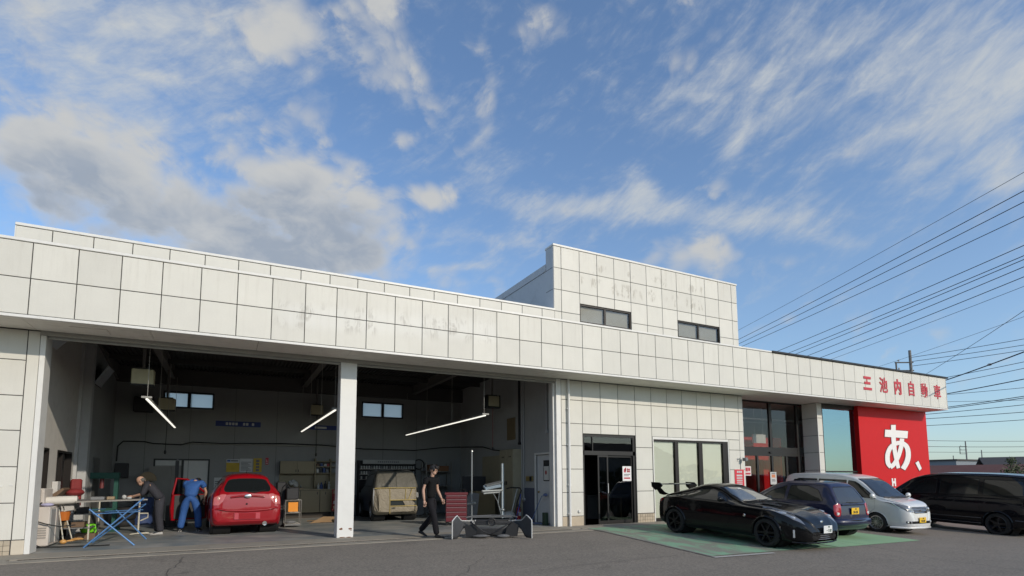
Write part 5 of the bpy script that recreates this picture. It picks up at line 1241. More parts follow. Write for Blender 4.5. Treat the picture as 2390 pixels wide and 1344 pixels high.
# ================================================================== PEOPLE
SKIN = mat('skin', (.50, .30, .21), .55, var=.08, vscale=30)
HAIR = mat('black_hair', (.012, .010, .009), .5, var=.3, vscale=80)
def skin_mesh(joints, edges, m, sub=2, root=0):
    names = list(joints); idx = {n: i for i, n in enumerate(names)}
    me = bpy.data.meshes.new('figure'); me.from_pydata([joints[n][0] for n in names], [(idx[a], idx[b_]) for a, b_ in edges], [])
    o = link('figure', me)
    md = o.modifiers.new('skin', 'SKIN'); md.use_smooth_shade = True; md.branch_smoothing = .6
    for i, n in enumerate(names):
        r = joints[n][1]; sv = me.skin_vertices[0].data[i]; sv.radius = r if isinstance(r, tuple) else (r, r); sv.use_root = (i == root)
    ss = o.modifiers.new('sub', 'SUBSURF'); ss.levels = sub; ss.render_levels = sub
    dg = bpy.context.evaluated_depsgraph_get(); dg.update()
    out = bpy.data.meshes.new_from_object(o.evaluated_get(dg)); bpy.data.objects.remove(o)
    out.materials.clear(); out.materials.append(m); out.polygons.foreach_set('use_smooth', [True]*len(out.polygons))
    return out
def join_mb(me, mb):
    """append builder geometry to a mesh so a body stays one object"""
    bm = bmesh.new(); bm.from_mesh(me); vs = [bm.verts.new(v) for v in mb.v]
    for f in mb.f:
        try: nf = bm.faces.new([vs[i] for i in f]); nf.smooth = True
        except ValueError: pass
    bm.to_mesh(me); bm.free(); me.update(); return me
def hand(mb, wrist, palm_dir, side, curl=.5):
    """palm and five unequal bent fingers; palm_dir points down the hand, side is the thumb's direction"""
    d = Vector(palm_dir).normalized(); s = Vector(side); s = (s-d*s.dot(d)).normalized(); n = d.cross(s)
    w = Vector(wrist)
    mb.tube([w-d*.01, w+d*.03, w+d*.075, w+d*.09], [.024, .034, .036, .028], 8)
    for k, (off, ln) in enumerate(((.030, .068), (.010, .078), (-.011, .072), (-.031, .056))):
        b_ = w+d*.085+s*off
        p1 = b_+d*ln*.45; p2 = p1+(d*math.cos(curl)+n*math.sin(curl))*ln*.33; p3 = p2+(d*math.cos(curl*2)+n*math.sin(curl*2))*ln*.25
        mb.tube([b_-d*.02, b_, p1, p2, p3], [.009, .010, .0095, .0085, .006], 6)
    b_ = w+d*.03+s*.03
    mb.tube([b_-s*.015, b_+s*.012+d*.01, b_+s*.028+d*.038+n*.01, b_+s*.026+d*.062+n*.022], [.012, .013, .011, .007], 6)
def head(c, R_, skin_me, hairm, root, bald=False, mask=False):
    """face with nose, eyes, mouth and ears on the head, hair as a child; R_ turns local (+y = face direction)"""
    mb = MB()
    def T(p): return tuple(Vector(c)+R_ @ Vector(p))
    def el(p, r, nu=12, nv=8):
        t_ = MB().ell((0, 0, 0), r, nu, nv); mb.add([T(Vector(v)+Vector(p)) for v in t_.v], t_.f)
    el((0, -.012, .015), (.077, .098, .105), 16, 12); el((0, .035, -.055), (.056, .058, .062), 14, 9)
    mb.add([T(p) for p in ((-.010, .083, .02), (.010, .083, .02), (.018, .09, -.028), (-.018, .09, -.028), (0, .112, -.022), (0, .090, .022))], [(0, 4, 3), (1, 2, 4), (0, 5, 4), (5, 1, 4), (3, 4, 2)])
    for sg in (1, -1): el((sg*.077, -.005, -.005), (.012, .022, .032), 8, 6)
    join_mb(skin_me, mb)
    k = MB()
    for sg in (1, -1):
        t_ = MB().ell((sg*.030, .079, .016), (.015, .008, .007), 8, 6); k.add([T(v) for v in t_.v], t_.f)
        t_ = MB().box(sg*.030-.019, .078, .034, sg*.030+.019, .090, .041); k.add([T(v) for v in t_.v], t_.f)
    obj('eyes', k, HAIR, root)
    t_ = MB().ell((0, .080, -.062), (.024, .010, .006), 8, 6); obj('lips', MB().add([T(v) for v in t_.v], t_.f), mat('lips', (.33, .13, .11), .5), root)
    h = MB(); rnd = random.Random(5)
    def hl(p, r, nu=14, nv=9):
        t_ = MB().ell((0, 0, 0), r, nu, nv); h.add([T((Vector(v)*(1+rnd.uniform(-.05, .05)))+Vector(p)) for v in t_.v], t_.f)
    if bald: hl((0, -.035, .0), (.082, .085, .075))
    else:
        hl((0, -.030, .045), (.090, .100, .092)); hl((0, .035, .088), (.075, .060, .038)); hl((.066, .0, .02), (.024, .062, .055)); hl((-.066, .0, .02), (.024, .062, .055)); hl((0, -.075, -.02), (.068, .045, .075))
        for q in range(14):
            a = rnd.uniform(-1.2, 1.2); hl((math.sin(a)*.07, .045+rnd.uniform(-.03, .03), .075+rnd.uniform(-.02, .03)), (.022, .03, .022), 7, 5)
    if hairm: obj('hair', h, hairm, root, smooth=70)
def shoe(mb, heel, toe, w=.047, h=.085):
    a, b_ = Vector(heel), Vector(toe); d = (b_-a).normalized(); up = Vector((0, 0, 1)); up = (up-d*up.dot(d)).normalized(); s = d.cross(up)
    L = (b_-a).length; vs = []; prof = [(-.02, .75, .8), (.08, .9, 1), (.3, .85, .95), (.6, 1.0, .62), (.85, .92, .45), (1.0, .55, .28)]
    for t_, ww, hh in prof:
        for q in range(10):
            an = 2*PI*q/10; vs.append(a+d*L*t_+s*math.cos(an)*w*ww+up*(max(0, h*hh*(.5+.5*math.sin(an)))))
    fs = [tuple(range(9, -1, -1)), tuple(range(50, 60))]
    for i in range(5):
        for q in range(10): fs.append((i*10+q, i*10+(q+1) % 10, i*10+10+(q+1) % 10, i*10+10+q))
    mb.add(vs, fs)
def person(label, loc, rz, J, shirt, trouser, shoecol, headR, hairm, bald=False, sleeve=.5, hands=None, soles=None, bulk=1.0):
    """J: joint positions (x right, y forward, z up) of the pose"""
    root = thing('person', label, 'person', loc, (0, 0, rz))
    g = lambda n: Vector(J[n])
    def lerp(a, b_, t): return tuple(g(a).lerp(g(b_), t))
    # bare body: one continuous skin from the pelvis
    js = {'pelvis': (J['pelvis'], (.045, .035)), 'waist': (lerp('pelvis', 'chest', .4), (.045, .04)), 'chest': (J['chest'], (.06, .05)), 'neckb': (lerp('chest', 'neck', .75), (.048, .046)), 'neck': (J['neck'], .052), 'skull': (lerp('neck', 'head', .8), .055)}
    es = [('pelvis', 'waist'), ('waist', 'chest'), ('chest', 'neckb'), ('neckb', 'neck'), ('neck', 'skull')]
    for s_ in 'LR':
        js.update({'sh'+s_: (J['sh'+s_], .030), 'el'+s_: (J['el'+s_], .038), 'fm'+s_: (lerp('el'+s_, 'wr'+s_, .3), .040), 'wr'+s_: (J['wr'+s_], .025),
                   'hip'+s_: (J['hip'+s_], .035), 'kn'+s_: (J['kn'+s_], .048), 'cf'+s_: (lerp('kn'+s_, 'an'+s_, .3), .048), 'an'+s_: (J['an'+s_], .035)})
        es += [('chest', 'sh'+s_), ('sh'+s_, 'el'+s_), ('el'+s_, 'fm'+s_), ('fm'+s_, 'wr'+s_), ('pelvis', 'hip'+s_), ('hip'+s_, 'kn'+s_), ('kn'+s_, 'cf'+s_), ('cf'+s_, 'an'+s_)]
    me = skin_mesh(js, es, SKIN)
    mb = MB()
    for s_ in 'LR':
        pd, sd_, cu = (hands or {}).get(s_, (tuple(g('wr'+s_)-g('el'+s_)), (0, 1, 0), .6)); hand(mb, J['wr'+s_], pd, sd_, cu)
    join_mb(me, mb)
    head(J['head'], headR, me, hairm, root, bald)
    body = link('body', me, root)
    # clothes over it, each a skin of its own
    B_ = bulk
    up = {'waist': (lerp('pelvis', 'chest', -.22 if bulk > 1 else -.13), (.165*B_, .118*B_)), 'mid': (lerp('pelvis', 'chest', .5), (.155*B_, .115*B_)), 'chest': (J['chest'], (.165*B_, .120*B_)), 'col': (lerp('chest', 'neck', .72), (.092*B_, .078*B_)), 'coll': (lerp('chest', 'neck', .90), (.068, .066))}
    ue = [('waist', 'mid'), ('mid', 'chest'), ('chest', 'col'), ('col', 'coll')]
    for s_ in 'LR':
        up['sh'+s_] = (J['sh'+s_], .076*B_); ue.append(('chest', 'sh'+s_))
        if sleeve >= 1:
            up['el'+s_] = (J['el'+s_], .060*B_); up['sl'+s_] = (lerp('el'+s_, 'wr'+s_, min(.9, sleeve-1+.02)), .050); ue += [('sh'+s_, 'el'+s_), ('el'+s_, 'sl'+s_)]
        else:
            up['sl'+s_] = (lerp('sh'+s_, 'el'+s_, sleeve), .068*B_); ue.append(('sh'+s_, 'sl'+s_))
    link('shirt', skin_mesh(up, ue, shirt), root)
    tr = {'pelvis': (J['pelvis'], (.155*B_, .118*B_)), 'belt': (lerp('pelvis', 'chest', .16), (.148*B_, .110*B_))}; te = [('pelvis', 'belt')]
    for s_ in 'LR':
        tr.update({'hip'+s_: (J['hip'+s_], .108*B_), 'th'+s_: (lerp('hip'+s_, 'kn'+s_, .5), .096*B_), 'kn'+s_: (J['kn'+s_], .080*B_), 'cf'+s_: (lerp('kn'+s_, 'an'+s_, .5), .078*B_), 'an'+s_: (lerp('kn'+s_, 'an'+s_, 1.08), .074*B_)})
        te += [('pelvis', 'hip'+s_), ('hip'+s_, 'th'+s_), ('th'+s_, 'kn'+s_), ('kn'+s_, 'cf'+s_), ('cf'+s_, 'an'+s_)]
    link('trousers', skin_mesh(tr, te, trouser), root)
    for s_ in 'LR':
        sm = MB(); shoe(sm, J['heel'+s_], J['toe'+s_]); so = obj('shoe', sm, shoecol, root, smooth=60)
        if soles:
            a, b_ = g('heel'+s_), g('toe'+s_); obj('sole', MB().tube([a+Vector((0, 0, .014)), a.lerp(b_, .5)+Vector((0, 0, .014)), b_+Vector((0, 0, .012))], [.040, .046, .036], 8), soles, so)
    return root
def Rh(yaw, down, tilt=0): return (Matrix.Rotation(yaw, 3, 'Z') @ Matrix.Rotation(-down, 3, 'X') @ Matrix.Rotation(tilt, 3, 'Y'))
BLK = mat('black_cotton', (.006, .006, .0065), .85, var=.2, vscale=20, spec=.25); BLKT = mat('charcoal_trousers', (.011, .010, .012), .85, var=.25, vscale=14, spec=.25)
def fold(m_, amt=.5, sc=13):
    t = NT(m_.node_tree); b = m_.node_tree.nodes['Principled BSDF']; P = t.new('ShaderNodeNewGeometry').outputs['Position']
    bn = t.new('ShaderNodeBump'); bn.inputs['Strength'].default_value = amt; bn.inputs['Distance'].default_value = .03
    t.l.new(t.noise(P, sc, 3, .5, 1.2), bn.inputs['Height']); t.l.new(bn.outputs[0], b.inputs['Normal'])
BOOT = mat('black_leather', (.010, .009, .009), .5)
for m_ in (BLK, BLKT): fold(m_)
# walking man: faces +y locally, turned towards the right of the picture and slightly to the camera
person('person in black t-shirt and dark trousers walking across the garage mouth', (7.88, .05, 0), -2.5,
    dict(pelvis=(0, 0, .955), chest=(.0, .015, 1.30), neck=(0, .035, 1.50), head=(0, .075, 1.635),
         shR=(.20, .005, 1.43), elR=(.265, -.05, 1.14), wrR=(.255, -.02, .89), shL=(-.20, .02, 1.43), elL=(-.25, .02, 1.14), wrL=(-.245, .15, .92),
         hipR=(.09, .0, .91), knR=(.10, .16, .52), anR=(.095, .235, .10), hipL=(-.09, 0, .91), knL=(-.10, -.02, .50), anL=(-.10, -.36, .16),
         heelR=(.095, .20, .0), toeR=(.115, .47, .0), heelL=(-.10, -.42, .08), toeL=(-.11, -.19, .0)),
    BLK, BLKT, BOOT, Rh(.15, .38), HAIR, sleeve=.55)
# bent man in dark overalls at the work table, facing left of the picture
OVR = mat('dark_overalls', (.032, .032, .040), .85, var=.25, vscale=14); fold(OVR)
BLU = mat('blue_overalls', (.030, .105, .33), .8, var=.18, vscale=12); fold(BLU, .6)
person('person in dark overalls bending over the work table, arms outstretched', (1.76, 4.28, 0), 1.50,
    dict(pelvis=(0, -.12, .95), chest=(0, .09, 1.22), neck=(0, .24, 1.37), head=(0, .34, 1.40),
         shR=(.18, .16, 1.33), elR=(.21, .26, 1.07), wrR=(.12, .48, 1.00), shL=(-.18, .16, 1.33), elL=(-.21, .24, 1.07), wrL=(-.08, .50, 1.00),
         hipR=(.09, -.12, .90), knR=(.11, -.03, .50), anR=(.11, -.08, .10), hipL=(-.09, -.12, .90), knL=(-.11, -.12, .50), anL=(-.11, -.18, .10),
         heelR=(.11, -.13, 0), toeR=(.13, .14, 0), heelL=(-.11, -.23, 0), toeL=(-.13, .04, 0)),
    OVR, OVR, mat('white_sneaker', (.45, .43, .40), .6), Rh(0, .65), mat('grey_hair', (.10, .09, .08), .7), bald=True, sleeve=1.15, bulk=1.22,
    hands={'R': ((-.2, 1, -.15), (-1, 0, .3), .6), 'L': ((.2, 1, -.15), (1, 0, .3), .6)})
# man in blue overalls seen from behind, leaning into the car door
person('person in blue overalls leaning forward by the open red door, back turned', (2.54, 5.05, 0), -.12,
    dict(pelvis=(0, -.06, .97), chest=(.02, .12, 1.26), neck=(.05, .28, 1.42), head=(.08, .42, 1.34),
         shR=(.23, .18, 1.36), elR=(.33, .26, 1.08), wrR=(.28, .36, .84), shL=(-.18, .20, 1.35), elL=(-.21, .40, 1.10), wrL=(-.10, .54, .90),
         hipR=(.10, -.06, .92), knR=(.19, .02, .50), anR=(.23, -.06, .10), hipL=(-.10, -.06, .92), knL=(-.17, .0, .50), anL=(-.21, -.06, .10),
         heelR=(.23, -.12, 0), toeR=(.27, .15, 0), heelL=(-.21, -.12, 0), toeL=(-.25, .15, 0)),
    BLU, BLU, BOOT, Rh(0, 1.0), HAIR, sleeve=.6, bulk=1.25, soles=mat('white_sole', (.55, .53, .50), .6))

# ================================================================== GARAGE CONTENTS
# tube lights: three long continuous lines, lit
LIT = mat('lit_tube', (1.0, .97, .86), .5, var=0, emit=1.1); FIX = mat('fitting_grey', (.30, .29, .26), .5)
for x, y0, y1, lb in ((1.76, 1.48, 9.1, 'lit tube light line hanging nearest the left wall'), (5.85, 1.77, 9.1, 'lit tube light line hanging beside the white central pier'), (9.90, 1.25, 9.1, 'lit tube light line hanging over the right bay')):
    l = thing('tube_light', lb, 'ceiling light', (x, y0, 3.2), group='tube lights over the bays')
    obj('fitting', MB().prism([(-.055, .025), (.055, .025), (.04, .065), (-.04, .065)], 0, y1-y0), FIX, l); obj('tube', MB().box(-.021, .02, 0, .021, y1-y0-.02, .026), LIT, l)
    obj('end_plate', MB().box(-.10, -.02, .028, .10, 0, .07), FIX, l)
    rods = MB()
    for k in range(4): rods.tube([(0, .1+k*(y1-y0-.2)/3, .07), (0, .1+k*(y1-y0-.2)/3, 1.75)], .006, 5)
    obj('suspension_rod', rods, FIX, l)
# hose reel boxes on drop rods, cords hanging out of them
CREAM = mat('cream_box', (.42, .38, .24), .6, var=.1, dirt=.2); CORD = mat('black_cord', (.010, .010, .010), .6)
def reel(x, y, z, lb, s=.46, cord_to=None, red=False, mm=CREAM):
    r = thing('hose_reel', lb, 'hose reel', (x, y, z), group='hanging reel boxes')
    obj('housing', MB().bbox(-s/2, -.14, -.18, s/2, .14, .20, .015), mm, r); obj('lower_band', MB().box(-s/2-.004, -.145, -.19, s/2+.004, .145, -.165), IRON, r)
    obj('drop_rod', MB().tube([(0, 0, .2), (0, 0, 5.25-z)], .035, 8), MATS['beam_steel'], r); obj('bracket', MB().box(-.16, -.1, .2, .16, .1, .235), IRON, r)
    if cord_to:
        m_ = mat('red_hose', (.20, .02, .02), .6) if red else CORD
        obj('hose' if red else 'cord', MB().tube([(.02, 0, -.18), (.03, .01, (cord_to-z)*.5), (.02, 0, cord_to-z+.1)], .010, 6), m_, r); obj('plug', MB().ell((.02, 0, cord_to-z+.05), (.035, .035, .07), 8, 6), IRON, r)
reel(1.50, 2.93, 3.90, 'cream box hung above the left tube light, nearest the opening', .46)
reel(1.63, 7.5, 3.80, 'dim box hung in front of the left high window', .46, 2.25)
reel(6.35, 8.9, 4.02, 'cream box hung from the ceiling just left of the pier', .42, 2.3)
reel(11.55, 4.3, 4.08, 'cream box with black frame and red hose hung in the right bay', .44, 2.4, True)
obj('frame', MB().box(11.30, 4.14, 3.86, 11.34, 4.46, 4.31).box(11.76, 4.14, 3.86, 11.80, 4.46, 4.31).box(11.34, 4.14, 3.86, 11.76, 4.46, 3.90), IRON, bpy.data.objects['hose_reel.003']).matrix_parent_inverse = Matrix.Translation((-11.55, -4.3, -4.08))
simple('wall_speaker', MB().bbox(.55, 8.95, 3.70, 1.10, BY-.01, 4.20, .02), IRON, 'black box fixed high in the back left corner', 'speaker')
# conduit and cable along the back wall
CON = mat('conduit', (.34, .33, .30), .5, .2)
simple('wall_conduit', MB().tube([(1.95, BY-.05, 2.69), (7.4, BY-.05, 2.685), (7.5, BY-.05, 2.68)], .022, 6), CON, 'pale conduit running along the back wall', 'conduit')
simple('black_cable', MB().tube([(.15, BY-.06, 2.05), (.16, BY-.06, 2.55), (.3, BY-.06, 2.72), (.9, BY-.06, 2.72), (1.15, BY-.06, 2.66), (1.95, BY-.06, 2.64), (2.3, BY-.06, 2.74), (3.2, BY-.06, 2.71), (5.2, BY-.06, 2.76), (6.5, BY-.06, 2.74), (8.2, BY-.06, 2.62), (10.3, BY-.06, 2.60), (11.6, BY-.06, 2.75), (12.33, BY-.1, 2.78), (12.34, 6.8, 2.66), (12.34, 5.9, 2.50), (12.34, 5.0, 2.42)], .022, 6), CORD, 'black cable sagging along the back and right walls', 'cable', smooth=60)
for k, (y, z0, z1, r) in enumerate(((3.80, 2.6, 5.0, .035), (3.50, .7, 5.1, .022), (3.62, .7, 5.1, .018), (1.96, 2.86, 4.9, .022))):
    simple('wall_pipe', MB().tube([(12.35, y, z0), (12.35, y, z1)], r, 8).box(12.32, y-.05, z0-.02, 12.40, y+.05, z0+.06), CORD if k == 0 else MATS['pilaster_grey'], ('black drop pipe on the right wall ending above the lockers', 'tall grey pipe on the right wall beside the lockers', 'thin grey pipe paired with the tall one on the right wall', 'short white pipe above the white door')[k], 'pipe')
# posters, notices and banners on the back wall
PAPER = mat('paper_white', (.55, .55, .54), .8); YEL = mat('poster_yellow', (.52, .36, .05), .8); INKG = mat('print_grey', (.16, .16, .17), .8); BLUP = mat('print_blue', (.06, .12, .35), .8); PRED = mat('print_red', (.48, .05, .07), .8)
def poster(x0, z0, x1, z1, y, base, marks, lb, cat='poster', par=None):
    p = simple('poster', MB().box(x0, y-.012, z0, x1, y-.004, z1), base, lb, cat)
    if marks:
        for mm_ in sorted({m_[4].name for m_ in marks}):
            mb = MB()
            for (a, b_, c, d, m_) in marks:
                if m_.name == mm_: mb.box(x0+a*(x1-x0), y-.0145, z0+b_*(z1-z0), x0+c*(x1-x0), y-.0125, z0+d*(z1-z0))
            obj('print', mb, MATS[mm_], p)
    return p
lines = lambda n, m_, a=.1, c=.9, z0=.1, z1=.8: [(a, z0+(z1-z0)*(k+.2)/n, c-.12*(k % 3), z0+(z1-z0)*(k+.62)/n, m_) for k in range(n)]
poster(3.38, 1.70, 3.80, 2.16, BY, PAPER, [(.0, .0, 1, .72, YEL), (.05, .80, .3, .95, BLUP), (.34, .82, .9, .92, INKG)]+[], 'white and yellow poster, left of three on the back wall')
poster(3.81, 1.70, 4.23, 2.18, BY, PAPER, lines(7, INKG), 'white printed poster between the two yellow ones on the back wall')
y_ = poster(4.26, 1.70, 4.54, 2.20, BY, YEL, [(.3, .06, .7, .22, INKG), (.3, .28, .7, .44, INKG), (.3, .50, .7, .66, INKG), (.3, .72, .7, .90, INKG)], 'tall yellow sign with dark characters on the back wall')
poster(4.66, 1.97, 4.76, 2.22, BY, PRED, lines(3, PAPER, .2, .8), 'small red notice right of the yellow sign', 'notice')
poster(2.98, 3.34, 4.45, 3.53, BY, mat('banner_blue', (.035, .055, .20), .7), [(.22, .25, .27, .75, PAPER), (.29, .25, .34, .75, PAPER), (.36, .25, .41, .75, PAPER), (.43, .25, .48, .75, PAPER), (.60, .25, .65, .75, PAPER), (.67, .25, .72, .75, PAPER), (.8, .25, .85, .75, PAPER)], 'long dark blue banner high on the back wall, left bay', 'banner')
poster(6.10, 3.33, 7.35, 3.50, BY, MATS['banner_blue'], [(.2, .25, .55, .7, PAPER)], 'dark blue banner high on the back wall partly behind the pier', 'banner')
poster(3.02, 1.05, 3.3, 1.5, BY, PAPER, lines(4, INKG), 'white sheet on the back wall low behind the red hatchback', 'notice')
p = simple('wall_board', MB().box(12.36, 4.16, 2.79, 12.398, 4.76, 3.57), mat('brown_board', (.20, .15, .08), .8), 'narrow brown board hung high on the right wall', 'board')
p = poster(14.64, 1.32, 14.99, 1.79, 1.105, mat('paper_bright', (.80, .78, .76), .8), [(.15, .58, .38, .82, PRED), (.28, .68, .42, .90, PRED), (.50, .60, .85, .68, PRED), (.50, .72, .85, .80, PRED), (.55, .58, .62, .88, PRED), (.72, .58, .79, .84, PRED), (.15, .42, .85, .47, INKG), (.15, .33, .7, .37, INKG), (.15, .14, .85, .24, PRED)], 'white notice with large red characters on the office door')
p = poster(19.64, 1.08, 20.12, 1.70, WY, mat('sign_red', (.62, .03, .05), .5), [(.25, .80, .42, .92, PAPER), (.46, .80, .58, .92, PAPER), (.62, .80, .78, .92, PAPER), (.2, .60, .8, .70, PAPER), (.2, .46, .8, .54, PAPER), (.2, .34, .8, .40, PAPER), (.2, .24, .8, .29, PAPER), (.2, .12, .8, .18, PAPER)], 'red sign with white lines on the pier beside the entrance', 'sign')
poster(20.97, 1.48, 21.33, 1.84, EY, mat('paper_pink', (.72, .60, .58), .8), [(.15, .45, .5, .85, PRED), (.55, .5, .88, .85, PRED), (.1, .12, .9, .3, PRED)], 'small pinkish notice on the left entrance pane', 'notice')
poster(22.42, 1.13, 22.78, 1.62, EY, PAPER, [(.2, .55, .8, .80, mat('print_orange', (.60, .22, .10), .8)), (.2, .85, .8, .92, INKG), (.2, .25, .8, .32, INKG), (.2, .36, .7, .42, INKG)], 'white notice with an orange picture on the entrance door', 'notice')
cm = thing('wall_camera', 'grey spotlight camera on a bracket above the red sign', 'camera', (19.96, WY, 2.07))
obj('bracket', MB().tube([(-.12, -.02, -.02), (-.10, -.12, .06), (.0, -.14, .07), (.06, -.14, .04)], .016, 6).box(-.15, -.02, -.08, -.09, 0, .04), TRIM, cm); obj('lamp_head', MB().bbox(.02, -.24, -.07, .14, -.08, .05, .012), mat('camera_grey', (.18, .19, .20), .5), cm)
obj('cable', MB().tube([(.0, -.01, -.1), (.0, -.01, -.36)], .006, 5), IRON, cm)
# wall cabinets with doors, shelves and lower cupboards
WOOD = mat('beige_cabinet', (.27, .225, .14), .6, var=.08); WOODD = mat('cabinet_dark_wood', (.06, .05, .04), .8)  # beige for fronts, dark brown for carcasses and the bench top
c1 = thing('wall_cabinet', 'beige two door wall cabinet on the back wall', 'cabinet', (5.14, BY-.35, 1.63))
obj('carcass', MB().box(0, .02, 0, 1.21, .35, .47), WOODD, c1)
for k in (0, 1):
    d = obj('door', MB().bbox(.004+k*.60, 0, .004, .596+k*.60, .02, .466, .003), WOOD, c1); obj('handle', MB().box((.535 if k == 0 else .625), -.02, .06, (.555 if k == 0 else .645), 0, .16), IRON, d)
c2 = thing('lower_cabinet', 'beige lower cupboards with a worktop under the wall cabinet', 'cabinet', (5.14, BY-.6, 0))
obj('carcass', MB().box(0, .05, .20, 2.1, .6, 1.02).box(.1, .12, 0, 2.0, .6, .20), WOODD, c2); obj('worktop', MB().box(-.03, 0, 1.02, 2.13, .6, 1.06), WOOD, c2); obj('splashback', MB().box(0, .56, 1.06, 2.1, .6, 1.62), WOOD, c2)
for k in range(3):
    d = obj('door', MB().bbox(.02+k*.69, .03, .21, .69+k*.69, .05, 1.01, .003), WOOD, c2); obj('handle', MB().box(.60+k*.69-.4*(k == 2), .012, .86, .62+k*.69-.4*(k == 2), .03, .95), IRON, d)
sh = thing('open_shelf', 'open wooden shelf with boxed supplies right of the wall cabinet', 'shelf', (6.36, BY-.30, 1.06))
for x in (0, .56, 1.1): obj('upright', MB().box(x, 0, 0, x+.04, .3, 1.15), WOOD, sh)
for z in (.58, .82, 1.02): obj('shelf_board', MB().box(.04, 0, z, 1.1, .3, z+.03), WOOD, sh)
CL = [mat('clutter_%s' % n, c, .6, var=.2, vscale=20) for n, c in (('white', (.45, .45, .43)), ('brown', (.16, .10, .06)), ('black', (.02, .02, .022)), ('red', (.25, .03, .03)), ('blue', (.04, .07, .18)), ('tan', (.30, .22, .13)), ('grey', (.20, .20, .20)))]
def bottle(x, y, z, h, r, m_, lb):
    o = tag(obj('bottle', MB().lathe([(r, 0), (r, h*.6), (r*.4, h*.75), (r*.4, h), (0, h)], n=10), m_, smooth=40, loc=(x, y, z)), lb, 'bottle', 'bottles on the worktop'); return o
def cbox(name, x0, y0, z0, x1, y1, z1, m_, lb, cat, group=None, rot=None):
    mb = MB().bbox(x0, y0, z0, x1, y1, z1, .006)
    return simple(name, mb, m_, lb, cat, group)
rr = random.Random(11)
for k, x in enumerate((6.43, 6.54, 6.66, 6.78)): cbox('supply_box', x, 9.04, 1.672, x+.09, 9.2, 1.672+rr.uniform(.1, .19), CL[(k*2) % 7], ['leftmost', 'second', 'third', 'rightmost'][k]+' small supply box on the lower open shelf above the bottles', 'box', 'small boxes on the open shelf')
for k, x in enumerate((6.43, 6.56, 6.70, 6.80)): cbox('supply_box', x, 9.04, 1.912, x+.09, 9.2, 1.912+rr.uniform(.08, .14), CL[(k*3+1) % 7], ['leftmost', 'second', 'third', 'rightmost'][k]+' small supply box on the upper open shelf', 'box', 'small boxes on the open shelf')
bottle(6.50, 8.95, 1.06, .22, .045, CL[0], 'white bottle on the worktop under the shelf'); bottle(6.88, 8.95, 1.06, .28, .04, CL[0], 'tall white bottle at the right of the worktop')
bottle(6.60, 8.92, 1.06, .25, .06, CL[4], 'blue bottle on the worktop'); bottle(6.74, 8.92, 1.06, .30, .05, CL[2], 'black bottle on the worktop'); bottle(5.86, 8.85, 1.06, .16, .03, CL[6], 'small grey bottle on the worktop')
pb = MB()
for k in range(9): pb.ell((5.60+rr.uniform(-.10, .12), 8.80+rr.uniform(-.05, .05), 1.32+rr.uniform(-.09, .11)), (rr.uniform(.06, .10), .07, rr.uniform(.06, .10)), 9, 6)
simple('plastic_bag', pb, CL[0], 'crumpled white plastic bag above the worktop', 'bag', smooth=50)
cbox('cardboard_tray', 5.45, 8.75, 1.06, 5.95, 8.98, 1.115, CL[5], 'flat tan tray on the worktop', 'tray')
cbox('dark_case', 5.05, 8.62, 1.06, 5.40, 8.95, 1.24, CL[2], 'dark case at the left end of the worktop', 'case')
# welder trolley with orange card
tr = thing('welding_trolley', 'metal trolley with an orange card beside the red hatchback', 'trolley', (5.22, 5.05, 0))
fr = MB()
for x, y in ((-.22, -.18), (.22, -.18), (-.22, .25), (.22, .25)): fr.tube([(x, y, .03), (x, y, .80)], .014, 6)
for z in (.10, .42, .80): fr.tube([(-.22, -.18, z), (.22, -.18, z), (.22, .25, z), (-.22, .25, z), (-.22, -.18, z)], .012, 6)
obj('frame', fr, mat('trolley_steel', (.30, .28, .25), .4, .5), tr); obj('orange_card', MB().box(-.14, -.205, .46, .13, -.195, .74), mat('orange_card', (.85, .30, .02), .6), tr)
obj('lower_tray', MB().box(-.22, -.18, .05, .22, .25, .10).ell((-.05, 0, .14), (.16, .12, .05), 10, 6), CL[6], tr); obj('machine', MB().bbox(-.20, -.10, .81, .16, .22, 1.18, .03).tube([(-.1, -.1, 1.15), (-.2, -.2, 1.3), (-.3, -.1, 1.2), (-.35, 0, .9)], .02, 6), CL[2], tr)
simple('battery_charger', MB().bbox(4.78, 5.35, 0, 5.05, 5.8, 1.35, .03), CL[2], 'tall black machine between the red hatchback and the trolley', 'machine')
# red display of tools by the pier
rs = thing('tool_rack', 'red rack of tools half hidden behind the pier', 'rack', (6.9, 8.2, 0))
obj('back_panel', MB().box(0, .1, .25, .55, .14, 1.05), mat('rack_red', (.30, .03, .03), .6), rs)
for k in range(4): obj('shelf', MB().box(0, -.08, .30+k*.19, .55, .1, .33+k*.19), MATS['rack_red'], rs); obj('packets', MB().box(.03, -.04, .33+k*.19, .24, .02, .44+k*.19).box(.28, -.04, .33+k*.19, .5, .02, .42+k*.19), CL[(5, 0, 3, 5)[k]], rs)
obj('leg', MB().box(.0, .1, 0, .04, .14, .25).box(.51, .1, 0, .55, .14, .25), IRON, rs)
simple('cardboard_sheet', MB().add([(6.25, 6.2, .01), (6.85, 6.1, .01), (6.9, 6.45, .16), (6.35, 6.55, .18), (5.85, 6.15, .0), (6.2, 6.5, .0)], [(0, 1, 2, 3), (4, 0, 3, 5)]), mat('cardboard', (.36, .23, .12), .8), 'folded cardboard sheet lying on the floor left of the pier', 'cardboard')
simple('wooden_stick', MB().tube([(5.9, 7.0, .02), (6.4, 6.5, .06)], .02, 6), MATS['cardboard'], 'thin wooden stick lying behind the cardboard sheet', 'stick')
simple('blue_cloth', MB().ell((6.75, 6.0, .10), (.10, .10, .15), 9, 6), CL[4], 'blue cloth bundle beside the pier', 'cloth')
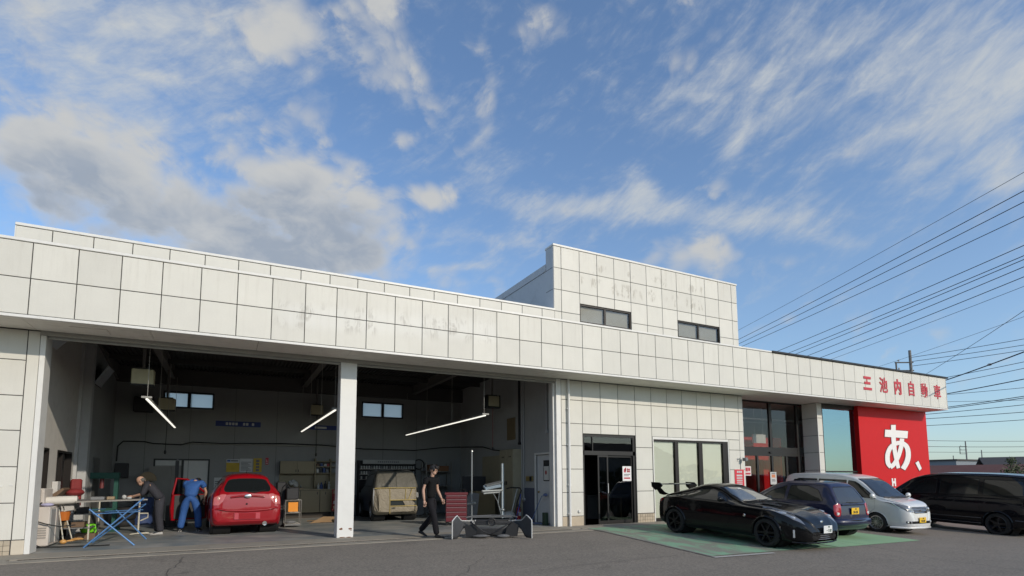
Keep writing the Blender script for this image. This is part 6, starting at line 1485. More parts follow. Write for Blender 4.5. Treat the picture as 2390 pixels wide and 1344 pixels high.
# green press frame behind the table
gp_ = thing('shop_press', 'green steel press frame behind the work table', 'press', (-.12, 6.2, 0))
GRN = mat('press_green', (.006, .070, .050), .6, var=.2)
obj('post', MB().box(0, 0, 0, .10, .16, 1.47), GRN, gp_); obj('post', MB().box(.69, 0, 0, .79, .16, 1.47), GRN, gp_); obj('crossbeam', MB().box(-.02, -.03, 1.47, .81, .19, 1.64), GRN, gp_); obj('press_bed', MB().box(.10, -.02, .55, .69, .18, .64), GRN, gp_); obj('ram', MB().tube([(.40, .08, 1.47), (.40, .08, 1.2)], .05, 10), mat('ram_red', (.15, .03, .03), .5), gp_); obj('foot', MB().box(-.05, -.3, 0, .14, .46, .07).box(.65, -.3, 0, .84, .46, .07), GRN, gp_)
eb = simple('electric_box', MB().bbox(-.02+.15, BY-.18, 1.50, .50, BY-.01, 1.98, .01), CL[2], 'dark electric box on the back wall above the green press', 'box')
simple('fan_guard', MB().prism([(2.0-.9+.26*math.cos(PI*k/8), 1.40+.3*math.sin(PI*k/8)) for k in range(9)], 8.7, 8.76), CL[5], 'brown half round board behind the bending man', 'board')
simple('leaning_board', MB().box(1.1, 8.9, 0, 1.75, 8.94, 1.88, (-.03, 0, 0)), mat('leaning_grey', (.25, .24, .22), .8), 'grey board leaning against the back door', 'board')
# work table: blue crossed trestle under a long bumper board
tb = thing('work_trestle', 'blue folding trestle with crossed legs under the long board', 'trestle', (1.22, 2.5, 0))
BLT = mat('trestle_blue', (.09, .21, .42), .4, .3)
for (p, q) in (((-.45, -.75, 0), (.55, -.55, 1.02)), ((.45, -.75, 0), (-.42, -.60, .80)), ((-.50, .40, 0), (.50, .35, .86)), ((.52, .62, 0), (-.10, .50, .72))): obj('leg', MB().tube([p, q], .018, 8), BLT, tb)
for (p, q) in (((-.35, -.62, .70), (.5, -.55, .72)), ((-.30, .40, .70), (.45, .36, .72)), ((.42, -.56, .86), (.45, .36, .84)), ((-.40, -.6, .78), (-.3, .45, .76))): obj('crossbar', MB().tube([p, q], .012, 6), BLT, tb)
bd = simple('work_board', MB().box(0, -.28, 0, 1.36, .24, .03, (0, -.01, .28)), mat('board_edge', (.24, .22, .19), .6), 'long thin board lying across the trestle', 'board', loc=(.34, 2.95, .935))
rl = thing('paper_roll', 'white paper roll lying over the left end of the board', 'roll', (.16, 2.6, .985))
obj('roll', MB().lathe([(.02, -.28), (.085, -.28), (.092, 0), (.085, .28), (.02, .28)], axis='x', n=16), mat('roll_white', (.66, .62, .55), .7), rl, smooth=50, rot=(0, -.03, .15)); obj('paper_tail', MB().prism([(-.27, .09), (-.36, .0), (-.40, -.10), (-.38, -.11), (-.33, -.03), (-.25, .05)], -.10, .10), MATS['roll_white'], rl)
cbox('plastic_case', .62, 2.95, .968, .88, 3.13, 1.04, CL[6], 'grey plastic case on the board', 'case'); cbox('wood_block', .92, 3.0, .968, 1.07, 3.12, 1.04, CL[5], 'small tan block on the board', 'block')
simple('masking_ball', MB().ell((1.24, 3.15, 1.02), (.05, .05, .055), 9, 6).ell((1.34, 3.15, .995), (.06, .05, .03), 9, 6), CL[0], 'crumpled white tape on the board near the bending man', 'tape', smooth=50)
st = thing('pipe_stand', 'cream pipe stand with a low foot in front of the bending man', 'stand', (1.40, 4.55, 0))
CRM = mat('cream_steel', (.56, .52, .42), .5)
obj('post', MB().tube([(0, 0, .03), (0, 0, 1.0)], .022, 8), CRM, st); obj('arm', MB().tube([(0, 0, .55), (.20, -.02, .55), (.20, -.02, .44), (.04, 0, .36)], .018, 8), CRM, st); obj('foot', MB().tube([(0, 0, .03), (.28, .05, .03)], .022, 8).tube([(-.15, -.18, .03), (.0, 0, .03), (.22, .22, .03)], .018, 8), CRM, st)
cl = MB()
# left front: white air conditioner like cabinet, with louvres and a cable
WHP = mat('white_plastic', (.62, .56, .50), .55, var=.08, dirt=.25, dirtcol=(.3, .25, .2))
ac = thing('white_machine', 'white machine cabinet with louvred panels standing by the left jamb', 'machine', (-.10, 2.15, 0))
obj('lower_cabinet', MB().bbox(-.24, 0, .03, .18, .9, .86, .02), WHP, ac, label='louvred lower cabinet')
for k in range(5): obj('louvre', MB().box(-.20, -.012, .20+k*.05, .14, 0, .228+k*.05), mat('louvre_grey', (.34, .31, .28), .6), ac)
for k in range(4): obj('louvre', MB().box(-.20, -.012, .52+k*.045, .0, 0, .540+k*.045), MATS['louvre_grey'], ac)
obj('side_panel', MB().box(.182, .06, .10, .195, .84, .80), mat('side_grey', (.36, .37, .36), .5), ac); obj('side_rib', MB().box(.195, .42, .08, .205, .47, .82), WHP, ac)
obj('upper_box', MB().bbox(-.235, .18, .87, .02, .85, 1.25, .02), WHP, ac); obj('door_line', MB().box(-.13, .172, .89, -.12, .181, 1.23).box(-.04, .172, .89, -.03, .181, 1.23), MATS['louvre_grey'], ac)
simple('printed_bag', MB().ell((-.02, 2.35, .90), (.12, .1, .04), 10, 6), mat('lilac_bag', (.50, .48, .68), .5), 'small lilac bag on top of the white machine', 'bag', smooth=50)
simple('power_cable', MB().tube([(-.10, 2.3, .95), (-.28, 2.06, .75), (-.34, 2.05, .42), (-.18, 2.08, .12), (-.02, 2.05, .03), (.3, 2.0, .02), (1.2, 1.9, .02)], .013, 6).tube([(-.36, 2.1, .62), (-.2, 2.06, .60), (.05, 2.08, .50), (.26, 2.12, .44), (.5, 2.3, .45)], .013, 6), CORD, 'black cable looping down the white machine to the floor', 'cable', smooth=60)
# shelf unit with red boxes behind, tripod, bucket
sf_ = thing('storage_rack', 'low grey rack along the left wall crowded with boxes', 'rack', (-.17, 3.3, 0))
for x, y in ((0, 0), (.72, 0), (0, 1.1), (.72, 1.1)): obj('leg', MB().box(x, y, 0, x+.03, y+.03, .93), CRM, sf_)
for z in (.30, .62, .93): obj('shelf_board', MB().box(-.02, -.02, z, .77, 1.15, z+.02), CL[6], sf_)
cbox('carton', -.12, 3.4, .952, .22, 3.9, 1.02, mat('white_carton', (.55, .53, .50), .7), 'flat white carton on the rack', 'carton'); cbox('carton', -.13, 3.5, .642, .22, 4.1, .90, MATS['white_carton'], 'white carton on the middle rack shelf', 'carton'); cbox('toolbox', .28, 3.45, .642, .52, 3.8, .78, CL[2], 'black toolbox on the middle rack shelf', 'toolbox')
cbox('parts_bin', -.12, 3.45, .322, .12, 3.8, .46, CL[5], 'tan parts bin on the lowest rack shelf', 'bin'); cbox('parts_bin', .2, 3.45, .322, .45, 3.8, .44, CL[1], 'brown parts bin on the lowest rack shelf', 'bin')
simple('bonnet_panel', MB().prism([(-.18, 1.09), (.02, 1.25), (.06, 1.21), (-.12, 1.02)], 3.3, 3.9), CL[1], 'brown panel propped at a slant on the rack', 'panel')
simple('red_cover', MB().ell((.12, 4.0, 1.13), (.20, .25, .10), 12, 6), CL[3], 'red cover lying on the rack', 'cover', smooth=50); simple('folding_chair', MB().bbox(-.18, 5.0, .75, .05, 5.15, 1.46, .03), CL[3], 'red chair back standing behind the rack', 'chair')
cbox('white_box', -.19, 3.35, 1.022, -.08, 3.6, 1.40, MATS['white_carton'], 'tall white box behind the white machine', 'box')
tp = thing('work_lamp_tripod', 'cream tripod holding an orange bucket beside the white machine', 'tripod', (.13, 2.85, 0))
for p, q in (((.10, -.1, .02), (-.08, 0, .96)), ((.22, .12, .02), (-.02, .05, .96)), ((-.12, .25, .02), (-.06, .05, .9))): obj('leg', MB().tube([p, q], .013, 6), CRM, tp)
obj('bucket', MB().lathe([(.10, 0), (.125, .20), (.115, .20), (.09, .01)], (.02, .12, .52), n=14), mat('bucket_orange', (.50, .14, .02), .4), tp)
simple('work_lamp', MB().ell((.22, 2.75, .06), (.07, .06, .05), 10, 6).tube([(.28, 2.78, .07), (.55, 2.9, .09)], .02, 6).ell((.45, 2.85, .10), (.12, .08, .03), 9, 5), mat('lamp_amber', (.60, .32, .10), .4), 'amber work lamp lying on the floor by the tripod', 'lamp', smooth=50)
bx = thing('floor_crate', 'brown crate on the floor in front of the rack', 'crate', (.43, 3.9, 0))
for (a, b_, c, d) in ((-.2, -.16, .2, -.14), (-.2, .14, .2, .16), (-.2, -.14, -.18, .14), (.18, -.14, .2, .14)): obj('plank', MB().box(a, b_, 0, c, d, .15), CL[1], bx)
obj('base', MB().box(-.18, -.14, 0, .18, .14, .02), CL[1], bx)
gl_ = thing('lime_basket', 'lime green basket with handle standing in the crate', 'basket', (.44, 3.92, .10))
LIME = mat('lime_plastic', (.22, .72, .03), .4)
obj('basket', MB().lathe([(.12, .06), (.155, .12), (.165, .26), (.155, .265), (.14, .14), (.0, .10)], n=18), LIME, gl_, smooth=50); obj('handle', MB().tube([(.15, -.05, .24), (.18, -.06, .1), (.16, -.06, .04)], .014, 6), LIME, gl_); obj('contents', MB().ell((0, 0, .08), (.12, .11, .06), 10, 6), CL[6], gl_)
# floor jack pole left of the red car
jk = thing('jack_post', 'tall dark post lifter with a heavy foot before the back door', 'lifter', (2.02, 7.2, 0))
obj('post', MB().box(-.05, -.05, .1, .05, .05, 2.02), IRON, jk); obj('base', MB().box(-.35, -.25, 0, .35, .25, .10).box(-.22, -.3, .10, .05, .1, .65), IRON, jk); obj('knob', MB().ell((0, 0, 2.04), (.035, .035, .03), 8, 6), CL[6], jk); obj('arm', MB().box(-.05, -.4, .78, .25, -.05, .86), IRON, jk); obj('wheel', MB().lathe([(.11, -.03), (.11, .03)], (-.3, -.25, .11), 'y', 14), TYRE, jk)
# car under masking film
mk = thing('masked_car', 'dark hatchback rear wrapped in masking film and yellow tape', 'car', (8.58, 6.05, 0), (0, 0, 1.50)); mk.scale = (1, .93, 1.05)
mp_ = paint('dark_green_paint', (.012, .016, .014))
sp = dict(top=[(-.62,.40),(-.60,.85),(-.54,1.10),(-.40,1.40),(-.25,1.60),(0,1.66),(1.2,1.66),(1.9,1.5),(2.5,1.05),(3.1,.9),(3.25,.5)], bot=[(-.62,.33),(-.4,.24),(3.0,.22),(3.25,.3)],
    belt=[(-.62,.36),(-.58,.8),(-.5,1.02),(0,1.06),(2,1.02),(3.0,.8),(3.25,.45)], W=[(-.62,.68),(-.56,.79),(-.3,.83),(.3,.84),(2.5,.83),(3.0,.76),(3.25,.6)], Wg=[(-.62,.66),(-.5,.74),(-.2,.66),(.5,.66),(1.6,.68),(3.25,.4)], round=.10, shoulder=.96, bulge=.5)
bm = car_shell(sp); arches(bm, mk, (0, 2.5), (.34, .31), .84, mp_, 0); bm.normal_update()
for sg in (1, -1): glass(bm, mk, [(.0, 1.12), (1.9, 1.1), (1.6, 1.45), (.1, 1.55)], 'y', lambda f, s=sg: f.calc_center_median().y*s > .3 and abs(f.normal.y) > .3, 'side_window')
FILM = mat('masking_film', (.29, .25, .185), .6, var=.22, vscale=5, spec=.3); fold(FILM, 1.0, 7); TAPE = mat('masking_tape', (.50, .38, .13), .6, var=.1)
for poly, nm in (([(-.84, .24), (-.28, .24), (-.28, 1.06), (-.84, 1.06)], 1), ([(-.24, .68), (.70, .68), (.70, 1.06), (-.24, 1.06)], 1), ([(-.24, .24), (.74, .24), (.74, .47), (-.24, .47)], 1), ([(.30, .50), (.72, .50), (.55, .66), (.20, .66)], 1)):
    poly = [(-p[0], p[1]) for p in poly]
    fs = cut(bm, poly, 'x', lambda f: f.calc_center_median().x < .1 and f.normal.x < -.1)
    if fs:
        bm.normal_update(); fm = take(bm, fs, .03, False); rnd_ = random.Random(3)
        fm.v = [tuple(Vector(v)+Vector((rnd_.uniform(-.02, .006), 0, 0))) for v in fm.v]; raw('film_sheet', fm, FILM, mk, 25)
FTOP = mat('window_film', (.115, .108, .088), .55, var=.35, vscale=4, spec=.3); fold(FTOP, .8, 6)
for poly in ([(-.80, 1.07), (.0, 1.07), (.0, 1.58), (-.66, 1.58)], [(.012, 1.07), (.80, 1.07), (.66, 1.58), (.012, 1.58)]):
    fs = cut(bm, poly, 'x', lambda f: f.calc_center_median().x < .3 and f.normal.x < -.1)
    if fs:
        bm.normal_update(); fm = take(bm, fs, .025, False); raw('film_sheet', fm, FTOP, mk, 25)
def tp_(pts): obj('tape_strip', MB().tube(pts, .013, 5), TAPE, mk)
tp_([(-.66, .26, .26), (-.66, .26, .65), (-.60, .26, 1.05)]); tp_([(-.62, .80, 1.06), (-.63, .4, 1.07), (-.63, -.68, 1.06)]); tp_([(-.66, .24, .68), (-.66, -.70, .68)]); tp_([(-.665, .24, .49), (-.665, -.72, .49)]); tp_([(-.655, -.30, .70), (-.63, -.32, 1.03)]); tp_([(-.655, -.42, .70), (-.63, -.55, 1.03)]); tp_([(-.56, .74, .4), (-.50, .80, 1.0), (-.34, .70, 1.42), (-.20, .60, 1.60)])
obj('tail_light', MB().bbox(-.60, -.80, .74, -.54, -.66, .92, .02), mat('lens_grey', (.30, .30, .28), .2, coat=1), mk); obj('white_patch', MB().ell((-.55, .82, .78), (.03, .03, .3), 8, 8), CL[0], mk)
finish_body(bm, 'body', mp_, mk)
add_wheels(mk, ('hatch', .30, .19, .19, 7, MATS['alloy_grey'], .5, False), [(0, .735, 1, 0), (0, -.735, -1, 0), (2.5, .735, 1, 0), (2.5, -.735, -1, 0)])
ORD = 'first second third fourth fifth sixth seventh eighth ninth tenth eleventh twelfth thirteenth fourteenth fifteenth sixteenth seventeenth eighteenth nineteenth twentieth twenty-first twenty-second'.split()
# paint rack on the back wall behind it, rows of cans
pr = thing('paint_rack', 'dark rack with rows of white cans behind the masked car', 'rack', (8.02, BY-.34, 0))
obj('back_panel', MB().box(0, .30, .9, 2.24, .33, 2.16), CL[2], pr); obj('header_board', MB().box(.12, -.02, 2.02, 2.24, .02, 2.18), mat('header_white', (.42, .42, .40), .7), pr)
tm_ = MB()
for k in range(11): tm_.box(.70+k*.08, -.024, 2.075, .755+k*.08, -.021, 2.125)
obj('header_print', tm_, INKG, pr)
for z in (1.40, 1.60, 1.81): obj('shelf_board', MB().box(0, 0, z, 2.24, .30, z+.02), MATS['trolley_steel'], pr)
obj('side_panel', MB().box(-.03, 0, 0, 0, .33, 2.16).box(2.24, 0, 0, 2.27, .33, 2.16), CL[2], pr)
can = MB().lathe([(.034, 0), (.034, .10), (.030, .104), (.030, .112), (.0, .112)], n=9).mesh('paint_can', CL[0], 40)
cang = MB().lathe([(.034, 0), (.034, .10), (.030, .104), (.030, .112), (.0, .112)], n=9).mesh('paint_can', CL[6], 40)
for z, lb in ((1.42, 'paint can from the left on the bottom row of the paint rack'), (1.62, 'paint can from the left on the middle row of the paint rack'), (1.83, 'paint can from the left on the top row of the paint rack')):
    q_ = 0
    for k in range(22):
        if rr.random() < .12: continue
        c = link('paint_can', cang if rr.random() < .15 else can, None, (8.10+k*.1, BY-.30+rr.uniform(-.01, .01), z)); tag(c, ORD[q_]+' '+lb, 'can', 'paint cans in the rack'); q_ += 1
# right bay: shelving, red tool cart, stands, cardboard and lockers
rk = thing('steel_shelving', 'grey shelving with orange boxes in the back right corner', 'shelving', (10.6, 8.6, 0))
for x, y in ((0, 0), (1.1, 0), (0, .55), (1.1, .55)): obj('post', MB().box(x, y, 0, x+.04, y+.04, 2.1), MATS['trolley_steel'], rk)
for z in (.5, 1.1, 1.7): obj('shelf_board', MB().box(0, 0, z, 1.14, .59, z+.03), MATS['trolley_steel'], rk)
OC = mat('orange_carton', (.24, .11, .05), .8)
cbox('carton', 10.75, 8.62, 1.73, 11.1, 9.0, 2.0, OC, 'orange brown carton, left on the top shelf of the shelving', 'carton'); cbox('carton', 11.15, 8.62, 1.73, 11.6, 9.0, 1.95, OC, 'orange brown carton, right on the top shelf of the shelving', 'carton'); cbox('carton', 10.8, 8.62, 1.13, 11.3, 9.0, 1.5, CL[6], 'grey carton on the middle shelf of the shelving', 'carton')
simple('coiled_hose', MB().tube([(10.5+.22*math.cos(k*.5), BY-.1, 2.02+.2*math.sin(k*.5)) for k in range(27)], .02, 6), CORD, 'black hose coiled on the back wall beside the shelving', 'hose', smooth=60)
tcab = thing('tool_cart', 'dark red drawer cart for tools behind the walking man', 'tool cart', (9.38, 3.05, 0), (0, 0, -.35))
TR_ = mat('tool_red', (.15, .022, .028), .45, var=.15, dirt=.3)
obj('cabinet', MB().box(0, .02, .10, .66, .42, .93), mat('tool_dark', (.05, .02, .02), .6), tcab); obj('top_tray', MB().box(-.02, 0, .93, .68, .44, .97).box(-.02, 0, .97, .68, .02, 1.0), TR_, tcab)
for k, z in enumerate((.12, .29, .43, .57, .69, .81)):
    d = obj('drawer', MB().bbox(.015, 0, z, .645, .02, (.28, .42, .56, .68, .80, .92)[k], .004), TR_, tcab); obj('drawer_pull', MB().box(.03, -.018, (.28, .42, .56, .68, .80, .92)[k]-.03, .63, 0, (.28, .42, .56, .68, .80, .92)[k]-.015), mat('pull_grey', (.25, .18, .18), .4), d)
for x in (.06, .6): obj('caster', MB().lathe([(.05, -.02), (.05, .02)], (x, .08, .05), 'y', 10).lathe([(.05, -.02), (.05, .02)], (x, .36, .05), 'y', 10), IRON, tcab)
obj('handle', MB().tube([(.45, .1, 1.0), (.45, .1, 1.08), (.62, .1, 1.08), (.62, .1, 1.0)], .012, 6), IRON, tcab)
SILV = mat('stand_silver', (.36, .385, .39), .4, .6)
s1_ = thing('panel_stand', 'silver vertical stand behind the damaged bumper, left of two', 'stand', (10.55, 3.75, 0))
obj('post', MB().tube([(0, 0, .05), (0, 0, 2.28)], .026, 10), SILV, s1_); obj('top_cap', MB().lathe([(.0, 2.36), (.035, 2.34), (.045, 2.30), (.03, 2.27)], n=10), SILV, s1_); obj('cross_arm', MB().tube([(-.35, -.05, .60), (.12, 0, .63)], .045, 8).ell((.1, 0, .63), (.07, .06, .06), 10, 6), SILV, s1_); obj('base', MB().tube([(-.4, -.3, .04), (0, 0, .06), (.4, -.3, .04)], .03, 8).tube([(0, 0, .06), (0, .45, .04)], .03, 8), SILV, s1_)
s2_ = thing('infrared_stand', 'silver stand with pale blue lamp arms behind the damaged bumper', 'stand', (11.30, 3.0, 0))
LB_ = mat('pale_blue_metal', (.40, .50, .58), .4, .2)
obj('post', MB().box(-.035, -.035, .05, .035, .035, 1.90), mat('pale_post', (.44, .50, .52), .4), s2_); obj('arm', MB().tube([(-.78, -.12, 1.02), (.02, 0, 1.04)], .04, 8).tube([(-.72, -.1, .95), (-.1, 0, .98)], .028, 8), SILV, s2_)
obj('lamp_panel', MB().box(-.66, -.12, 1.14, -.10, .06, 1.20, (.5, -.16, 0)), LB_, s2_); obj('lamp_panel', MB().box(-.62, -.12, 1.24, -.05, .04, 1.27, (.3, -.20, 0)), SILV, s2_)
obj('brace', MB().tube([(-.35, -.05, .95), (-.20, -.05, .70), (-.10, -.05, .35), (-.03, 0, .18)], .014, 6).tube([(-.12, 0, .95), (-.15, 0, .6), (-.02, 0, .3)], .012, 6), SILV, s2_); obj('base', MB().tube([(-.4, -.35, .04), (0, 0, .06), (.4, -.35, .04)], .03, 8).tube([(0, 0, .06), (0, .4, .04)], .03, 8).ell((.0, 0, .42), (.09, .09, .05), 10, 6), SILV, s2_)
ht = thing('hand_truck', 'black framed creeper trolley holding a clear bag near the lockers', 'trolley', (11.75, 3.3, 0))
obj('frame', MB().tube([(.1, 0, .05), (.30, .1, .65), (.45, .1, 1.02), (.40, .1, 1.10), (.05, .1, 1.12), (-.1, .1, 1.08)], .022, 8), IRON, ht, smooth=60); obj('blue_bar', MB().tube([(.16, -.05, .05), (.34, .0, .60), (.40, .05, .90)], .016, 6), mat('bar_blue', (.05, .08, .35), .5), ht); obj('white_bar', MB().tube([(.0, -.05, .30), (.12, .0, .65), (.27, .05, 1.08)], .018, 6), CL[0], ht)
obj('bag', MB().ell((-.08, 0, .20), (.24, .18, .16), 12, 8), mat('clear_bag', (.42, .40, .36), .4, var=.4, vscale=12), ht, smooth=50)
cb_ = simple('cardboard_box', MB().bbox(11.2, 4.9, 0, 11.95, 5.5, .98, .01), mat('dark_cardboard', (.20, .15, .075), .8), 'large brown carton standing behind the silver stands', 'carton')
simple('grey_cover', MB().prism([(10.75, 0), (11.1, 0), (11.2, .9), (10.9, .95), (10.75, .8)], 4.6, 4.75), CL[6], 'grey car panel leaning beside the brown carton', 'panel'); simple('display_board', MB().box(11.0, 5.6, 0, 11.9, 5.66, 1.5), CL[2], 'black board standing behind the brown carton', 'board')
lk = thing('steel_locker', 'beige steel locker pair on the right wall', 'locker', (12.0, 3.62, 0))
LKM = mat('locker_beige', (.36, .32, .22), .6, var=.08, dirt=.2)
obj('carcass', MB().box(0.02, 0, .05, .38, 1.04, 2.42), LKM, lk)
for k in (0, 1):
    d = obj('door', MB().bbox(0, .01+k*.52, .08, .02, .51+k*.52, 2.40, .004), LKM, lk); obj('vent', MB().box(-.006, .14+k*.52, 2.14, 0, .20+k*.52, 2.18).box(-.006, .24+k*.52, 2.14, 0, .30+k*.52, 2.18), IRON, d); obj('handle', MB().box(-.02, .44-k*.0+k*.12, 1.2, 0, .48+k*.12, 1.32), IRON, d)
simple('plywood_sheet', MB().box(12.26, 5.1, 0, 12.30, 6.7, 2.26), LKM, 'beige board leaning on the right wall beyond the lockers', 'board')
bb = thing('control_box', 'brass coloured box on the right wall beside the white door', 'box', (12.33, 2.92, 1.33))
obj('case', MB().bbox(0, 0, 0, .07, .40, .16, .008), mat('brass_box', (.28, .20, .07), .5), bb); obj('cover', MB().box(-.012, .0, .0, .0, .13, .15), IRON, bb)
fe = thing('fire_extinguisher', 'red fire extinguisher on the floor by the right wall', 'extinguisher', (12.12, 3.45, 0))
FR = mat('extinguisher_red', (.38, .012, .015), .3, coat=.6)
obj('cylinder', MB().lathe([(.0, 0), (.075, .005), (.08, .03), (.08, .36), (.06, .43), (.025, .46), (.025, .48), (0, .48)], n=18), FR, fe, smooth=45); obj('valve', MB().box(-.02, -.06, .48, .02, .04, .52).box(-.02, -.09, .53, .02, .05, .55), IRON, fe); obj('hose', MB().tube([(.0, .03, .50), (.09, .05, .45), (.1, .03, .2)], .012, 6), CORD, fe); obj('sticker', MB().box(-.05, -.085, .18, .05, -.078, .30), CL[0], fe)
simple('blue_hose', MB().tube([(12.30, 1.95, .88), (12.32, 2.25, .86), (12.26, 2.42, .55), (12.20, 2.62, .15), (12.1, 2.75, .02), (11.9, 2.6, .02), (12.0, 2.3, .03), (12.15, 1.9, .02), (12.2, 1.5, .02)], .014, 6).ell((12.33, 2.05, .9), (.03, .14, .05), 8, 6), mat('hose_blue', (.16, .22, .42), .5), 'blue hose looped on the white door and floor', 'hose', smooth=60)
simple('green_floor_box', MB().bbox(12.0, 1.52, 0, 12.12, 1.70, .38, .01), mat('dark_green_box', (.02, .045, .025), .5), 'small dark green box at the right jamb', 'box')
ty_ = wheel_meshes('hatch', .30, .19, .19, 7, MATS['alloy_grey'], .5, False)[0]
for k in range(3):
    o = link('spare_tyre', ty_, None, (.62+.02*k, 7.9, .10+.20*k), (PI/2, 0, .3*k)); tag(o, ['bottom', 'middle', 'topmost'][k]+' black tyre of the stack left of the back door', 'tyre', 'stacked tyres')
dr_ = thing('oil_drum', 'blue oil drum standing left of the back door', 'drum', (1.05, 8.6, 0))
obj('drum', MB().lathe([(.0, 0), (.28, 0), (.28, .28), (.292, .29), (.28, .30), (.28, .56), (.292, .57), (.28, .58), (.28, .86), (.29, .87), (.27, .87), (0, .86)], n=20), CL[4], dr_, smooth=40); obj('cap', MB().lathe([(.04, .86), (.04, .89), (0, .89)], (.12, 0, 0), n=10), CL[6], dr_)
cbox('parts_carton', 3.05, 8.6, 0, 3.55, 9.0, .42, CL[5], 'tan carton on the floor behind the red hatchback, lower of two', 'carton'); cbox('parts_carton', 3.12, 8.62, .422, 3.5, 8.95, .75, CL[1], 'brown carton stacked on the tan one behind the red hatchback', 'carton')
cbox('tool_chest', 7.25, 8.75, 0, 7.85, 9.2, .82, mat('chest_blue', (.03, .045, .09), .5), 'dark blue tool chest left of the paint rack', 'tool chest')
cbox('grey_bin', 10.0, 8.2, 0, 10.4, 8.6, .62, CL[6], 'grey plastic bin between the paint rack and the shelving', 'bin')
for k, (x, z, h, lb) in enumerate(((3.9, 1.10, .42, 'long dark wrench hung under the posters, left'), (4.15, 1.15, .36, 'dark wrench hung under the posters, centre'), (4.4, 1.1, .40, 'dark wrench hung under the posters, right'))):
    simple('hung_tool', MB().box(x-.015, BY-.03, z, x+.015, BY-.01, z+h).lathe([(.04, -.012), (.04, .012)], (x, BY-.02, z+h), 'y', 10), IRON, lb, 'tool')
bn_ = thing('side_bench', 'dark bench with a vice along the right wall behind the stands', 'bench', (11.7, 7.0, 0))
obj('top', MB().box(0, 0, .78, .6, 1.5, .84), WOODD, bn_); obj('vice', MB().box(.1, .3, .84, .4, .5, 1.0).tube([(.0, .4, .92), (.5, .4, .92)], .025, 6), CL[6], bn_)
for x, y in ((0, 0), (.54, 0), (0, 1.44), (.54, 1.44)): obj('leg', MB().box(x, y, 0, x+.06, y+.06, .78), IRON, bn_)
# damaged bumper lying before the garage, its open back towards us
bp = thing('removed_bumper', 'removed silver bumper cover with its black mesh exposed on the ground outside', 'bumper', (9.10, -.86, -.015), (0, 0, -.40))
SB = mat('bumper_silver', (.68, .68, .66), .4, .3, var=.1); BKP = mat('black_plastic', (.014, .014, .015), .5, var=.3, vscale=20); INN = mat('bumper_inner', (.05, .052, .056), .6, var=.25, vscale=8)
def sheet(fn, nu, nv, m_, name, par, th=.012):
    V = [[Vector(fn(i/nu, j/nv)) for j in range(nv+1)] for i in range(nu+1)]; mb = MB(); W_ = nv+1
    mb.v = [tuple(p) for row in V for p in row]
    for i in range(nu):
        for j in range(nv): mb.f.append((i*W_+j, i*W_+j+1, (i+1)*W_+j+1, (i+1)*W_+j)); mb.mi.append(0)
    o = obj(name, mb, m_, par, smooth=45); md = o.modifiers.new('thickness', 'SOLIDIFY'); md.thickness = th; md.offset = 0
    return o
for sg in (1, -1):
    def wing_(u, v, sg=sg):
        x = .42+.52*u; y = .26-.46*u**2.0+.0*v; top = .40+.04*u+(.13*max(0, 1-abs(u-.80)/.2)); bot = .02+.24*max(0, 1-((u-.40)/.34)**2)
        return (sg*x, y, bot+(top-bot)*v)
    wg_ = sheet(wing_, 14, 6, INN, 'side_wing', bp)
    rim_ = [wing_(u/14, 1) for u in range(15)]+[wing_(1, v/6) for v in (5, 4, 3, 2, 1, 0)]
    obj('rim', MB().tube(rim_, .013, 6), SB, wg_)
obj('top_rail', MB().tube([(-.62, .10, .50), (-.45, .20, .525), (0, .26, .535), (.45, .20, .525), (.62, .10, .50)], .018, 6).box(-.5, .16, .49, .5, .30, .52), mat('rail_grey', (.11, .11, .11), .4), bp)
sheet(lambda u, v: (-.46+.92*u, .30-.06*math.sin(PI*u), .30+.17*v), 12, 4, BKP, 'grille_mesh', bp)
for z in (.33, .36, .39, .43): obj('grille_bar', MB().tube([(-.46, .19, z), (0, .14, z-.01), (.46, .19, z)], .009, 5), mat('bar_dark_grey', (.07, .07, .07), .4), bp)
obj('emblem_back', MB().tube([(.09*math.cos(2*PI*k/14), .12, .385+.09*math.sin(2*PI*k/14)) for k in range(15)], .013, 6), BKP, bp)
sheet(lambda u, v: (-.50+1.0*u, .28-.05*math.sin(PI*u)-.10*v, .05+.22*v-.05*math.sin(2*PI*u)**2*(1-v)), 14, 4, INN, 'lower_valance', bp)
obj('harness', MB().tube([(-.52, .08, .40), (-.38, .04, .30), (-.22, .02, .18), (-.05, .03, .11), (.10, .03, .16), (.28, .04, .27), (.48, .08, .40)], .016, 6).tube([(-.05, .04, .11), (-.2, .06, .05), (-.4, .1, .06)], .012, 6), BKP, bp, smooth=60)
obj('duct', MB().prism([(.32, .05), (.62, .04), (.66, .30), (.50, .38), (.36, .24)], .10, .26), BKP, bp); obj('duct', MB().prism([(-.62, .05), (-.40, .04), (-.34, .24), (-.46, .32), (-.66, .30)], .10, .26), BKP, bp)
obj('torn_film', MB().ell((-.25, .06, .06), (.22, .08, .04), 10, 6).ell((.28, .08, .05), (.16, .08, .05), 10, 6), mat('torn_film', (.13, .13, .13), .35, var=.5, vscale=16), bp, smooth=40)
for x, z in ((-.50, .44), (-.46, .40), (-.40, .43), (-.43, .37)): obj('clip', MB().ell((x, .02, z), (.018, .018, .018), 8, 6), CL[0], bp)

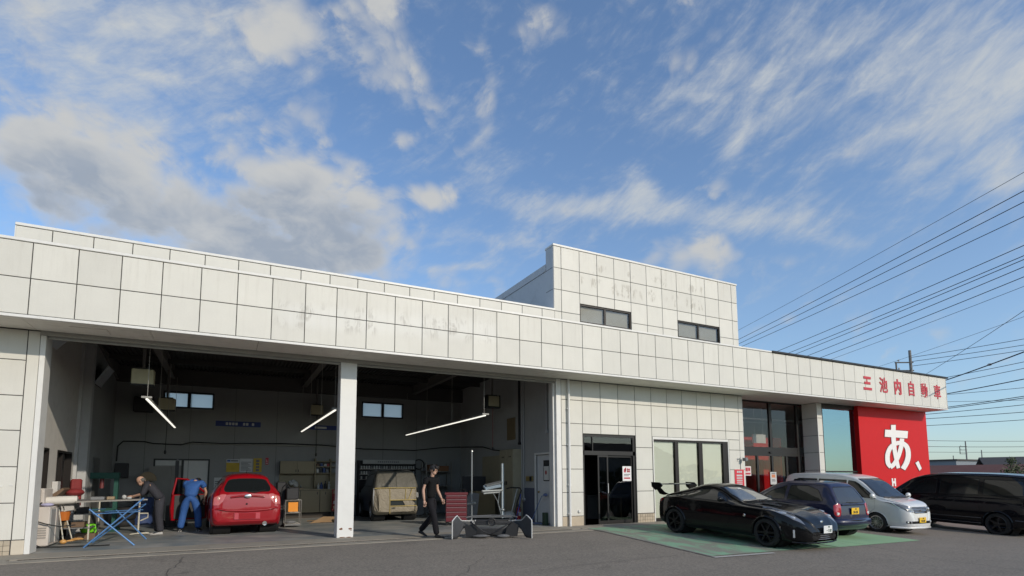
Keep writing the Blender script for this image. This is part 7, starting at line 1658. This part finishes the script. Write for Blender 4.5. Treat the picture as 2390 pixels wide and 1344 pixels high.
# ================================================================== BEYOND: roofs, poles, wires, trees
def house(x, y, w, d, h, rh, wallm, roofm, lb, rz=0, wins=2):
    b_ = thing('house', lb, 'house', (x, y, -1.2), (0, 0, rz)); obj('wall', MB().box(-w/2, -d/2, 0, w/2, d/2, h), wallm, b_)
    obj('roof', MB().prism([(-w/2-.5, h-.1), (0, h+rh), (w/2+.5, h-.1), (w/2+.3, h-.18), (0, h+rh-.18), (-w/2-.3, h-.18)] , -d/2-.4, d/2+.4), roofm, b_)
    for k in range(wins):
        f = obj('window', MB().box(-w/2-.06, -d/2+.8+k*d/max(1, wins), .9, -w/2, -d/2+1.9+k*d/max(1, wins), 2.0), TRIM, b_); obj('pane', MB().box(-w/2-.08, -d/2+.86+k*d/max(1, wins), .96, -w/2-.06, -d/2+1.84+k*d/max(1, wins), 1.94), CARGLASS, f)
    return b_
RR = mat('red_roof', (.12, .055, .048), .8, var=.25, vscale=1.5); DR = mat('dark_roof', (.055, .05, .048), .8, var=.2); HW = mat('house_wall', (.42, .40, .37), .8, var=.1); HW2 = mat('pale_house', (.62, .62, .60), .8)
house(69.5, 15.4, 5.5, 9.5, 2.4, 1.35, HW, RR, 'low house with a long reddish roof behind the black minivan', .4)
house(75.5, 12.4, 5, 4.5, 2.1, 1.3, HW, DR, 'small shed with a dark brown roof right of the reddish roof', 1.9, 1)
house(112, 27.5, 9, 7, 4.4, 1.2, HW2, DR, 'pale distant house at the right edge of the view', .5)
fb = thing('factory_hall', 'distant grey factory hall behind the red sign wall', 'building', (144, 49, -2))
obj('wall', MB().box(-9, -4, 0, 4, 8, 6.6), mat('factory_grey', (.20, .23, .26), .8), fb); obj('annex', MB().box(4, -12, 0, 12, 2, 5.8), mat('factory_pale', (.27, .29, .31), .8), fb); obj('roof', MB().box(-9.3, -4.3, 6.6, 4.3, 8.3, 6.9), DR, fb); obj('door', MB().box(-9.05, -1, 0, -9, 3, 4), DR, fb)
hl_ = MB(); n = 40; vs = []
for i in range(n+1):
    a = math.radians(20+75*i/n); h = 18+26*abs(math.sin(i*.37))*abs(math.sin(i*.11+1))
    vs += [(900*math.sin(a), 900*math.cos(a), -6), (900*math.sin(a), 900*math.cos(a), h*.38), (1400*math.sin(a), 1400*math.cos(a), h), (1700*math.sin(a), 1700*math.cos(a), -6)]
fs = []
for i in range(n):
    for j in range(3): fs.append((4*i+j, 4*i+j+1, 4*i+5+j, 4*i+4+j))
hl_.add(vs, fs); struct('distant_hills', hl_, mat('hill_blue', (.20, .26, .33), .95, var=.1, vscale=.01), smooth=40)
POLE = mat('pole_concrete', (.20, .195, .185), .8)
def pole(x, y, h, lb, arms=True, z0=-1.3):
    p = thing('utility_pole', lb, 'utility pole', (x, y, z0), group='utility poles beyond the building'); obj('shaft', MB().tube([(0, 0, 0), (0, 0, h-z0)], [.19, .12], 10), POLE, p)
    if arms:
        for z in (h-1.2, h-2.0, h-2.9): obj('crossarm', MB().box(-1.5, -.06, z-z0-.05, .25, .06, z-z0+.05, (0, 0, -.5), (0, 0, z-z0)), IRON, p)
        obj('arm_frame', MB().box(-1.45, -.05, h-2.9-z0, -1.35, .05, h-1.2-z0, (0, 0, -.5), (0, 0, h-2-z0)), IRON, p)
        for z in (h-1.1, h-1.9): obj('insulator', MB().lathe([(.06, 0), (.09, .08), (.05, .16), (0, .2)], (-1.1, .5, z-z0), n=8), CL[0], p)
    return p
pole(62.29, 16.07, 13.7, 'near utility pole with crossarms rising behind the lettered fascia')
pole(155.95, 52.06, 9.5, 'tall distant pole above the reddish roof'); pole(197.9, 66.2, 9.0, 'distant pole right of the tall one over the roofs', False); pole(208.5, 78.0, 8.0, 'small faint distant pole close to the red sign wall', False)
tf = thing('roof_antenna', 'bent aerial and fittings on the lettered roof edge', 'antenna', (31.4, 1.2, 5.5))
obj('mast', MB().tube([(0, 0, 0), (0, 0, .85)], .03, 6), IRON, tf); obj('dish', MB().tube([(-.35, 0, .55), (0, 0, .85), (.1, 0, .6), (.35, 0, .62), (.4, 0, .45)], .03, 6).tube([(.45+.14*math.cos(k*.7), 0, .55+.14*math.sin(k*.7)) for k in range(8)], .02, 6), IRON, tf)
WIRES = [((37.36,15.24,12.5),(28.8,-5.11,12.5),.010),((38.73,16.42,12.2),(29.75,-4.77,12.2),.017),((38.79,16.28,11.9),(30.09,-4.62,11.9),.017),((38.69,15.89,11.6),(30.83,-4.34,11.6),.016),((37.91,13.38,10.2),(30.05,-4.46,10.2),.016),((37.84,12.99,9.8),(30.04,-4.43,9.8),.016),((38.35,13.03,9.7),(30.19,-4.36,9.7),.016),((38.29,11.98,9.4),(30.13,-4.33,9.4),.016),((38.3,11.03,9.1),(30.43,-4.19,9.1),.016),((38.32,10.11,8.9),(31.07,-3.93,8.9),.010),((50.07,11.11,10.5),(43.47,.46,10.5),.011),((50.43,9.57,9.0),(35.42,-2.2,9.0),.013),
 ((62.3,16.1,12.95),(63.21,7.28,13.0),.024),((62.3,16.1,12.55),(63.87,7.54,12.6),.024),((62.3,16.1,12.1),(64.15,7.67,12.2),.024),((38.09,2.64,6.6),(32.8,-2.91,6.6),.028),((52.88,10.46,9.0),(50.4,3.11,9.0),.020),((55.09,11.55,8.8),(51.89,3.65,8.8),.020),((42.12,4.4,6.4),(39.78,-.41,6.4),.026),((54.45,11.3,8.0),(56.42,5.31,8.0),.018),((45.92,6.16,6.0),(44.14,1.17,6.0),.022),((46.74,6.53,6.0),(45.05,1.49,6.0),.022),((82.78,25.29,11.0),(93.74,18.26,11.0),.024),((59.34,14.08,7.0),(59.16,6.34,7.0),.024),((61.38,15.1,6.8),(63.45,7.87,6.8),.026),((66.83,17.78,6.6),(69.22,9.93,6.6),.026),((151.12,58.86,10.0),(181.55,49.38,10.0),.05),((172.5,69.36,9.6),(205.82,57.99,9.6),.06),((201.03,83.38,9.2),(237.3,69.14,9.2),.055)]
WL = ['highest thin wire over the lot', 'upper bundle wire, first below the thin one', 'upper bundle wire, middle of three', 'upper bundle wire, lowest of three', 'lower bundle wire, topmost', 'lower bundle wire, upper of a close pair', 'lower bundle wire, under the close pair', 'lower bundle wire, second from bottom', 'lower bundle wire, bottom thick one', 'thin wire just under the lower bundle', 'faint wire crossing the sky right of the lettered roof', 'slanting wire crossing others at the right edge', 'top wire from the near pole', 'middle wire from the near pole', 'lowest wire from the near pole', 'thick dark cable rising from the roof corner to the right', 'thin wire just under the thick cable', 'second thin wire under the thick cable', 'dark cable level with the fascia characters', 'thin wire below the dark cable', 'upper of the twisted cable pair beside the fascia', 'lower of the twisted cable pair beside the fascia', 'faint far wire crossing behind the cable pair', 'wire just below the fascia corner', 'second wire below the fascia corner', 'third wire below the fascia corner', 'level far wire beside the red wall, topmost', 'level far wire beside the red wall, with clamps', 'level far wire beside the red wall, lowest']
WM = mat('wire_black', (.012, .013, .016), .6)
for (a, b_, r), lb in zip(WIRES, WL):
    A, B = Vector(a), Vector(b_); d = B-A; A2 = A-d*.25; B2 = B+d*.09; L = (B2-A2).length
    if abs(a[0]-62.3) < .01: A2 = A
    pts = [A2.lerp(B2, k/16)-Vector((0, 0, .004*L*4*(k/16)*(1-k/16)-(.004*L*.72))) for k in range(17)]
    simple('power_line', MB().tube(pts, r, 5), WM, lb, 'power line', 'power lines over the lot')
simple('cable_joint', MB().ell((34.95, -.72, 6.62), (.05, .10, .06), 8, 6), CL[0], 'white joint box on the thick dark cable', 'joint')
# small tree over the roofs
tre = thing('garden_tree', 'small leafy tree rising between the distant roofs', 'tree', (66.6, 10.4, -1.2))
obj('trunk', MB().tube([(0, 0, 0), (.05, .02, 1.6), (.0, .1, 3.1)], [.14, .10, .04], 7).tube([(.03, .02, 1.8), (.5, -.3, 2.9)], [.06, .02], 5).tube([(.03, .02, 2.0), (-.5, .3, 2.9)], [.06, .02], 5), mat('bark', (.09, .07, .05), .9), tre)
lf = MB(); rt = random.Random(4)
for k in range(700):
    c = rt.choice([(0, .1, 3.4, .7), (.5, -.3, 2.9, .6), (-.5, .3, 2.9, .6), (.2, .3, 4.0, .4)])
    v = Vector((rt.gauss(0, 1), rt.gauss(0, 1), rt.gauss(0, 1))).normalized()*c[3]*rt.uniform(.3, 1.05)+Vector(c[:3]); a = Vector((rt.uniform(-1, 1), rt.uniform(-1, 1), rt.uniform(-1, 1))).normalized()*.09; b2 = a.cross(Vector((rt.uniform(-1, 1), 1, rt.uniform(-1, 1)))).normalized()*.06
    lf.add([v-a, v+b2, v+a, v-b2], [(0, 1, 2, 3)])
obj('crown', lf, mat('leaf_green', (.065, .085, .035), .7, var=.4, vscale=3), tre)

# ---------------------------------------------------------------- the other side of the street, seen only in glass and paint
for k, (x, y, w, d, h, rh, wm_, rm_, lb) in enumerate(((-14, -46, 9, 11, 5.2, 1.8, HW, DR, 'house with a dark roof across the street, leftmost'), (2, -50, 8, 10, 5.0, 1.7, HW2, RR, 'pale house with a reddish roof across the street'), (17, -47, 9, 12, 5.4, 1.8, HW, RR, 'grey house with a reddish roof across the street'), (33, -50, 8, 10, 5.2, 1.7, HW2, DR, 'pale house with a dark roof across the street'), (50, -44, 9, 11, 5.4, 1.8, HW, DR, 'grey house across the street, rightmost'), (-34, -30, 9, 12, 5.5, 1.8, HW2, DR, 'pale house left of the lot across the side road'), (-30, -10, 9, 12, 5.5, 1.8, HW, DR, 'grey house left of the lot beside the workshop'))):
    house(x, y, w, d, h, rh, wm_, rm_, lb, PI/2 if y < -40 else 0, 3)
hd = MB(); rt = random.Random(9)
for k in range(5200):
    x = rt.uniform(-22, 60); z = rt.uniform(-.6, 2.6+.5*math.sin(x*.7)); y = -37+rt.uniform(-.8, .8); v = Vector((x, y, z)); a = Vector((rt.uniform(-1, 1), rt.uniform(-1, 1), rt.uniform(-1, 1))).normalized()*.28; b2 = a.cross(Vector((rt.uniform(-1, 1), 1, rt.uniform(-1, 1)))).normalized()*.2
    hd.add([v-a, v+b2, v+a, v-b2], [(0, 1, 2, 3)])
hdo = obj('street_hedge', hd, MATS['leaf_green']); tag(hdo, 'long leafy hedge along the far side of the street', 'hedge', kind='stuff')
